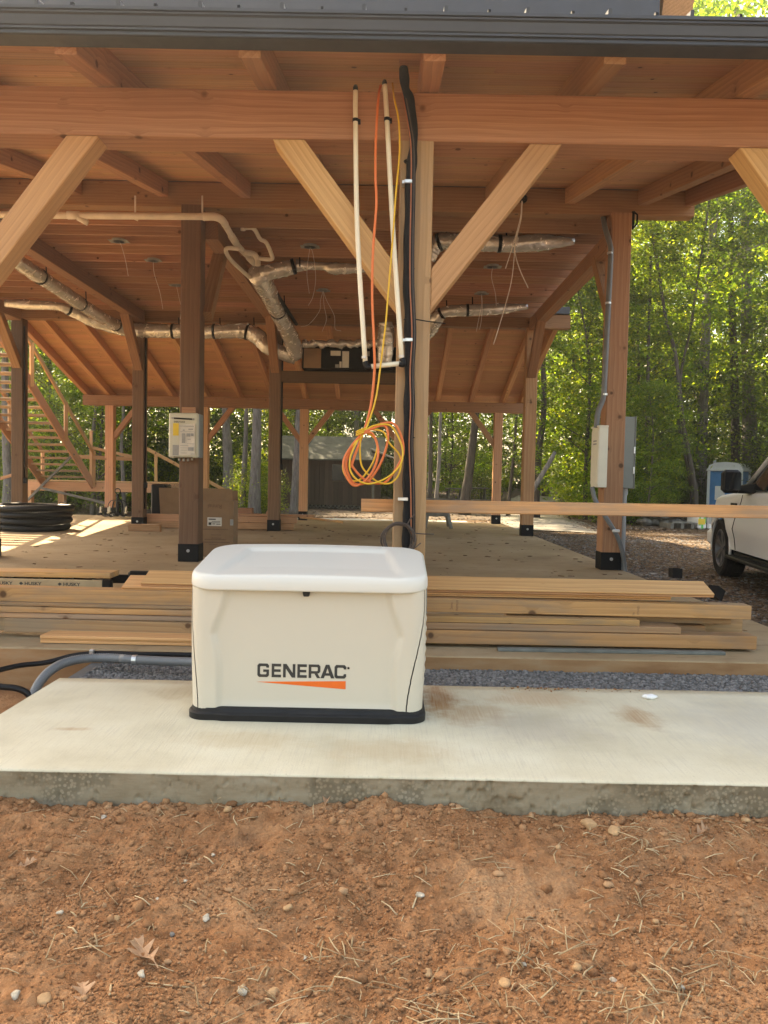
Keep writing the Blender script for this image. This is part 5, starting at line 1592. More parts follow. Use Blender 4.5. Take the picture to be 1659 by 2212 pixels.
# water heater on the left post
wh = thing('water_heater', 'cream tankless water heater with papers taped to its front, on the left post', 'water heater', (-2.66, 10.2, 1.3))
WY = 10.06
hx0, hx1 = at(364, 940, WY).x, at(428, 940, WY).x
hz0, hz1 = at(400, 989, WY).z, at(400, 892, WY).z
b = MB(); b.box((hx0, WY, hz0), (hx1, WY + 0.05, hz1), 0.016); b.build('front_cover', M['heater'], wh)
b = MB(); b.box((hx0 + 0.008, WY + 0.05, hz0 + 0.006), (hx1 - 0.004 + 0.008, WY + 0.255, hz1 - 0.004), 0.008); b.build('case', M['heater_side'], wh)
def on_front(u0, v0, u1, v1, mat, name, d=0.002):
    a, c_ = at(u0, v0, WY), at(u1, v1, WY)
    b = MB(); b.box((a.x, WY - d, min(a.z, c_.z)), (c_.x, WY + 0.004, max(a.z, c_.z))); return b.build(name, M[mat], wh)
b = MB(); a, c_ = at(371, 903, WY), at(420, 906, WY)
b.tube([a, c_], 0.013, 10); b.build('vent_slot_rim', M['paper_grey'], wh, smooth=True)
b = MB(); b.tube([at(376, 903.4, WY - .008), at(415, 905.4, WY - .008)], 0.010, 8); b.build('vent_slot', M['trim'], wh, smooth=True)
on_front(374, 914, 386, 941, 'paper_yellow', 'energy_sticker', 0.003)
on_front(373, 961, 387, 984, 'paper_grey', 'rating_plate', 0.003)
a, c_ = at(376, 913, WY), at(400, 909, WY)
text_on('ENERGYGUIDE', c_.x - a.x, 0.024, M['ink'], wh, Matrix.Translation((a.x, WY - 0.004, a.z)) @ Matrix.Rotation(R(90), 4, 'X'), 0.02, 'heading_lettering')
# curled instruction sheet
b = MB(); v_, f_ = [], []
for j in range(9):
    for i in range(9):
        u = 386 + (421 - 386) * i / 8 + (3 * (1 - j / 8) if i == 0 else 0) - (2 if i == 0 and j == 0 else 0)
        v = 918 + (983 - 918) * j / 8 + (-0.4 * i if j == 0 else 0)
        lift = 0.010 + 0.016 * ((i / 8 - 0.5) ** 2) * 4 * (0.4 + 0.6 * abs(j / 8 - 0.4)) + (0.03 if (i == 8 and j == 0) else 0)
        v_.append(at(u, v, WY - lift))
f_ = [(j * 9 + i, j * 9 + i + 1, (j + 1) * 9 + i + 1, (j + 1) * 9 + i) for j in range(8) for i in range(8)]
b.add(v_, f_); sh = b.build('instruction_sheet', M['paper'], wh)
md = sh.modifiers.new('thickness', 'SOLIDIFY'); md.thickness = 0.001
b = MB()
for u0, v0, u1, v1 in ((387, 919.5, 419, 921.5), (389, 932, 419, 933.3), (389, 962, 407, 963.2), (393, 936, 400, 957), (403, 936, 411, 943), (412, 936, 418, 942), (405, 948, 412, 949.5), (404, 958, 418, 959), (390, 967, 405, 968), (390, 972, 404, 973), (406, 966, 418, 974), (395, 928, 399, 930.5), (407, 926, 417, 928.5), (390, 978, 404, 979), (412, 980, 420, 981.5)):
    a, c_ = at(u0, v0, WY - 0.034), at(u1, v1, WY - 0.034)
    b.box((a.x, WY - 0.0345, min(a.z, c_.z)), (c_.x, WY - 0.0335 + 0.0, max(a.z, c_.z)))
b.build('printed_diagram', M['paper_grey'], sh)
for u, v in ((388, 992), (397, 993), (406, 993), (415, 991)):
    p = at(u, v - 3, WY + 0.1); b = MB(); b.tube([p, p - Vector((0, 0, 0.04))], 0.016, 10); b.build('pipe_stub', M['bolt'], wh, smooth=True)
b = MB(); a, c_ = at(375, 987, WY), at(416, 988, WY); b.box((a.x, WY - 0.002, c_.z - 0.002), (c_.x, WY + 0.002, c_.z + 0.006)); b.build('lower_slot', M['trim'], wh)
b = MB(); a, c_ = at(393, 895, 10.30), at(423, 880, 10.30); b.box((a.x, 10.285, a.z), (c_.x, 10.317, c_.z), 0.003); b.build('mounting_block', M['frame'], wh)

# ================================================================ THINGS STANDING ON THE FLOOR
# cardboard carton, upside down
cb = thing('cardboard_carton', 'tall brown carton standing upside down behind the generator with its flap raised', 'carton', (-2.48, 11.1, FZ))
CYf = 11.02
cx0, cx1 = at(430, 1140, CYf).x, at(504, 1140, CYf).x
ztop = at(466, 1081, CYf).z
b = MB(); b.box((cx0, CYf, FZ), (cx1, CYf + 0.34, ztop), 0.005); b.build('body', M['card'], cb)
b = MB(); a, c_ = at(432, 1081, CYf + .02), at(502, 1056, CYf + .02); b.box((a.x, CYf + 0.012, ztop), (c_.x, CYf + 0.019, c_.z), 0.002); b.build('flap', M['card'], cb)
b = MB(); b.box((cx0 + 0.01, CYf + 0.325, ztop), (cx1 - 0.005, CYf + 0.332, ztop + 0.14), 0.002); b.build('flap', M['card'], cb)
a, c_ = at(449, 1098, CYf), at(479, 1090, CYf)
me, w_, h_ = text_mesh('Rinnai', 1.0, 0.02)
for q in me.vertices: q.co.x *= (c_.x - a.x) / w_; q.co.y *= 0.058 / h_
me.materials.append(M['ink_brown'])
link('brand_lettering', me, cb, Matrix.Translation((c_.x, CYf - 0.0012, c_.z)) @ Matrix.Rotation(R(90), 4, 'X') @ Matrix.Rotation(R(180), 4, 'Z'))
a, c_ = at(448, 1136, CYf), at(479, 1118, CYf)
b = MB(); b.box((a.x, CYf - 0.0015, a.z), (c_.x, CYf + 0.001, c_.z)); lab = b.build('shipping_label', M['paper'], cb)
b = MB()
for fx, fz_, fw_, fh in ((0.08, 0.72, 0.5, 0.13), (0.3, 0.5, 0.6, 0.05), (0.2, 0.36, 0.7, 0.05), (0.08, 0.12, 0.2, 0.3), (0.35, 0.2, 0.2, 0.08), (0.62, 0.18, 0.3, 0.08)):
    b.box((a.x + (c_.x - a.x) * fx, CYf - 0.0022, a.z + (c_.z - a.z) * fz_), (a.x + (c_.x - a.x) * (fx + fw_), CYf - 0.0014, a.z + (c_.z - a.z) * (fz_ + fh)))
b.build('label_print', M['ink'], lab)
b = MB()
for u0, v0, u1 in ((437, 1144, 492), (456, 1156, 478), (456, 1163, 478), (442, 1166, 488), (434, 1172, 496), (452, 1177, 470)):
    a, c_ = at(u0, v0, CYf), at(u1, v0 - 1, CYf); b.box((a.x, CYf - 0.0012, a.z), (c_.x, CYf + 0.001, c_.z))
b.build('printed_lines', M['ink_brown'], cb)
b = MB(); a, c_ = at(497, 1135, CYf), at(504, 1122, CYf); b.box((a.x, CYf - 0.001, a.z), (c_.x, CYf + 0.05, c_.z)); b.build('tape', M['paper_grey'], cb)

b2 = thing('open_cardboard_box', 'open brown box with straw in it, standing behind the water heater post', 'box', (-4.8, 17.3, FZ))
x0, x1 = at(345, 1080, 17.2).x, at(398, 1080, 17.2).x; z0, z1 = FZ + 0.32, at(360, 1054, 17.2).z
b = MB(); b.add([Vector(p) for p in ((x0 + .03, 17.2, FZ), (x1, 17.2, FZ), (x1, 17.2, z1), (x0 - .02, 17.2, z1), (x0 + .03, 17.7, FZ), (x1, 17.7, FZ), (x1, 17.7, z1), (x0 - .02, 17.7, z1))], [(0, 1, 2, 3), (5, 4, 7, 6), (0, 3, 7, 4), (1, 5, 6, 2), (0, 4, 5, 1)])
ob = b.build('body', M['card'], b2); md = ob.modifiers.new('thickness', 'SOLIDIFY'); md.thickness = 0.006
n = 160; P = np.stack([g.uniform(x0 + .05, x1 - .02, n), g.uniform(17.25, 17.65, n), g.uniform(z1 - 0.05, z1 + 0.08, n)], -1)
so = scatter_straw('straw_filling', P, 0.06 + 0.1 * g.random(n), np.full(n, 0.006), g.uniform(0, 3.14, n), M['straw'], g, tilt=0.6)
so.parent = b2; so.matrix_basis = W[b2.name].inverted()
b = MB(); a, c_ = at(324, 1104, 17.25), at(348, 1046, 17.25); b.box((a.x, 17.3, FZ), (c_.x + 0.1, 17.75, c_.z), 0.03)
tag(b.build('black_bin', M['trim'], None), 'black plastic bin behind the middle left post, beside the open box', 'bin')
# timbers stacked across the middle of the floor
def loose(label, u0, u1, v0, v1, Y, d, mat, grp='timbers stacked on the middle of the floor'):
    a, c_ = at(u0, v1, Y), at(u1, v0, Y)
    zb_, zt_ = at((u0 + u1) / 2, v1, Y).z, at((u0 + u1) / 2, v0, Y).z
    o = timber('stacked_timber', (a.x, Y + d / 2, (zb_ + zt_) / 2), (c_.x, Y + d / 2, (zb_ + zt_) / 2), d, zt_ - zb_, M[mat])
    return tag(o, label, 'timber', grp)
loose('lowest long timber of the middle stack, running behind the brown carton', 306, 634, 1128, 1142, 16.75, 0.2, 'frame')
loose('upper timber of the middle stack at its left end, left of the carton', 303, 480, 1112, 1128, 16.78, 0.25, 'roofboard')
loose('upper timber of the middle stack at its right end, right of the carton', 482, 640, 1116, 1129, 16.78, 0.25, 'roofboard')
loose('short dark block lying before the middle stack at left', 277, 345, 1133, 1148, 15.6, 0.16, 'frame')
loose('thin dark board lying on the right end of the middle stack', 500, 678, 1111, 1115.5, 16.85, 0.22, 'frame')
b = MB(); a = at(648, 1117, 18.2); b.tube([a, at(700, 1123, 18.0), at(740, 1128, 17.6)], 0.03, 6)
tag(b.build('yellow_board', M['lumber'], None), 'thin sunlit strip of wood lying right of the middle stack', 'board')
for u0, u1, v0, v1, lab in ((514, 545, 1098, 1113, 'small wooden box standing on the middle timber stack'), (575, 590, 1105, 1113, 'small dark block on the middle timber stack')):
    a, c_ = at(u0, v1, 17.0), at(u1, v0, 17.0)
    b = MB(); b.box((a.x, 17.0, a.z), (c_.x, 17.2, c_.z), 0.01); tag(b.build('wooden_block', M['frame'], None), lab, 'block')
# coil of black corrugated pipe
co = thing('drain_pipe_coil', 'big coil of black corrugated drain pipe lying at the far left of the floor', 'pipe coil', (-7.15, 14.9, FZ))
for k_ in range(4):
    P = []; rc = 0.66 + 0.02 * (k_ % 2); ns = 300
    for i in range(ns + 1):
        a = 2 * math.pi * i / ns
        P.append(Vector((-7.15 + rc * math.cos(a) + 0.02 * k_, 15.5 + rc * math.sin(a), FZ + 0.068 + 0.128 * k_ + 0.012 * math.sin(a * 2 + k_))))
    b = MB(); b.tube(P, [0.060 + 0.009 * (i % 2) for i in range(len(P))], 12, False); b.build('pipe_loop', M['hdpe'], co, smooth=True)
for a in (0.9, 2.4, 4.4):
    x, y = -7.15 + 0.66 * math.cos(a), 15.5 + 0.66 * math.sin(a)
    b = MB(); rx, ry = math.cos(a), math.sin(a)
    b.tube(cr([(x - rx * .09, y - ry * .09, FZ + .02), (x - rx * .09, y - ry * .09, FZ + .5), (x, y, FZ + .545), (x + rx * .095, y + ry * .095, FZ + .5), (x + rx * .095, y + ry * .095, FZ + .02)], 5), 0.006, 6); b.build('tie', M['trim'], co)
# iron chandelier resting on the floor
ch = thing('iron_chandelier', 'black iron chandelier with candle sleeves set down on the floor at the back left', 'chandelier', (-7.0, 20.0, FZ))
CXc, CYc = at(254, 1100, 20.0).x, 20.0
b = MB(); b.lathe([(0.0, 0.05), (0.06, 0.08), (0.03, 0.2), (0.05, 0.35), (0.02, 0.5), (0.03, 0.62), (0.0, 0.64)], 12, Matrix.Translation((CXc, CYc, FZ))); b.build('stem', M['trim'], ch, smooth=True)
b = MB(); b.tube([(CXc + 0.07 * math.cos(a), CYc, FZ + 0.71 + 0.07 * math.sin(a)) for a in np.linspace(0, 6.283, 17)], 0.012, 6, False); b.build('ring', M['trim'], ch, smooth=True)
for i in range(6):
    a = i * math.pi / 3 + 0.3; dx_, dy_ = math.cos(a), math.sin(a)
    b = MB(); b.tube(cr([(CXc, CYc, FZ + .16), (CXc + dx_ * .18, CYc + dy_ * .18, FZ + .08), (CXc + dx_ * .34, CYc + dy_ * .34, FZ + .06), (CXc + dx_ * .42, CYc + dy_ * .42, FZ + .16)], 5), 0.014, 6)
    b.tube(cr([(CXc, CYc, FZ + .45), (CXc + dx_ * .16, CYc + dy_ * .16, FZ + .46), (CXc + dx_ * .24, CYc + dy_ * .24, FZ + .3), (CXc + dx_ * .2, CYc + dy_ * .2, FZ + .1)], 5), 0.010, 6)
    arm = b.build('arm', M['trim'], ch, smooth=True)
    b = MB(); b.lathe([(0.035, 0), (0.045, 0.02), (0.02, 0.02), (0.02, 0.15), (0.0, 0.15)], 10, Matrix.Translation((CXc + dx_ * .42, CYc + dy_ * .42, FZ + .15))); b.build('candle_sleeve', M['pvc'], arm, smooth=False)
# black sockets near the right end
for u, v, Y, rot, lab in ((1459, 1238, 7.05, 0.1, 'black square post cap standing upright on the pale board at right'), (1545, 1281, 5.9, 0.5, 'black square post cap tipped over at the right end of the board stack')):
    o = thing('post_cap', lab, 'post cap', at(u, v, Y), 'black post caps')
    p = at(u, v, Y); b = MB(); s_ = 0.045
    Mx2 = Matrix.Translation(p + Vector((0, 0, 0.0))) @ Matrix.Rotation(rot, 4, 'Z') @ Matrix.Rotation(0.0 if rot < 0.2 else 0.5, 4, 'Y')
    t_ = 0.006
    for lo, hi in (((-s_, -s_, -.04), (s_, -s_ + t_, .045)), ((-s_, s_ - t_, -.04), (s_, s_, .045)), ((-s_, -s_ + t_, -.04), (-s_ + t_, s_ - t_, .045)), ((s_ - t_, -s_ + t_, -.04), (s_, s_ - t_, .045)), ((-s_ + t_, -s_ + t_, -.04), (s_ - t_, s_ - t_, -.034))):
        b.box(lo, hi, 0, Mx2)
    b.build('socket', M['steel_black'], o)
# sawhorse on the floor at the back
sw = thing('sawhorse', 'small dark sawhorse standing on the floor behind the guard rail', 'sawhorse', at(948, 1130, 18.5))
sx0, sy0 = at(946, 1120, 18.6).x, 18.6
timber('top_bar', (sx0 - 0.5, sy0 + 0.3, 0.70), (sx0 + 0.55, sy0 + 0.3, 0.70), 0.1, 0.09, M['bench'], sw)
for lx, ly in ((-1, -1), (1, -1), (-1, 1), (1, 1)):
    timber('leg', (sx0 + lx * 0.32, sy0 + 0.3 + ly * 0.36, FZ), (sx0 + lx * 0.18, sy0 + 0.3 + ly * 0.05, 0.67), 0.09, 0.04, M['bench'], sw)
timber('cross_brace', (sx0 - 0.25, sy0 + 0.05, 0.36), (sx0 + 0.25, sy0 + 0.05, 0.36), 0.03, 0.09, M['bench'], sw)
timber('cross_brace', (sx0 - 0.25, sy0 + 0.55, 0.36), (sx0 + 0.25, sy0 + 0.55, 0.36), 0.03, 0.09, M['bench'], sw)

# black leads running down the middle posts, with outlet boxes
for x, zt_, zb_, lab in ((-7.93, 4.3, 0.95, 'black lead down the far left middle post, ending in a small outlet box'), (-5.34, 4.3, 0.35, 'black lead down the right side of the middle post beside the open box'), (-2.42, 4.2, 1.35, 'black lead down the right side of the middle post under the bent duct')):
    o = thing('black_lead', lab, 'cable', (x + 0.14, YB, zb_), 'black leads on the middle posts')
    xx = x + 0.145
    b = MB(); b.tube([(xx, YB - 0.08, zt_), (xx + 0.003, YB - 0.08, (zt_ + zb_) / 2), (xx, YB - 0.08, zb_ + 0.1)], 0.018, 8); b.build('lead', M['trim'], o, smooth=True)
    b = MB(); b.box((x + 0.126, YB - 0.12, zb_ + (0.55 if x > -6 and x < -5 else 0)), (x + 0.19, YB - 0.03, zb_ + (0.67 if x > -6 and x < -5 else 0.12)), 0.008); b.build('outlet_box', M['trim'], o)

# ================================================================ STAIRS AND DECK BEHIND, LEFT
st = thing('rear_staircase', 'open wooden staircase rising towards the upper floor, outside the back left corner', 'staircase', (-9.9, 24, 0))
SXr, SXl = -9.23, -10.75
sl = 0.625
def sz(y): return 0.98 + (24.0 - y) * sl
for x in (SXr, SXl):
    timber('stringer', (x, 24.15, sz(24.15) - 0.06), (x, 15.6, sz(15.6) - 0.06), 0.05, 0.30, M['roofboard'], st)
k_ = 0
y = 23.9
while y > 16.2:
    timber('tread', (SXl + 0.03, y, sz(y) + 0.02), (SXr - 0.03, y, sz(y) + 0.02), 0.27, 0.065, M['lumber_dull'], st)
    y -= 0.30
for x in (SXr + 0.04, SXl - 0.04):
    timber('handrail', (x, 24.2, sz(24.2) + 0.92), (x, 15.8, sz(15.8) + 0.92), 0.05, 0.12, M['brace'], st)
    for y in (24.1, 22.0, 19.9, 17.8):
        timber('newel', (x, y, sz(y) - 0.15), (x, y, sz(y) + 0.98), 0.09, 0.09, M['brace'], st)
dk = thing('raised_deck', 'raised wooden landing deck at the foot of the rear staircase with sloping rails', 'deck', (-9.5, 24.5, -0.3))
timber('rim_beam', (-11.6, 24.2, 0.76), (-6.3, 24.2, 0.76), 0.06, 0.29, M['roofboard'], dk)
for i in range(12):
    timber('deck_board', (-11.6, 24.3 + i * 0.145, 0.93), (-6.3, 24.3 + i * 0.145, 0.93), 0.138, 0.035, M['brace'], dk)
for u in (131, 291, 60):
    x = at(u, 1080, 24.0).x
    timber('support_post', (x, 24.12, -0.3), (x, 24.12, 0.62), 0.2, 0.2, M['brace'], dk, (0, -1, 0))
    b = MB(); b.lathe([(0.15, -0.75), (0.15, -0.12), (0.13, -0.10)], 16, Matrix.Translation((x, 24.12, 0))); b.build('footing', M['path'], dk)
    b = MB(); b.box((x - .11, 24.01, -0.12), (x + .11, 24.23, 0.02)); b.build('post_shoe', M['steel_black'], dk)
def stick(name, u0, v0, u1, v1, Y, w, mat, parent, Y2=None):
    return timber(name, at(u0, v0, Y), at(u1, v1, Y2 or Y), 0.05, w, M[mat], parent)
stick('rail', 150, 986, 300, 992, 24.05, 0.12, 'brace', dk)
stick('sloping_rail', 194, 966, 300, 990, 23.9, 0.09, 'brace', dk)
stick('sloping_rail', 294, 957, 484, 1058, 23.8, 0.10, 'brace', dk)
for u, v0, v1 in ((290, 960, 1085), (337, 980, 1040), (197, 930, 1036)):
    stick('rail_post', u, v1, u, v0, 24.0, 0.09, 'brace', dk)
stick('prop', 60, 1080, 160, 980, 22.6, 0.07, 'bench', dk)
stick('prop', 88, 1054, 232, 1088, 22.4, 0.07, 'bench', dk)
stick('prop', 0, 1034, 56, 1018, 23.0, 0.09, 'brace', dk)

# ================================================================ SHED
sd = thing('garden_shed', 'small dark brown cabin with lattice skirt, under the trees behind the pavilion', 'shed', (-1.8, 33, -0.2))
Ys = 32.0
zz = lambda v, Y=Ys: at(740, v, Y).z
sx0, sx1 = at(600, 1050, Ys).x, at(822, 1050, Ys).x
zlo, zsill, zeave, zrid = zz(1104), zz(1091), zz(990), zz(965)
nb = 22
for i in range(nb):
    xa = sx0 + (sx1 - sx0) * i / nb; xb = sx0 + (sx1 - sx0) * (i + 1) / nb - 0.012
    timber('wall_board', (0, 0, 0), (0, 0, zeave - zsill), xb - xa, 0.03, M['shed'], sd, (0, -1, 0)).matrix_basis = W[sd.name].inverted() @ (Matrix.Translation(((xa + xb) / 2, Ys, zsill)) @ frame_matrix((0, 0, 0), (0, 0, 1), (0, -1, 0)))
b = MB(); b.box((sx0, Ys + 0.02, zsill), (sx1, Ys + 3.0, zeave + 0.02)); b.build('wall', M['shed'], sd)
b = MB(); x0, x1 = sx0 - 0.25, sx1 + 0.15
b.add([Vector(p) for p in ((x0, Ys - .45, zeave - .05), (x1, Ys - .45, zeave - .05), (x1, Ys + 1.5, zrid + .5), (x0, Ys + 1.5, zrid + .5), (x0, Ys + 3.4, zeave), (x1, Ys + 3.4, zeave), (x0, Ys - .45, zeave - .11), (x1, Ys - .45, zeave - .11), (x0, Ys + 3.4, zeave - .06), (x1, Ys + 3.4, zeave - .06))], [(0, 1, 2, 3), (3, 2, 5, 4), (6, 7, 1, 0), (8, 4, 5, 9), (6, 0, 3, 4, 8), (7, 9, 5, 2, 1), (6, 8, 9, 7)])
b.build('roof', M['shed_roof'], sd)
a, c_ = at(714, 1041, Ys), at(748, 1000, Ys)
b = MB(); b.box((a.x, Ys - 0.05, a.z), (c_.x, Ys - 0.016, c_.z), 0.01); wf = b.build('window', M['shed'], sd)
b = MB(); b.box((a.x + .06, Ys - 0.056, a.z + .06), (c_.x - .06, Ys - 0.0505, c_.z - .06)); b.build('pane', M['glass_dark'], wf)
b = MB()
L_ = sx1 - sx0; hL = zsill - zlo
for i in range(int(L_ / 0.16)):
    for s in (-1, 1):
        xa = sx0 + 0.16 * i + 0.08
        b.box((-0.014, -0.006, -hL * 0.7), (0.014, 0.006, hL * 0.7), 0, Matrix.Translation((xa, Ys - 0.02 + 0.013 * s, (zlo + zsill) / 2)) @ Matrix.Rotation(s * R(45), 4, 'Y'))
b.build('lattice', M['bench'], sd)['kind'] = 'stuff'
for xq in (at(806, 1050, Ys - 1.2).x, at(864, 1050, Ys - 1.2).x):
    timber('porch_post', (xq, Ys - 1.2, -0.2), (xq, Ys - 1.2, zeave), 0.09, 0.09, M['bench'], sd, (0, -1, 0))
b = MB(); xq0, xq1 = at(800, 1050, Ys - 1.2).x, at(885, 1050, Ys - 1.2).x
b.add([Vector(p) for p in ((xq0, Ys - 1.4, zeave + .35), (xq1, Ys - 1.4, zeave - .25), (xq1, Ys + .6, zeave - .25), (xq0, Ys + .6, zeave + .35), (xq0, Ys - 1.4, zeave + .40), (xq1, Ys - 1.4, zeave - .20), (xq1, Ys + .6, zeave - .20), (xq0, Ys + .6, zeave + .40))], [(3, 2, 1, 0), (4, 5, 6, 7), (0, 1, 5, 4), (1, 2, 6, 5), (2, 3, 7, 6), (3, 0, 4, 7)])
b.build('porch_roof', M['path'], sd)

# picnic benches under the trees
for u0, u1, v0, v1, Y, lab in ((963, 1003, 1056, 1086, 34, 'grey wooden picnic table under the trees, left one of two'), (1008, 1056, 1055, 1086, 34.5, 'grey wooden picnic table under the trees, right one of two')):
    pt = thing('picnic_table', lab, 'picnic table', at((u0 + u1) / 2, v1, Y), 'picnic tables under the trees')
    a, c_ = at(u0, v1, Y), at(u1, v0, Y)
    zg = float(ground_z(a.x, Y)); zt_ = max(c_.z, zg + 0.7)
    for i in range(4):
        timber('top_board', (a.x, Y + i * 0.17, zt_), (c_.x, Y + i * 0.17, zt_), 0.16, 0.05, M['bench'], pt)
    for x in (a.x + 0.15, c_.x - 0.15):
        timber('leg', (x, Y - 0.25, zg), (x, Y + 0.12, zt_ - 0.03), 0.06, 0.1, M['bench'], pt)
        timber('leg', (x, Y + 0.75, zg), (x, Y + 0.4, zt_ - 0.03), 0.06, 0.1, M['bench'], pt)
    timber('seat', (a.x, Y - 0.45, zg + 0.42), (c_.x, Y - 0.45, zg + 0.42), 0.24, 0.05, M['bench'], pt)

# portable toilet
zg = float(ground_z(9.6, 28)); Yt = 28.0
pt = thing('portable_toilet', 'blue portable toilet with pale roof, standing behind the truck', 'portable toilet', (13.0, Yt, zg))
tc = at(1592, 1060, Yt); ang = R(-38)
def TM(x=0, y=0, z=0): return Matrix.Translation((tc.x, Yt + 0.7, zg)) @ Matrix.Rotation(ang, 4, 'Z') @ Matrix.Translation((x, y, z))
ztop = at(1592, 1018, Yt).z - zg
b = MB(); b.box((-0.56, -0.56, 0), (0.56, 0.56, ztop), 0.02, TM()); b.build('cabin', M['blue'], pt)
for x in (-0.56, 0.56):
    for y in (-0.56, 0.56):
        b = MB(); b.box((x - 0.05, y - 0.05, 0), (x + 0.05, y + 0.05, ztop), 0.015, TM()); b.build('corner_post', M['roof_grey'], pt)
b = MB(); b.box((-0.45, -0.585, 0.12), (0.40, -0.562, ztop - 0.08), 0.01, TM()); dd = b.build('door', M['blue'], pt)
b = MB(); b.box((-0.32, -0.592, ztop * 0.42), (0.02, -0.5855, ztop * 0.70), 0, TM()); b.build('notice', M['white'], dd)
for i in range(5):
    b = MB(); b.box((-0.592, -0.4 + i * 0.19, 0.15), (-0.562, -0.32 + i * 0.19, ztop - 0.1), 0.01, TM()); b.build('wall_rib', M['blue'], pt)
b = MB(); b.box((-0.64, -0.64, ztop), (0.64, 0.64, ztop + 0.09), 0.02, TM()); b.build('roof_rim', M['roof_grey'], pt)
b = MB(); pr = [(-0.6, ztop + 0.09), (-0.56, ztop + 0.22), (-0.35, ztop + 0.31), (0, ztop + 0.34), (0.35, ztop + 0.31), (0.56, ztop + 0.22), (0.6, ztop + 0.09)]
b.prism(pr, -0.58, 0.58, 'Y'); b.v = [TM() @ q for q in b.v]; b.build('roof', M['roof_grey'], pt, auto=True)
b = MB(); b.tube([TM() @ Vector((-0.45, -0.3, ztop + 0.1)), TM() @ Vector((-0.45, -0.3, ztop + 0.42))], 0.055, 10); b.build('vent_stack', M['pale_conduit'], pt, smooth=True)

# wrapped sacks, pallet and stones by the drive
Yk = 22.5; zg = float(ground_z(9, Yk))
def stack_box(label, u0, u1, mat, extra):
    a, c_ = at(u0, 1141, Yk), at(u1, 1098, Yk)
    o = thing('wrapped_pallet_load', label, 'pallet load', (a.x, Yk, zg), 'wrapped loads beside the drive')
    b = MB(); b.box((a.x, Yk, zg), (c_.x, Yk + 0.9, c_.z), 0.05); b.build('wrapping', M['white'], o)
    extra(o, a, c_)
def ex1(o, a, c_):
    for i, (x, z_, w_, h_) in enumerate(((0.1, 0.2, 0.2, 0.5), (0.35, 0.05, 0.25, 0.4), (0.6, 0.3, 0.3, 0.45), (0.2, 0.72, 0.5, 0.15))):
        b = MB(); W_ = c_.x - a.x; H_ = c_.z - zg
        b.box((a.x + W_ * x, Yk - 0.004, zg + H_ * z_), (a.x + W_ * (x + w_), Yk + 0.004, zg + H_ * (z_ + h_))); b.build('print_patch', M['green_print'], o)
    b = MB(); b.box((a.x, Yk - 0.006, zg + .15), (a.x + .2, Yk + .004, zg + .32)); b.build('yellow_patch', M['paper_yellow'], o)
def ex2(o, a, c_):
    W_ = c_.x - a.x; H_ = c_.z - zg
    b = MB(); b.box((a.x + W_ * .05, Yk - 0.004, zg + H_ * .28), (a.x + W_, Yk + .004, zg + H_ * .58)); b.build('grey_band', M['paper_grey'], o)
    b = MB(); b.box((a.x + W_ * .12, Yk - 0.004, zg + H_ * .70), (a.x + W_ * .95, Yk + .004, zg + H_ * .80)); b.build('dark_band', M['ink'], o)
stack_box('white wrapped load with green print, beside the drive under the guard rail', 1508, 1528, 'white', ex1)
stack_box('white wrapped load with a grey band, next to the truck wheel', 1529, 1556, 'white', ex2)
pl = thing('wooden_pallet', 'empty weathered pallet lying beside the wrapped loads', 'pallet', at(1480, 1136, Yk))
for i in range(6):
    a = at(1452 + i * 0, 1130, Yk + 0.1 + i * 0.16)
    timber('deck_board', (a.x, Yk + 0.1 + i * .16, zg + .18), (a.x + 1.1, Yk + 0.1 + i * .16, zg + .18), 0.1, 0.025, M['bench'], pl)
for i in range(3):
    a = at(1454 + i * 22, 1130, Yk); timber('bearer', (a.x, Yk + .05, zg + .085), (a.x, Yk + 1.0, zg + .085), 0.09, 0.16, M['bench'], pl)
def stone(name, label, p, r, mat, seed, flat=0.7, cat='stone', group=None, sub=ICO2, jit=0.18):
    rg = np.random.default_rng(seed)
    v, f = sub
    n1 = rg.normal(size=3); n1 /= np.linalg.norm(n1)
    d = 1 + rg.uniform(-jit, jit, len(v)) * (0.6 if len(v) > 50 else 1)
    q = v * d[:, None]
    for _ in range(5):                                        # flat broken faces
        n_ = rg.normal(size=3); n_ /= np.linalg.norm(n_); h = rg.uniform(0.45, 0.8)
        e = q @ n_; over = np.maximum(0, e - h); q = q - over[:, None] * n_[None]
    q = q * (np.array(r) if hasattr(r, '__len__') else np.array([r, r * 0.8, r * flat]))
    a = rg.uniform(0, 6.28); c_, s_ = math.cos(a), math.sin(a)
    q = np.stack([q[:, 0] * c_ - q[:, 1] * s_, q[:, 0] * s_ + q[:, 1] * c_, q[:, 2]], -1)
    o = link(name, np_mesh(name, q, f, M[mat]), None, Matrix.Translation(Vector(p)))
    return tag(o, label, cat, group)
for i in range(24):
    u = 1388 + (i % 12) * 9.5; Y = 23.5 + random.uniform(0, 0.5)
    p = at(u, 1128, Y); p.z = float(ground_z(p.x, Y)) + 0.12 + 0.26 * (i // 12)
    stone('field_stone', 'grey stone in the low rubble heap beyond the drive', p, 0.16 + 0.09 * random.random(), 'greyrock', 300 + i, 0.75, 'stone', 'grey stones heaped beyond the drive')

# ================================================================ TRUCK
TA = R(-9)
tk = thing('pickup_truck', 'silver white pickup truck parked on the gravel at the right edge', 'truck', (4.78, 11.0, -0.10), None, TA)
TMx = W[tk.name]
def T(v): return [TMx @ Vector(p) for p in v]
def tbuild(b, name, mat, parent=None, **kw):
    b.v = [TMx @ q for q in b.v]
    return b.build(name, M[mat], parent or tk, **kw)
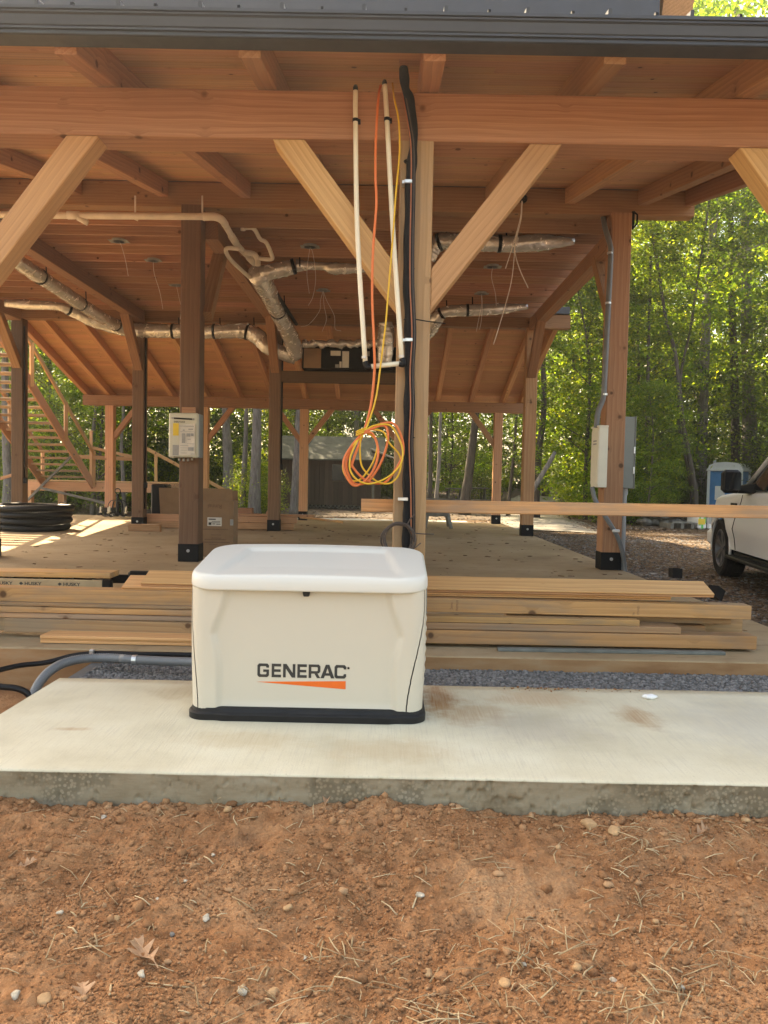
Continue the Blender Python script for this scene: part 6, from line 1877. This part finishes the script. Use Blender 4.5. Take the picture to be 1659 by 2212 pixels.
# local: x to the right (across the truck), y forward, z up from the ground; left side at x = 0, front axle at y = 0
WB = 3.70; RW = 0.475
def arch(yc, n=14, r=RW, zc_=0.40):
    return [(yc + r * math.cos(a), zc_ + r * math.sin(a)) for a in np.linspace(0, math.pi, n)]
lower = [(0.86, 0.45)] + [(y, z) for y, z in arch(0.0) if z > 0.42] + [(-0.50, 0.42), (-WB + 0.50, 0.42)] + [(y, z) for y, z in arch(-WB) if z > 0.42] + [(-WB - 0.55, 0.48), (-5.05, 0.62)]
topl = [(-5.08, 1.22), (-2.9, 1.22), (-1.2, 1.19), (-0.4, 1.16), (0.3, 1.12), (0.72, 1.02), (0.90, 0.85)]
outl = lower + topl
def side(xo, sgn):
    b = MB(); n = len(outl)
    def xin(y, z): return 0.05 * s01(0.80, 1.2, z) + 0.05 * s01(0.62, 0.40, z) * 0.5 - 0.022 * (1 - min(1, abs(z - 0.72) / 0.14)) + 0.16 * s01(0.35, 0.95, y)
    rows = []
    ys = np.linspace(-5.05, 0.90, 90)
    # a skin of columns from the lower edge to the top edge
    def low_z(y):
        for yc in (0.0, -WB):
            if abs(y - yc) < RW: return 0.40 + math.sqrt(RW * RW - (y - yc) ** 2)
        return 0.45 if y > 0.4 else 0.43
    def top_z(y):
        P = sorted(topl)
        for (a, za), (c, zc2) in zip(P, P[1:]):
            if a <= y <= c: return za + (zc2 - za) * (y - a) / (c - a)
        return P[0][1] if y < P[0][0] else P[-1][1]
    extra = [yc + s * RW * k for yc in (0.0, -WB) for s in (-1, 1) for k in (0.999, 0.985, 0.95)]
    ys = sorted(list(ys) + extra + [yc + s * (RW + 0.003) for yc in (0.0, -WB) for s in (-1, 1)])
    NZs = 14
    v, f = [], []
    for y in ys:
        z0, z1 = low_z(y), top_z(y)
        for j in range(NZs + 1):
            z = z0 + (z1 - z0) * j / NZs
            v.append(Vector((xo + sgn * xin(y, z), y, z)))
        v.append(Vector((xo + sgn * (xin(y, z1) + 0.05), y, z1 + 0.035)))
        v.append(Vector((xo + sgn * (xin(y, z1) + 0.14), y, z1 + 0.055)))
        v.append(Vector((xo + sgn * 0.98, y, z1 + (0.10 if y > -0.9 else 0.03))))
    m_ = NZs + 4
    f = [(i * m_ + j, i * m_ + j + 1, (i + 1) * m_ + j + 1, (i + 1) * m_ + j) for i in range(len(ys) - 1) for j in range(m_ - 1)]
    b.add(v, f)
    return b
tbuild(side(0.0, 1), 'body_side', 'truck', smooth=True)
tbuild(side(1.98, -1), 'body_side', 'truck', smooth=True)
b = MB(); b.box((0.25, 0.60, 0.40), (1.73, 0.93, 1.02), 0.06); tbuild(b, 'grille', 'trim')
b = MB(); b.box((0.06, 0.62, 0.36), (1.92, 1.02, 0.66), 0.08); tbuild(b, 'front_bumper', 'truck')
b = MB(); b.box((0.16, 0.55, 0.80), (0.46, 0.90, 1.04), 0.05); tbuild(b, 'headlight', 'rim')
b = MB(); b.box((0.14, -5.0, 0.42), (1.84, 0.8, 0.78)); b.box((0.3, -5.0, 0.3), (1.7, 0.5, 0.42)); tbuild(b, 'chassis', 'trim')
for yc in (0.0, -WB):
    for xo, s in ((0.0, 1), (1.98, -1)):
        b = MB()
        P = [(xo + s * 0.02, yc + (RW + 0.006) * math.cos(a), 0.40 + (RW + 0.006) * math.sin(a)) for a in np.linspace(-0.15, math.pi + 0.15, 25)]
        b.tube(P, 0.020, 8); tbuild(b, 'arch_lip', 'truck', smooth=True)
# wheels
def wheel(x, y, out):
    Mw = Matrix.Translation((x, y, 0.405)) @ Matrix.Rotation(R(90) * (1 if out > 0 else -1), 4, 'Y')
    b = MB(); b.lathe([(0.27, -0.13), (0.36, -0.145), (0.395, -0.125), (0.405, -0.09), (0.405, 0.09), (0.395, 0.125), (0.36, 0.145), (0.27, 0.13), (0.255, 0.0), (0.27, -0.13)], 48, Mw)
    t = tbuild(b, 'wheel', 'tyre', auto=True)
    b = MB()
    for i in range(44):
        a = 2 * math.pi * i / 44
        for z0 in (-0.10, -0.035, 0.035):
            q = Matrix.Rotation(a + (0.07 if z0 == -0.035 else 0), 4, 'Z')
            b.box((0.402, -0.018, z0), (0.413, 0.018, z0 + 0.06), 0, Mw @ q)
    b.v = [TMx @ q for q in b.v]; o = b.build('tread_blocks', M['tyre'], t); o['kind'] = 'stuff'
    b = MB(); b.lathe([(0.268, 0.05), (0.268, 0.128), (0.255, 0.128), (0.245, 0.05), (0.0, 0.03), (0.0, 0.02), (0.25, 0.02)], 40, Mw)
    b.lathe([(0.0, 0.10), (0.05, 0.10), (0.06, 0.05)], 16, Mw)
    for i in range(6):
        for d in (-0.13, 0.13):
            b.add([Mw @ Matrix.Rotation(i * math.pi / 3, 4, 'Z') @ Vector(p) for p in ((0.04, -0.02, 0.06), (0.04, 0.02, 0.06), (0.255, 0.255 * d + 0.022, 0.08), (0.255, 0.255 * d - 0.022, 0.08), (0.04, -0.02, 0.095), (0.04, 0.02, 0.095), (0.255, 0.255 * d + 0.018, 0.115), (0.255, 0.255 * d - 0.018, 0.115))], [(0, 1, 2, 3), (7, 6, 5, 4), (0, 4, 5, 1), (1, 5, 6, 2), (2, 6, 7, 3), (3, 7, 4, 0)])
    b.v = [TMx @ q for q in b.v]; b.build('rim', M['rim'], t)
wheel(0.14, 0.0, -1); wheel(0.14, -WB, -1); wheel(1.84, 0.0, 1); wheel(1.84, -WB, 1)
b = MB(); b.box((0.03, -3.15, 0.36), (0.16, -0.62, 0.40), 0.012); b.box((-0.09, -3.15, 0.32), (0.05, -0.62, 0.365), 0.012); tbuild(b, 'running_board', 'trim')
b = MB()
for i in range(30): b.box((-0.075, -3.1 + i * 0.083, 0.365), (0.03, -3.06 + i * 0.083, 0.370))
o = tbuild(b, 'step_ribs', 'steel_black'); o['kind'] = 'stuff'
# cab: glasshouse with pillars
gh = [(-0.92, 1.24), (-1.78, 1.86), (-3.0, 1.92), (-3.32, 1.84), (-3.34, 1.24)]
b = MB(); n = len(gh)
xin2 = lambda z: 0.06 + 0.20 * (z - 1.24) / 0.66
v = [Vector((xin2(z), y, z)) for y, z in gh] + [Vector((1.98 - xin2(z), y, z)) for y, z in gh]
b.add(v, [(i, (i + 1) % n, n + (i + 1) % n, n + i) for i in range(n)] + [tuple(range(n - 1, -1, -1)), tuple(range(n, 2 * n))])
tbuild(b, 'glasshouse', 'glass_dark')
b = MB()
for xo, s in ((0.0, 1), (1.98, -1)):
    P = [Vector((xo + s * (xin2(z) - 0.008), y, z)) for y, z in ((-0.92, 1.24), (-1.35, 1.555), (-1.78, 1.87), (-2.4, 1.925), (-3.02, 1.93), (-3.34, 1.85))]
    b.tube(P, 0.032, 8)
    b.tube([Vector((xo + s * (xin2(z) - 0.004), y, z)) for y, z in ((-2.25, 1.22), (-2.28, 1.9))], 0.03, 6)
tbuild(b, 'pillars', 'truck', smooth=True)
b = MB(); b.prism([(-1.78, 1.87), (-3.0, 1.93), (-3.34, 1.85), (-3.30, 1.95), (-2.9, 1.985), (-1.95, 1.96)], 0.28, 1.70, 'X'); tbuild(b, 'cab_roof', 'truck')
# door seam, handle, badge, mirror
b = MB(); b.tube([(-0.004 + 0.052 * s01(0.8, 1.2, z) - 0.022 * (1 - min(1, abs(z - 0.72) / 0.14)) + 0.025 * s01(0.62, 0.40, z), y, z) for y, z in ((-0.72, 0.44), (-0.74, 0.60), (-0.70, 0.72), (-0.72, 0.85), (-0.80, 1.0), (-0.84, 1.10), (-0.86, 1.18))], 0.0055, 6)
tbuild(b, 'door_seam', 'trim')
b = MB(); b.box((-0.02, -1.98, 1.00), (0.04, -1.78, 1.045), 0.012); tbuild(b, 'door_handle', 'trim')
b = MB(); b.box((0.006, -0.70, 1.000), (0.03, -0.46, 1.065), 0.006)
tbuild(b, 'badge', 'trim')
b = MB(); b.box((-0.30, -1.24, 1.20), (-0.07, -1.08, 1.50), 0.045); mir = tbuild(b, 'mirror', 'trim')
b = MB(); b.add([Vector(p) for p in ((-0.10, -1.20, 1.20), (-0.10, -1.10, 1.20), (0.09, -1.02, 1.20), (0.09, -1.26, 1.20), (-0.20, -1.20, 1.28), (-0.20, -1.10, 1.28), (0.09, -1.02, 1.33), (0.09, -1.26, 1.33))], [(0, 1, 2, 3), (7, 6, 5, 4), (0, 4, 5, 1), (1, 5, 6, 2), (2, 6, 7, 3), (3, 7, 4, 0)])
b.v = [TMx @ q for q in b.v]; b.build('mirror_arm', M['trim'], mir)
b = MB(); b.box((-0.28, -1.2425, 1.24), (-0.09, -1.238, 1.47)); b.v = [TMx @ q for q in b.v]; b.build('mirror_glass', M['glass_dark'], mir)

# leaning pole
b = MB(); b.tube([at(1140, 1090, 24.5), at(1150, 1060, 24.5), at(1192, 990, 24.5), at(1199, 976, 24.5)], [0.085, 0.08, 0.07, 0.06], 8)
tag(b.build('leaning_pole', M['bark_pale'], None, smooth=True), 'pale pole leaning to the right beyond the right hand middle post', 'pole')

# ================================================================ LEAVES AND STONES ON THE SOIL
def ground_at(u, v):
    d = fw * FPX + rt * (u - CX) - up * (v - CY)
    z = -0.13
    for _ in range(6):
        t = (z - CAM_Z) / d.z
        x, y = d.x * t, d.y * t
        z = float(soil_z(np.array([x]), np.array([y]))[0])
    return Vector((x, y, z))
def oak_leaf(label, u, v, L, rot, curl, seed):
    rg = random.Random(seed)
    p = ground_at(u, v)
    # half outline of a pointed lobed leaf along +x
    half = [(0.0, 0.02), (0.10, 0.05), (0.20, 0.22), (0.30, 0.36), (0.34, 0.33), (0.34, 0.12), (0.42, 0.07), (0.52, 0.22), (0.64, 0.40), (0.68, 0.36), (0.62, 0.14), (0.70, 0.08), (0.80, 0.18), (0.90, 0.22), (0.88, 0.10), (1.0, 0.0)]
    b = MB(); v_ = []; f_ = []
    def lift(x, y): return curl * (0.9 * abs(y) ** 1.2 * 1.3 + 0.5 * (x - 0.45) ** 2 + 0.12 * math.sin(x * 7 + seed))
    n_ = len(half)
    for x, y in half: v_.append((x, 0, lift(x, 0)))
    for s in (1, -1):
        for x, y in half:
            jx = x + rg.uniform(-.02, .02); jy = y * s * rg.uniform(0.85, 1.1)
            v_.append((jx, jy, lift(jx, jy)))
    for i in range(n_ - 1):
        f_.append((i, i + 1, n_ + i + 1, n_ + i)); f_.append((i + 1, i, 2 * n_ + i, 2 * n_ + i + 1))
    Mt = Matrix.Translation(p + Vector((0, 0, 0.008))) @ Matrix.Rotation(rot, 4, 'Z') @ Matrix.Rotation(0.06, 4, 'X')
    b.add([Mt @ Vector(((q[0] - .5) * L, q[1] * L * .8, q[2] * L)) for q in v_], f_)
    b.tube([Mt @ Vector(((-0.72) * L, 0, 0.04 * L)), Mt @ Vector((-0.5 * L, 0, lift(0, 0) * L)), Mt @ Vector((0.4 * L, 0, lift(.9, 0) * L))], L * 0.012, 5)
    o = b.build('oak_leaf', M['leafdry'], None)
    md = o.modifiers.new('thickness', 'SOLIDIFY'); md.thickness = 0.0008
    return tag(o, label, 'leaf', 'dry oak leaves on the soil')
oak_leaf('largest dry oak leaf, curled, beside the white stone on the soil', 310, 2072, 0.125, 2.3, 0.5, 1)
oak_leaf('small dry oak leaf near the left edge of the soil', 58, 1872, 0.070, 0.9, 0.4, 2)
oak_leaf('dry oak leaf at the lower left, half sunk in the soil', 180, 2152, 0.085, 2.0, 0.35, 3)
oak_leaf('curled brown leaf scrap at the upper right of the soil, near the pad', 1520, 1800, 0.075, 0.5, 0.9, 4)
oak_leaf('dark dead leaf against the foot of the pad, near the middle', 704, 1742, 0.05, 1.5, 1.2, 5)
QG = 'white chips of stone on the soil'
for i, (u, v, r, lab) in enumerate(((307, 2108, 0.016, 'white angular stone just below the largest oak leaf'), (444, 1990, 0.017, 'white flat stone right of and above the largest oak leaf'), (524, 2143, 0.018, 'white stone at the lower middle left of the soil, above an ochre one'),
        (224, 1768, 0.016, 'pale long stone close to the pad at left'), (400, 1905, 0.011, 'white chip in the middle of the left soil, under a straw'), (460, 1850, 0.010, 'thin white chip highest up in the left half of the soil'), (659, 2070, 0.010, 'white chip with three pointed straws above it'),
        (908, 1938, 0.016, 'white crumbly lump right of the middle of the soil'), (1470, 2135, 0.014, 'pale chip at the lower right of the soil'), (1132, 2085, 0.010, 'small white chip right of the middle among the straw'), (130, 1972, 0.013, 'white chip at the far left of the soil'), (35, 2153, 0.017, 'pale yellow shard at the lower left corner'), (340, 1942, 0.007, 'tiny white pebble left of the middle'), (1325, 2120, 0.012, 'creamy chip among the straw at lower right'))):
    p = ground_at(u, v); p.z += r * 0.25
    o = stone('white_stone', lab, p, (r, r * 0.75, r * 0.55), 'quartz', 500 + i, group=QG)
RG = 'ochre stones on the soil'
for i, (u, v, r, lab) in enumerate(((1275, 1785, 0.040, 'large flat ochre stone before the right half of the pad'), (1327, 1798, 0.032, 'broken ochre stone just right of the large flat one'), (590, 2150, 0.022, 'ochre block stone at the lower middle left of the soil'), (250, 1985, 0.014, 'round brown pebble above the largest oak leaf'),
        (622, 1968, 0.018, 'round brown stone in the middle of the soil'), (1610, 1772, 0.020, 'ochre stone against the pad at the right edge'), (1205, 1830, 0.016, 'round stone below the large flat one'), (1212, 1752, 0.016, 'brown stone against the foot of the pad, right of the middle'), (490, 1752, 0.020, 'brown clod stone against the pad, left of the middle'), (95, 2160, 0.026, 'orange stone at the lower left corner of the soil'), (1245, 2090, 0.018, 'reddish stone among the straw right of the middle'), (1418, 1990, 0.015, 'pale brown block stone at right'), (925, 2105, 0.020, 'rusty stone below the middle of the soil'), (1090, 2125, 0.020, 'long rusty stone at lower middle right'))):
    p = ground_at(u, v); p.z += r * 0.12
    stone('ochre_stone', lab, p, (r, r * 0.85, r * 0.62), 'rock', 700 + i, group=RG, sub=ICO2, jit=0.13)
p = ground_at(372, 2022); p.z += 0.004
stone('dark_stone', 'dark grey pebble right of the largest oak leaf', p, 0.010, 'greyrock', 900)

# ================================================================ TREES
def leaf_cloud(name, mat, clusters, per, size, seed, spread=0.5, flat=0.45):
    """many small leaf-shaped faces in sprays round the cluster centres: (x, y, z, r)"""
    gg = np.random.default_rng(seed)
    c = np.repeat(np.array(clusters), per, axis=0)
    n = len(c)
    off = gg.normal(size=(n, 3)) * spread * c[:, 3:4] * np.array([1, 1, flat])
    P = c[:, :3] + off
    a = gg.uniform(0, 6.283, n)
    tilt = gg.normal(0, 0.55, n); roll = gg.normal(0, 0.5, n)
    d = np.stack([np.cos(a) * np.cos(tilt), np.sin(a) * np.cos(tilt), np.sin(tilt) - 0.25], -1); d /= np.linalg.norm(d, axis=1, keepdims=True)
    s = np.stack([-np.sin(a), np.cos(a), roll], -1); s /= np.linalg.norm(s, axis=1, keepdims=True)
    L = (size * gg.uniform(0.6, 1.25, n))[:, None]
    up_ = np.cross(d, s)
    V = np.stack([P - d * L * .5, P + s * L * .27 + up_ * L * 0.05, P + d * L * .5 - up_ * L * .06, P - s * L * .27 + up_ * L * 0.05], 1).reshape(-1, 3)
    b_ = (np.arange(n) * 4)[:, None]
    F = np.concatenate([b_ + np.array([[0, 1, 2]]), b_ + np.array([[0, 2, 3]])], 1).reshape(-1, 3)
    return np_mesh(name, V, F, M[mat])
def crown_clusters(n, r, z0, z1, seed, shell=0.5, top=0.75):
    gg = np.random.default_rng(seed); out = []
    while len(out) < n:
        t = gg.random()
        z = z0 + (z1 - z0) * t
        w = r * (math.sin(math.pi * min(0.98, 0.10 + 0.86 * t ** top)) ** 0.6)
        q = w * (shell + (1 - shell) * gg.random()) ** 0.8 if gg.random() > 0.2 else w * gg.random()
        a = gg.uniform(0, 6.283)
        out.append((q * math.cos(a), q * math.sin(a), z, 0.45 + 0.55 * gg.random()))
    return out
def trunk_mesh(name, h, r0, r1, lean, wob, seed, mat, limbs=0, lz0=0.4, lr=2.0):
    rg = random.Random(seed)
    b = MB()
    pts = []; ph = rg.uniform(0, 6)
    for i in range(13):
        t = i / 12
        pts.append(Vector((lean[0] * t * h + wob * math.sin(ph + t * 5) * t, lean[1] * t * h + wob * math.cos(ph * 1.3 + t * 4) * t, h * t)))
    rad = [(r0 + (r1 - r0) * (i / 12)) * (1.25 if i == 0 else 1) for i in range(13)]
    c = cr(pts, 3); rr2 = [rad[min(12, int(i / 3))] + (rad[min(12, int(i / 3) + 1)] - rad[min(12, int(i / 3))]) * ((i % 3) / 3) for i in range(len(c))]
    b.tube(c, rr2, 10)
    for k in range(limbs):
        t = lz0 + (0.95 - lz0) * (k + rg.random()) / limbs
        p0 = c[min(len(c) - 1, int(t * (len(c) - 1)))]
        a = rg.uniform(0, 6.28); L = lr * rg.uniform(0.6, 1.1) * (1.15 - t * 0.6)
        p1 = p0 + Vector((math.cos(a) * L * .5, math.sin(a) * L * .5, L * .30)); p2 = p0 + Vector((math.cos(a + .3) * L, math.sin(a + .3) * L, L * rg.uniform(.3, .75)))
        q = cr([p0, p1, p2], 4); rb = (r0 + (r1 - r0) * t) * 0.45
        b.tube(q, [rb * (1 - 0.8 * i / (len(q) - 1)) for i in range(len(q))], 6)
        for m_ in range(2):
            i0 = q[3 + m_ * 2]; a2 = a + rg.uniform(-1.2, 1.2)
            b.tube([i0, i0 + Vector((math.cos(a2) * L * .25, math.sin(a2) * L * .25, L * .12)), i0 + Vector((math.cos(a2) * L * .5, math.sin(a2) * L * .5, L * .18))], [rb * .4, rb * .25, rb * .08], 5)
    me = bpy.data.meshes.new(name); me.from_pydata(b.v, [], b.f)
    me.polygons.foreach_set('use_smooth', np.ones(len(me.polygons), dtype=bool)); me.materials.append(M[mat])
    return me
CR = {}
for i in range(3):
    CR['tall%d' % i] = leaf_cloud('tall_crown', 'leaf' if i != 1 else 'leaf_b', crown_clusters(230, 3.6, 5.0, 17.0, 40 + i), 62, 0.20, 60 + i, 0.48, 0.36)
    CR['mid%d' % i] = leaf_cloud('mid_crown', 'leaf' if i != 2 else 'leaf_b', crown_clusters(190, 2.7, 0.9, 9.0, 50 + i, 0.35, 0.8), 62, 0.155, 70 + i, 0.42, 0.34)
    CR['low%d' % i] = leaf_cloud('low_crown', 'leaf' if i != 0 else 'leaf_b', crown_clusters(70, 1.5, 0.15, 3.0, 80 + i, 0.2, 0.9), 90, 0.13, 90 + i, 0.5, 0.45)
TRK = {}
for i in range(3):
    TRK['tall%d' % i] = trunk_mesh('tall_trunk', 16.5, 0.20, 0.05, (random.uniform(-.02, .02), 0), 0.25, 10 + i, 'bark' if i else 'bark_pale', 14, 0.42, 3.0)
    TRK['mid%d' % i] = trunk_mesh('mid_trunk', 8.4, 0.085, 0.02, (random.uniform(-.06, .06), 0), 0.3, 20 + i, 'bark', 16, 0.2, 2.3)
    TRK['low%d' % i] = trunk_mesh('low_trunk', 2.6, 0.03, 0.01, (0, 0), 0.12, 30 + i, 'bark', 8, 0.1, 1.2)
tree_n = 0
def tree(knd, x, y, s, rot, label, name, cat, group):
    z = float(ground_z(x, y)) - 0.05
    o = thing(name, label, cat, (x, y, z), group)
    Mt = Matrix.Translation((x, y, z)) @ Matrix.Rotation(rot, 4, 'Z') @ Matrix.Diagonal((s, s, s, 1))
    link('trunk', TRK[knd], o, Mt); link('crown', CR[knd], o, Mt)
    return o
rt_ = random.Random(5)
# a loose wood behind: understorey first, then tall trees; kept out of the track, the shed and the path
def clear(x, y, m=2.4):
    if -0.125 - m / y < x / y < 0.04 + m / y and y < 36.5: return False
    if 0.065 - m * .5 / y < x / y < 0.15 + m * .5 / y and y < 36: return False
    if -4.6 < x < 2.2 and 29.5 < y < 36.5: return False
    if abs(x - (4.2 + max(0, y - 20) * 0.13 + max(0, y - 36) * .1)) < 2.0 and y < 50: return False
    if x < 3.5 and y < 25.5: return False
    if 1.5 < x < 5.5 and 32 < y < 36.5: return False
    if x > 3 and y < 24.8 + 0 * x: return False
    if 0.36 < x / y < 0.54 and y < 31: return False
    if x < -6 and y < 27.5: return False
    return True
cand = []
tries = 0
while len(cand) < 34 and tries < 4000:
    tries += 1
    y = 24.5 + 22 * rt_.random() ** 1.2
    x = rt_.uniform(-0.64, 0.60) * y
    if clear(x, y) and all((x - a) ** 2 + (y - b_) ** 2 > 5.0 for a, b_ in cand): cand.append((x, y))
for x, y in cand:
    tree('mid%d' % rt_.randrange(3), x, y, rt_.uniform(0.75, 1.15), rt_.uniform(0, 6.3), 'leafy understorey tree in the wood behind the pavilion', 'understorey_tree', 'tree', 'understorey trees in the wood')
cand2 = []; tries = 0
while len(cand2) < 20 and tries < 4000:
    tries += 1
    y = 36 + 22 * rt_.random()
    x = rt_.uniform(-0.75, 0.70) * y
    if clear(x, y) and all((x - a) ** 2 + (y - b_) ** 2 > 12.0 for a, b_ in cand2): cand2.append((x, y))
for x, y in cand2:
    tree('tall%d' % rt_.randrange(3), x, y, rt_.uniform(0.75, 1.0), rt_.uniform(0, 6.3), 'tall broadleaf tree in the wood behind the pavilion', 'tall_tree', 'tree', 'tall trees in the wood')
cand3 = []; tries = 0
while len(cand3) < 44 and tries < 4000:
    tries += 1
    y = 24.5 + 20 * rt_.random() ** 1.3
    x = rt_.uniform(-0.62, 0.58) * y
    if clear(x, y, 0.9) and all((x - a) ** 2 + (y - b_) ** 2 > 2.0 for a, b_ in cand3): cand3.append((x, y))
for x, y in cand3:
    tree('low%d' % rt_.randrange(3), x, y, rt_.uniform(0.5, 1.0), rt_.uniform(0, 6.3), 'low leafy shrub on the floor of the wood', 'woodland_shrub', 'shrub', 'shrubs in the wood')
for i, (x, y, s, k_) in enumerate(((-13, 30, 1.1, 'mid0'), (-16, 32, 1.1, 'mid1'), (-19, 33, 1.2, 'mid2'), (-22, 36, 1.2, 'mid0'), (-15, 37.5, 1.2, 'mid1'), (-11, 33.5, 1.0, 'mid2'), (-8.6, 33, 1.0, 'mid0'), (-8.2, 38.2, 1.3, 'mid1'), (-5.6, 39.5, 1.3, 'mid0'), (-3.0, 40.5, 1.3, 'mid2'))):
    tree(k_, x, y, s, i * 1.1, 'leafy understorey tree in the wood behind the pavilion', 'understorey_tree', 'tree', 'understorey trees in the wood')
# trees at the right that fill the frame above the truck
for i, (x, y, s, k_) in enumerate(((6.9, 26.5, 1.0, 'mid0'), (8.7, 27.5, 1.05, 'mid1'), (10.4, 33.0, 1.2, 'mid0'), (15.6, 25.0, 1.15, 'mid1'), (13.4, 33.5, 1.25, 'mid1'), (7.6, 32.5, 1.2, 'mid2'), (8.2, 24.0, 0.5, 'mid1'), (17.0, 32.0, 1.3, 'mid0'), (18.5, 21.0, 1.2, 'mid2'), (21.0, 25.0, 1.3, 'mid1'), (20.5, 17.0, 1.2, 'mid0'))):
    tree(k_, x, y, s, i * 1.3, 'leafy tree of the thicket at the right, beyond the drive and truck', 'thicket_tree', 'tree', 'trees of the thicket at right')
for i, (x, y, s, k_) in enumerate(((12.6, 31.0, 1.22, 'tall0'), (17.0, 33.0, 1.25, 'tall2'), (13.5, 43.0, 1.0, 'tall0'), (20.5, 41.0, 1.0, 'tall1'), (9.5, 46, 1.0, 'tall2'))):
    tree(k_, x, y, s, i * 0.9, 'tall tree rising over the thicket at the right', 'tall_tree', 'tree', 'tall trees over the thicket at right')
# trunks one can tell apart
def bole(label, pts, r, mat, cat='tree trunk', Y=26.0):
    o = thing('tree_bole', label, 'tree', at(pts[0][0], pts[0][1], Y))
    P = cr([at(u, v, Y) for u, v in pts], 5)
    P[0].z = float(ground_z(P[0].x, P[0].y)) - 0.1
    # carry it on up past what can be seen
    d = (P[-1] - P[-6]).normalized(); d = Vector((d.x * .6, 0, 1)).normalized()
    P += [P[-1] + d * k for k in (1.5, 3.0, 5.0)]
    n = len(P)
    b = MB(); rad = [r * (1 - 0.45 * i / n) * (1.3 if i == 0 else 1.0) * (1 + 0.06 * random.uniform(-1, 1)) for i in range(n)]
    b.tube(P, rad, 12); b.build('trunk', M[mat], o, smooth=True)
    top = P[-1]
    c = link('crown', CR['mid%d' % random.randrange(3)], o, Matrix.Translation((top.x, top.y, top.z - 3.5)) @ Matrix.Rotation(random.uniform(0, 6), 4, 'Z') @ Matrix.Diagonal((.9, .9, .7, 1)))
bole('stout pale trunk seen just left of the second middle post', [(549, 1108), (551, 1040), (554, 960), (555, 890)], 0.21, 'bark_pale', Y=25.5)
bole('slim pale trunk left of the stout one', [(524, 1106), (527, 1030), (531, 940), (532, 880)], 0.10, 'bark_pale', Y=26)
bole('grey trunk beside the water heater post brace', [(492, 1080), (493, 1000), (489, 930), (488, 880)], 0.20, 'bark_pale', Y=28)
bole('pale trunk just left of the rear middle post', [(634, 1110), (638, 1040), (642, 960), (645, 890)], 0.14, 'bark_pale', Y=25.5)
bole('thin pale crooked trunk at left behind the stair rail', [(268, 1090), (265, 1020), (262, 960), (266, 900)], 0.075, 'bark_pale', Y=27)
bole('pale bent trunk left of the rear left post', [(200, 1080), (205, 1000), (201, 940), (208, 880), (205, 860)], 0.09, 'bark_pale', Y=28)
bole('grey trunk at the far left edge under the stairs', [(16, 1090), (18, 1040), (14, 980), (12, 900)], 0.20, 'bark_pale', Y=28)
bole('leaning brown trunk seen between the two right hand posts', [(1004, 1088), (1012, 1030), (1022, 950), (1030, 880)], 0.20, 'bark', Y=29)
bole('slim pale trunk right of the front post', [(941, 1090), (947, 1020), (950, 950), (952, 880)], 0.075, 'bark_pale', Y=27)
bole('dark straight trunk right of the front post', [(928, 1088), (930, 1000), (931, 880)], 0.10, 'bark', Y=30)
bole('dark thin trunk left of the right middle post', [(1098, 1090), (1104, 1040), (1112, 960), (1116, 880)], 0.07, 'bark', Y=28)
bole('crooked dark trunk just right of the right middle post', [(1158, 1090), (1160, 1040), (1166, 960), (1175, 880), (1172, 760)], 0.13, 'bark', Y=27)
bole('forked dark sapling stem against the bright leaves at right', [(1505, 1075), (1492, 1000), (1478, 930), (1470, 860), (1458, 760), (1440, 700)], 0.085, 'bark', Y=25.5)
bole('second dark stem of the forked sapling at right', [(1498, 1075), (1480, 980), (1465, 900), (1472, 800), (1490, 720)], 0.06, 'bark', Y=25.8)
bole('big grey trunk above the portable toilet', [(1622, 1060), (1620, 960), (1618, 860), (1614, 740), (1612, 640)], 0.33, 'bark_pale', Y=32)
bole('dark trunk left of the big grey one', [(1590, 1050), (1588, 900), (1585, 760), (1580, 640)], 0.2, 'bark', Y=32.5)
bole('thin trunk right of the meter box', [(1395, 1110), (1396, 1000), (1398, 880)], 0.08, 'bark', Y=26)
# far wood, read as one mass
gg = np.random.default_rng(99)
n = 1700
xs = gg.uniform(-62, 62, n); ys = gg.uniform(52, 66, n); zs = ground_z(xs, ys) + 22 * gg.random(n) ** 1.5
far = leaf_cloud('far_wood', 'leaf_b', np.stack([xs, ys, zs, gg.uniform(1.2, 2.4, n)], -1), 90, 0.55, 7, 0.6, 0.5)
kind(link('far_wood', far), 'stuff')

# ================================================================ THE AIR: thin haze added to imitate the veil of lens flare
hz, ht, hb = new_mat('flare_veil_haze')
for q in list(ht.nodes):
    if q.type == 'BSDF_PRINCIPLED': ht.nodes.remove(q)
pv_ = ht.nodes.new('ShaderNodeVolumePrincipled')
pv_.inputs['Color'].default_value = (0.95, 0.96, 0.97, 1)
pv_.inputs['Density'].default_value = 0.0009
pv_.inputs['Anisotropy'].default_value = 0.55
ht.links.new(pv_.outputs[0], [q for q in ht.nodes if q.type == 'OUTPUT_MATERIAL'][0].inputs['Volume'])
b = MB(); b.box((-262, -122, -8), (262, 302, 42))
kind(b.build('haze', hz), 'stuff')
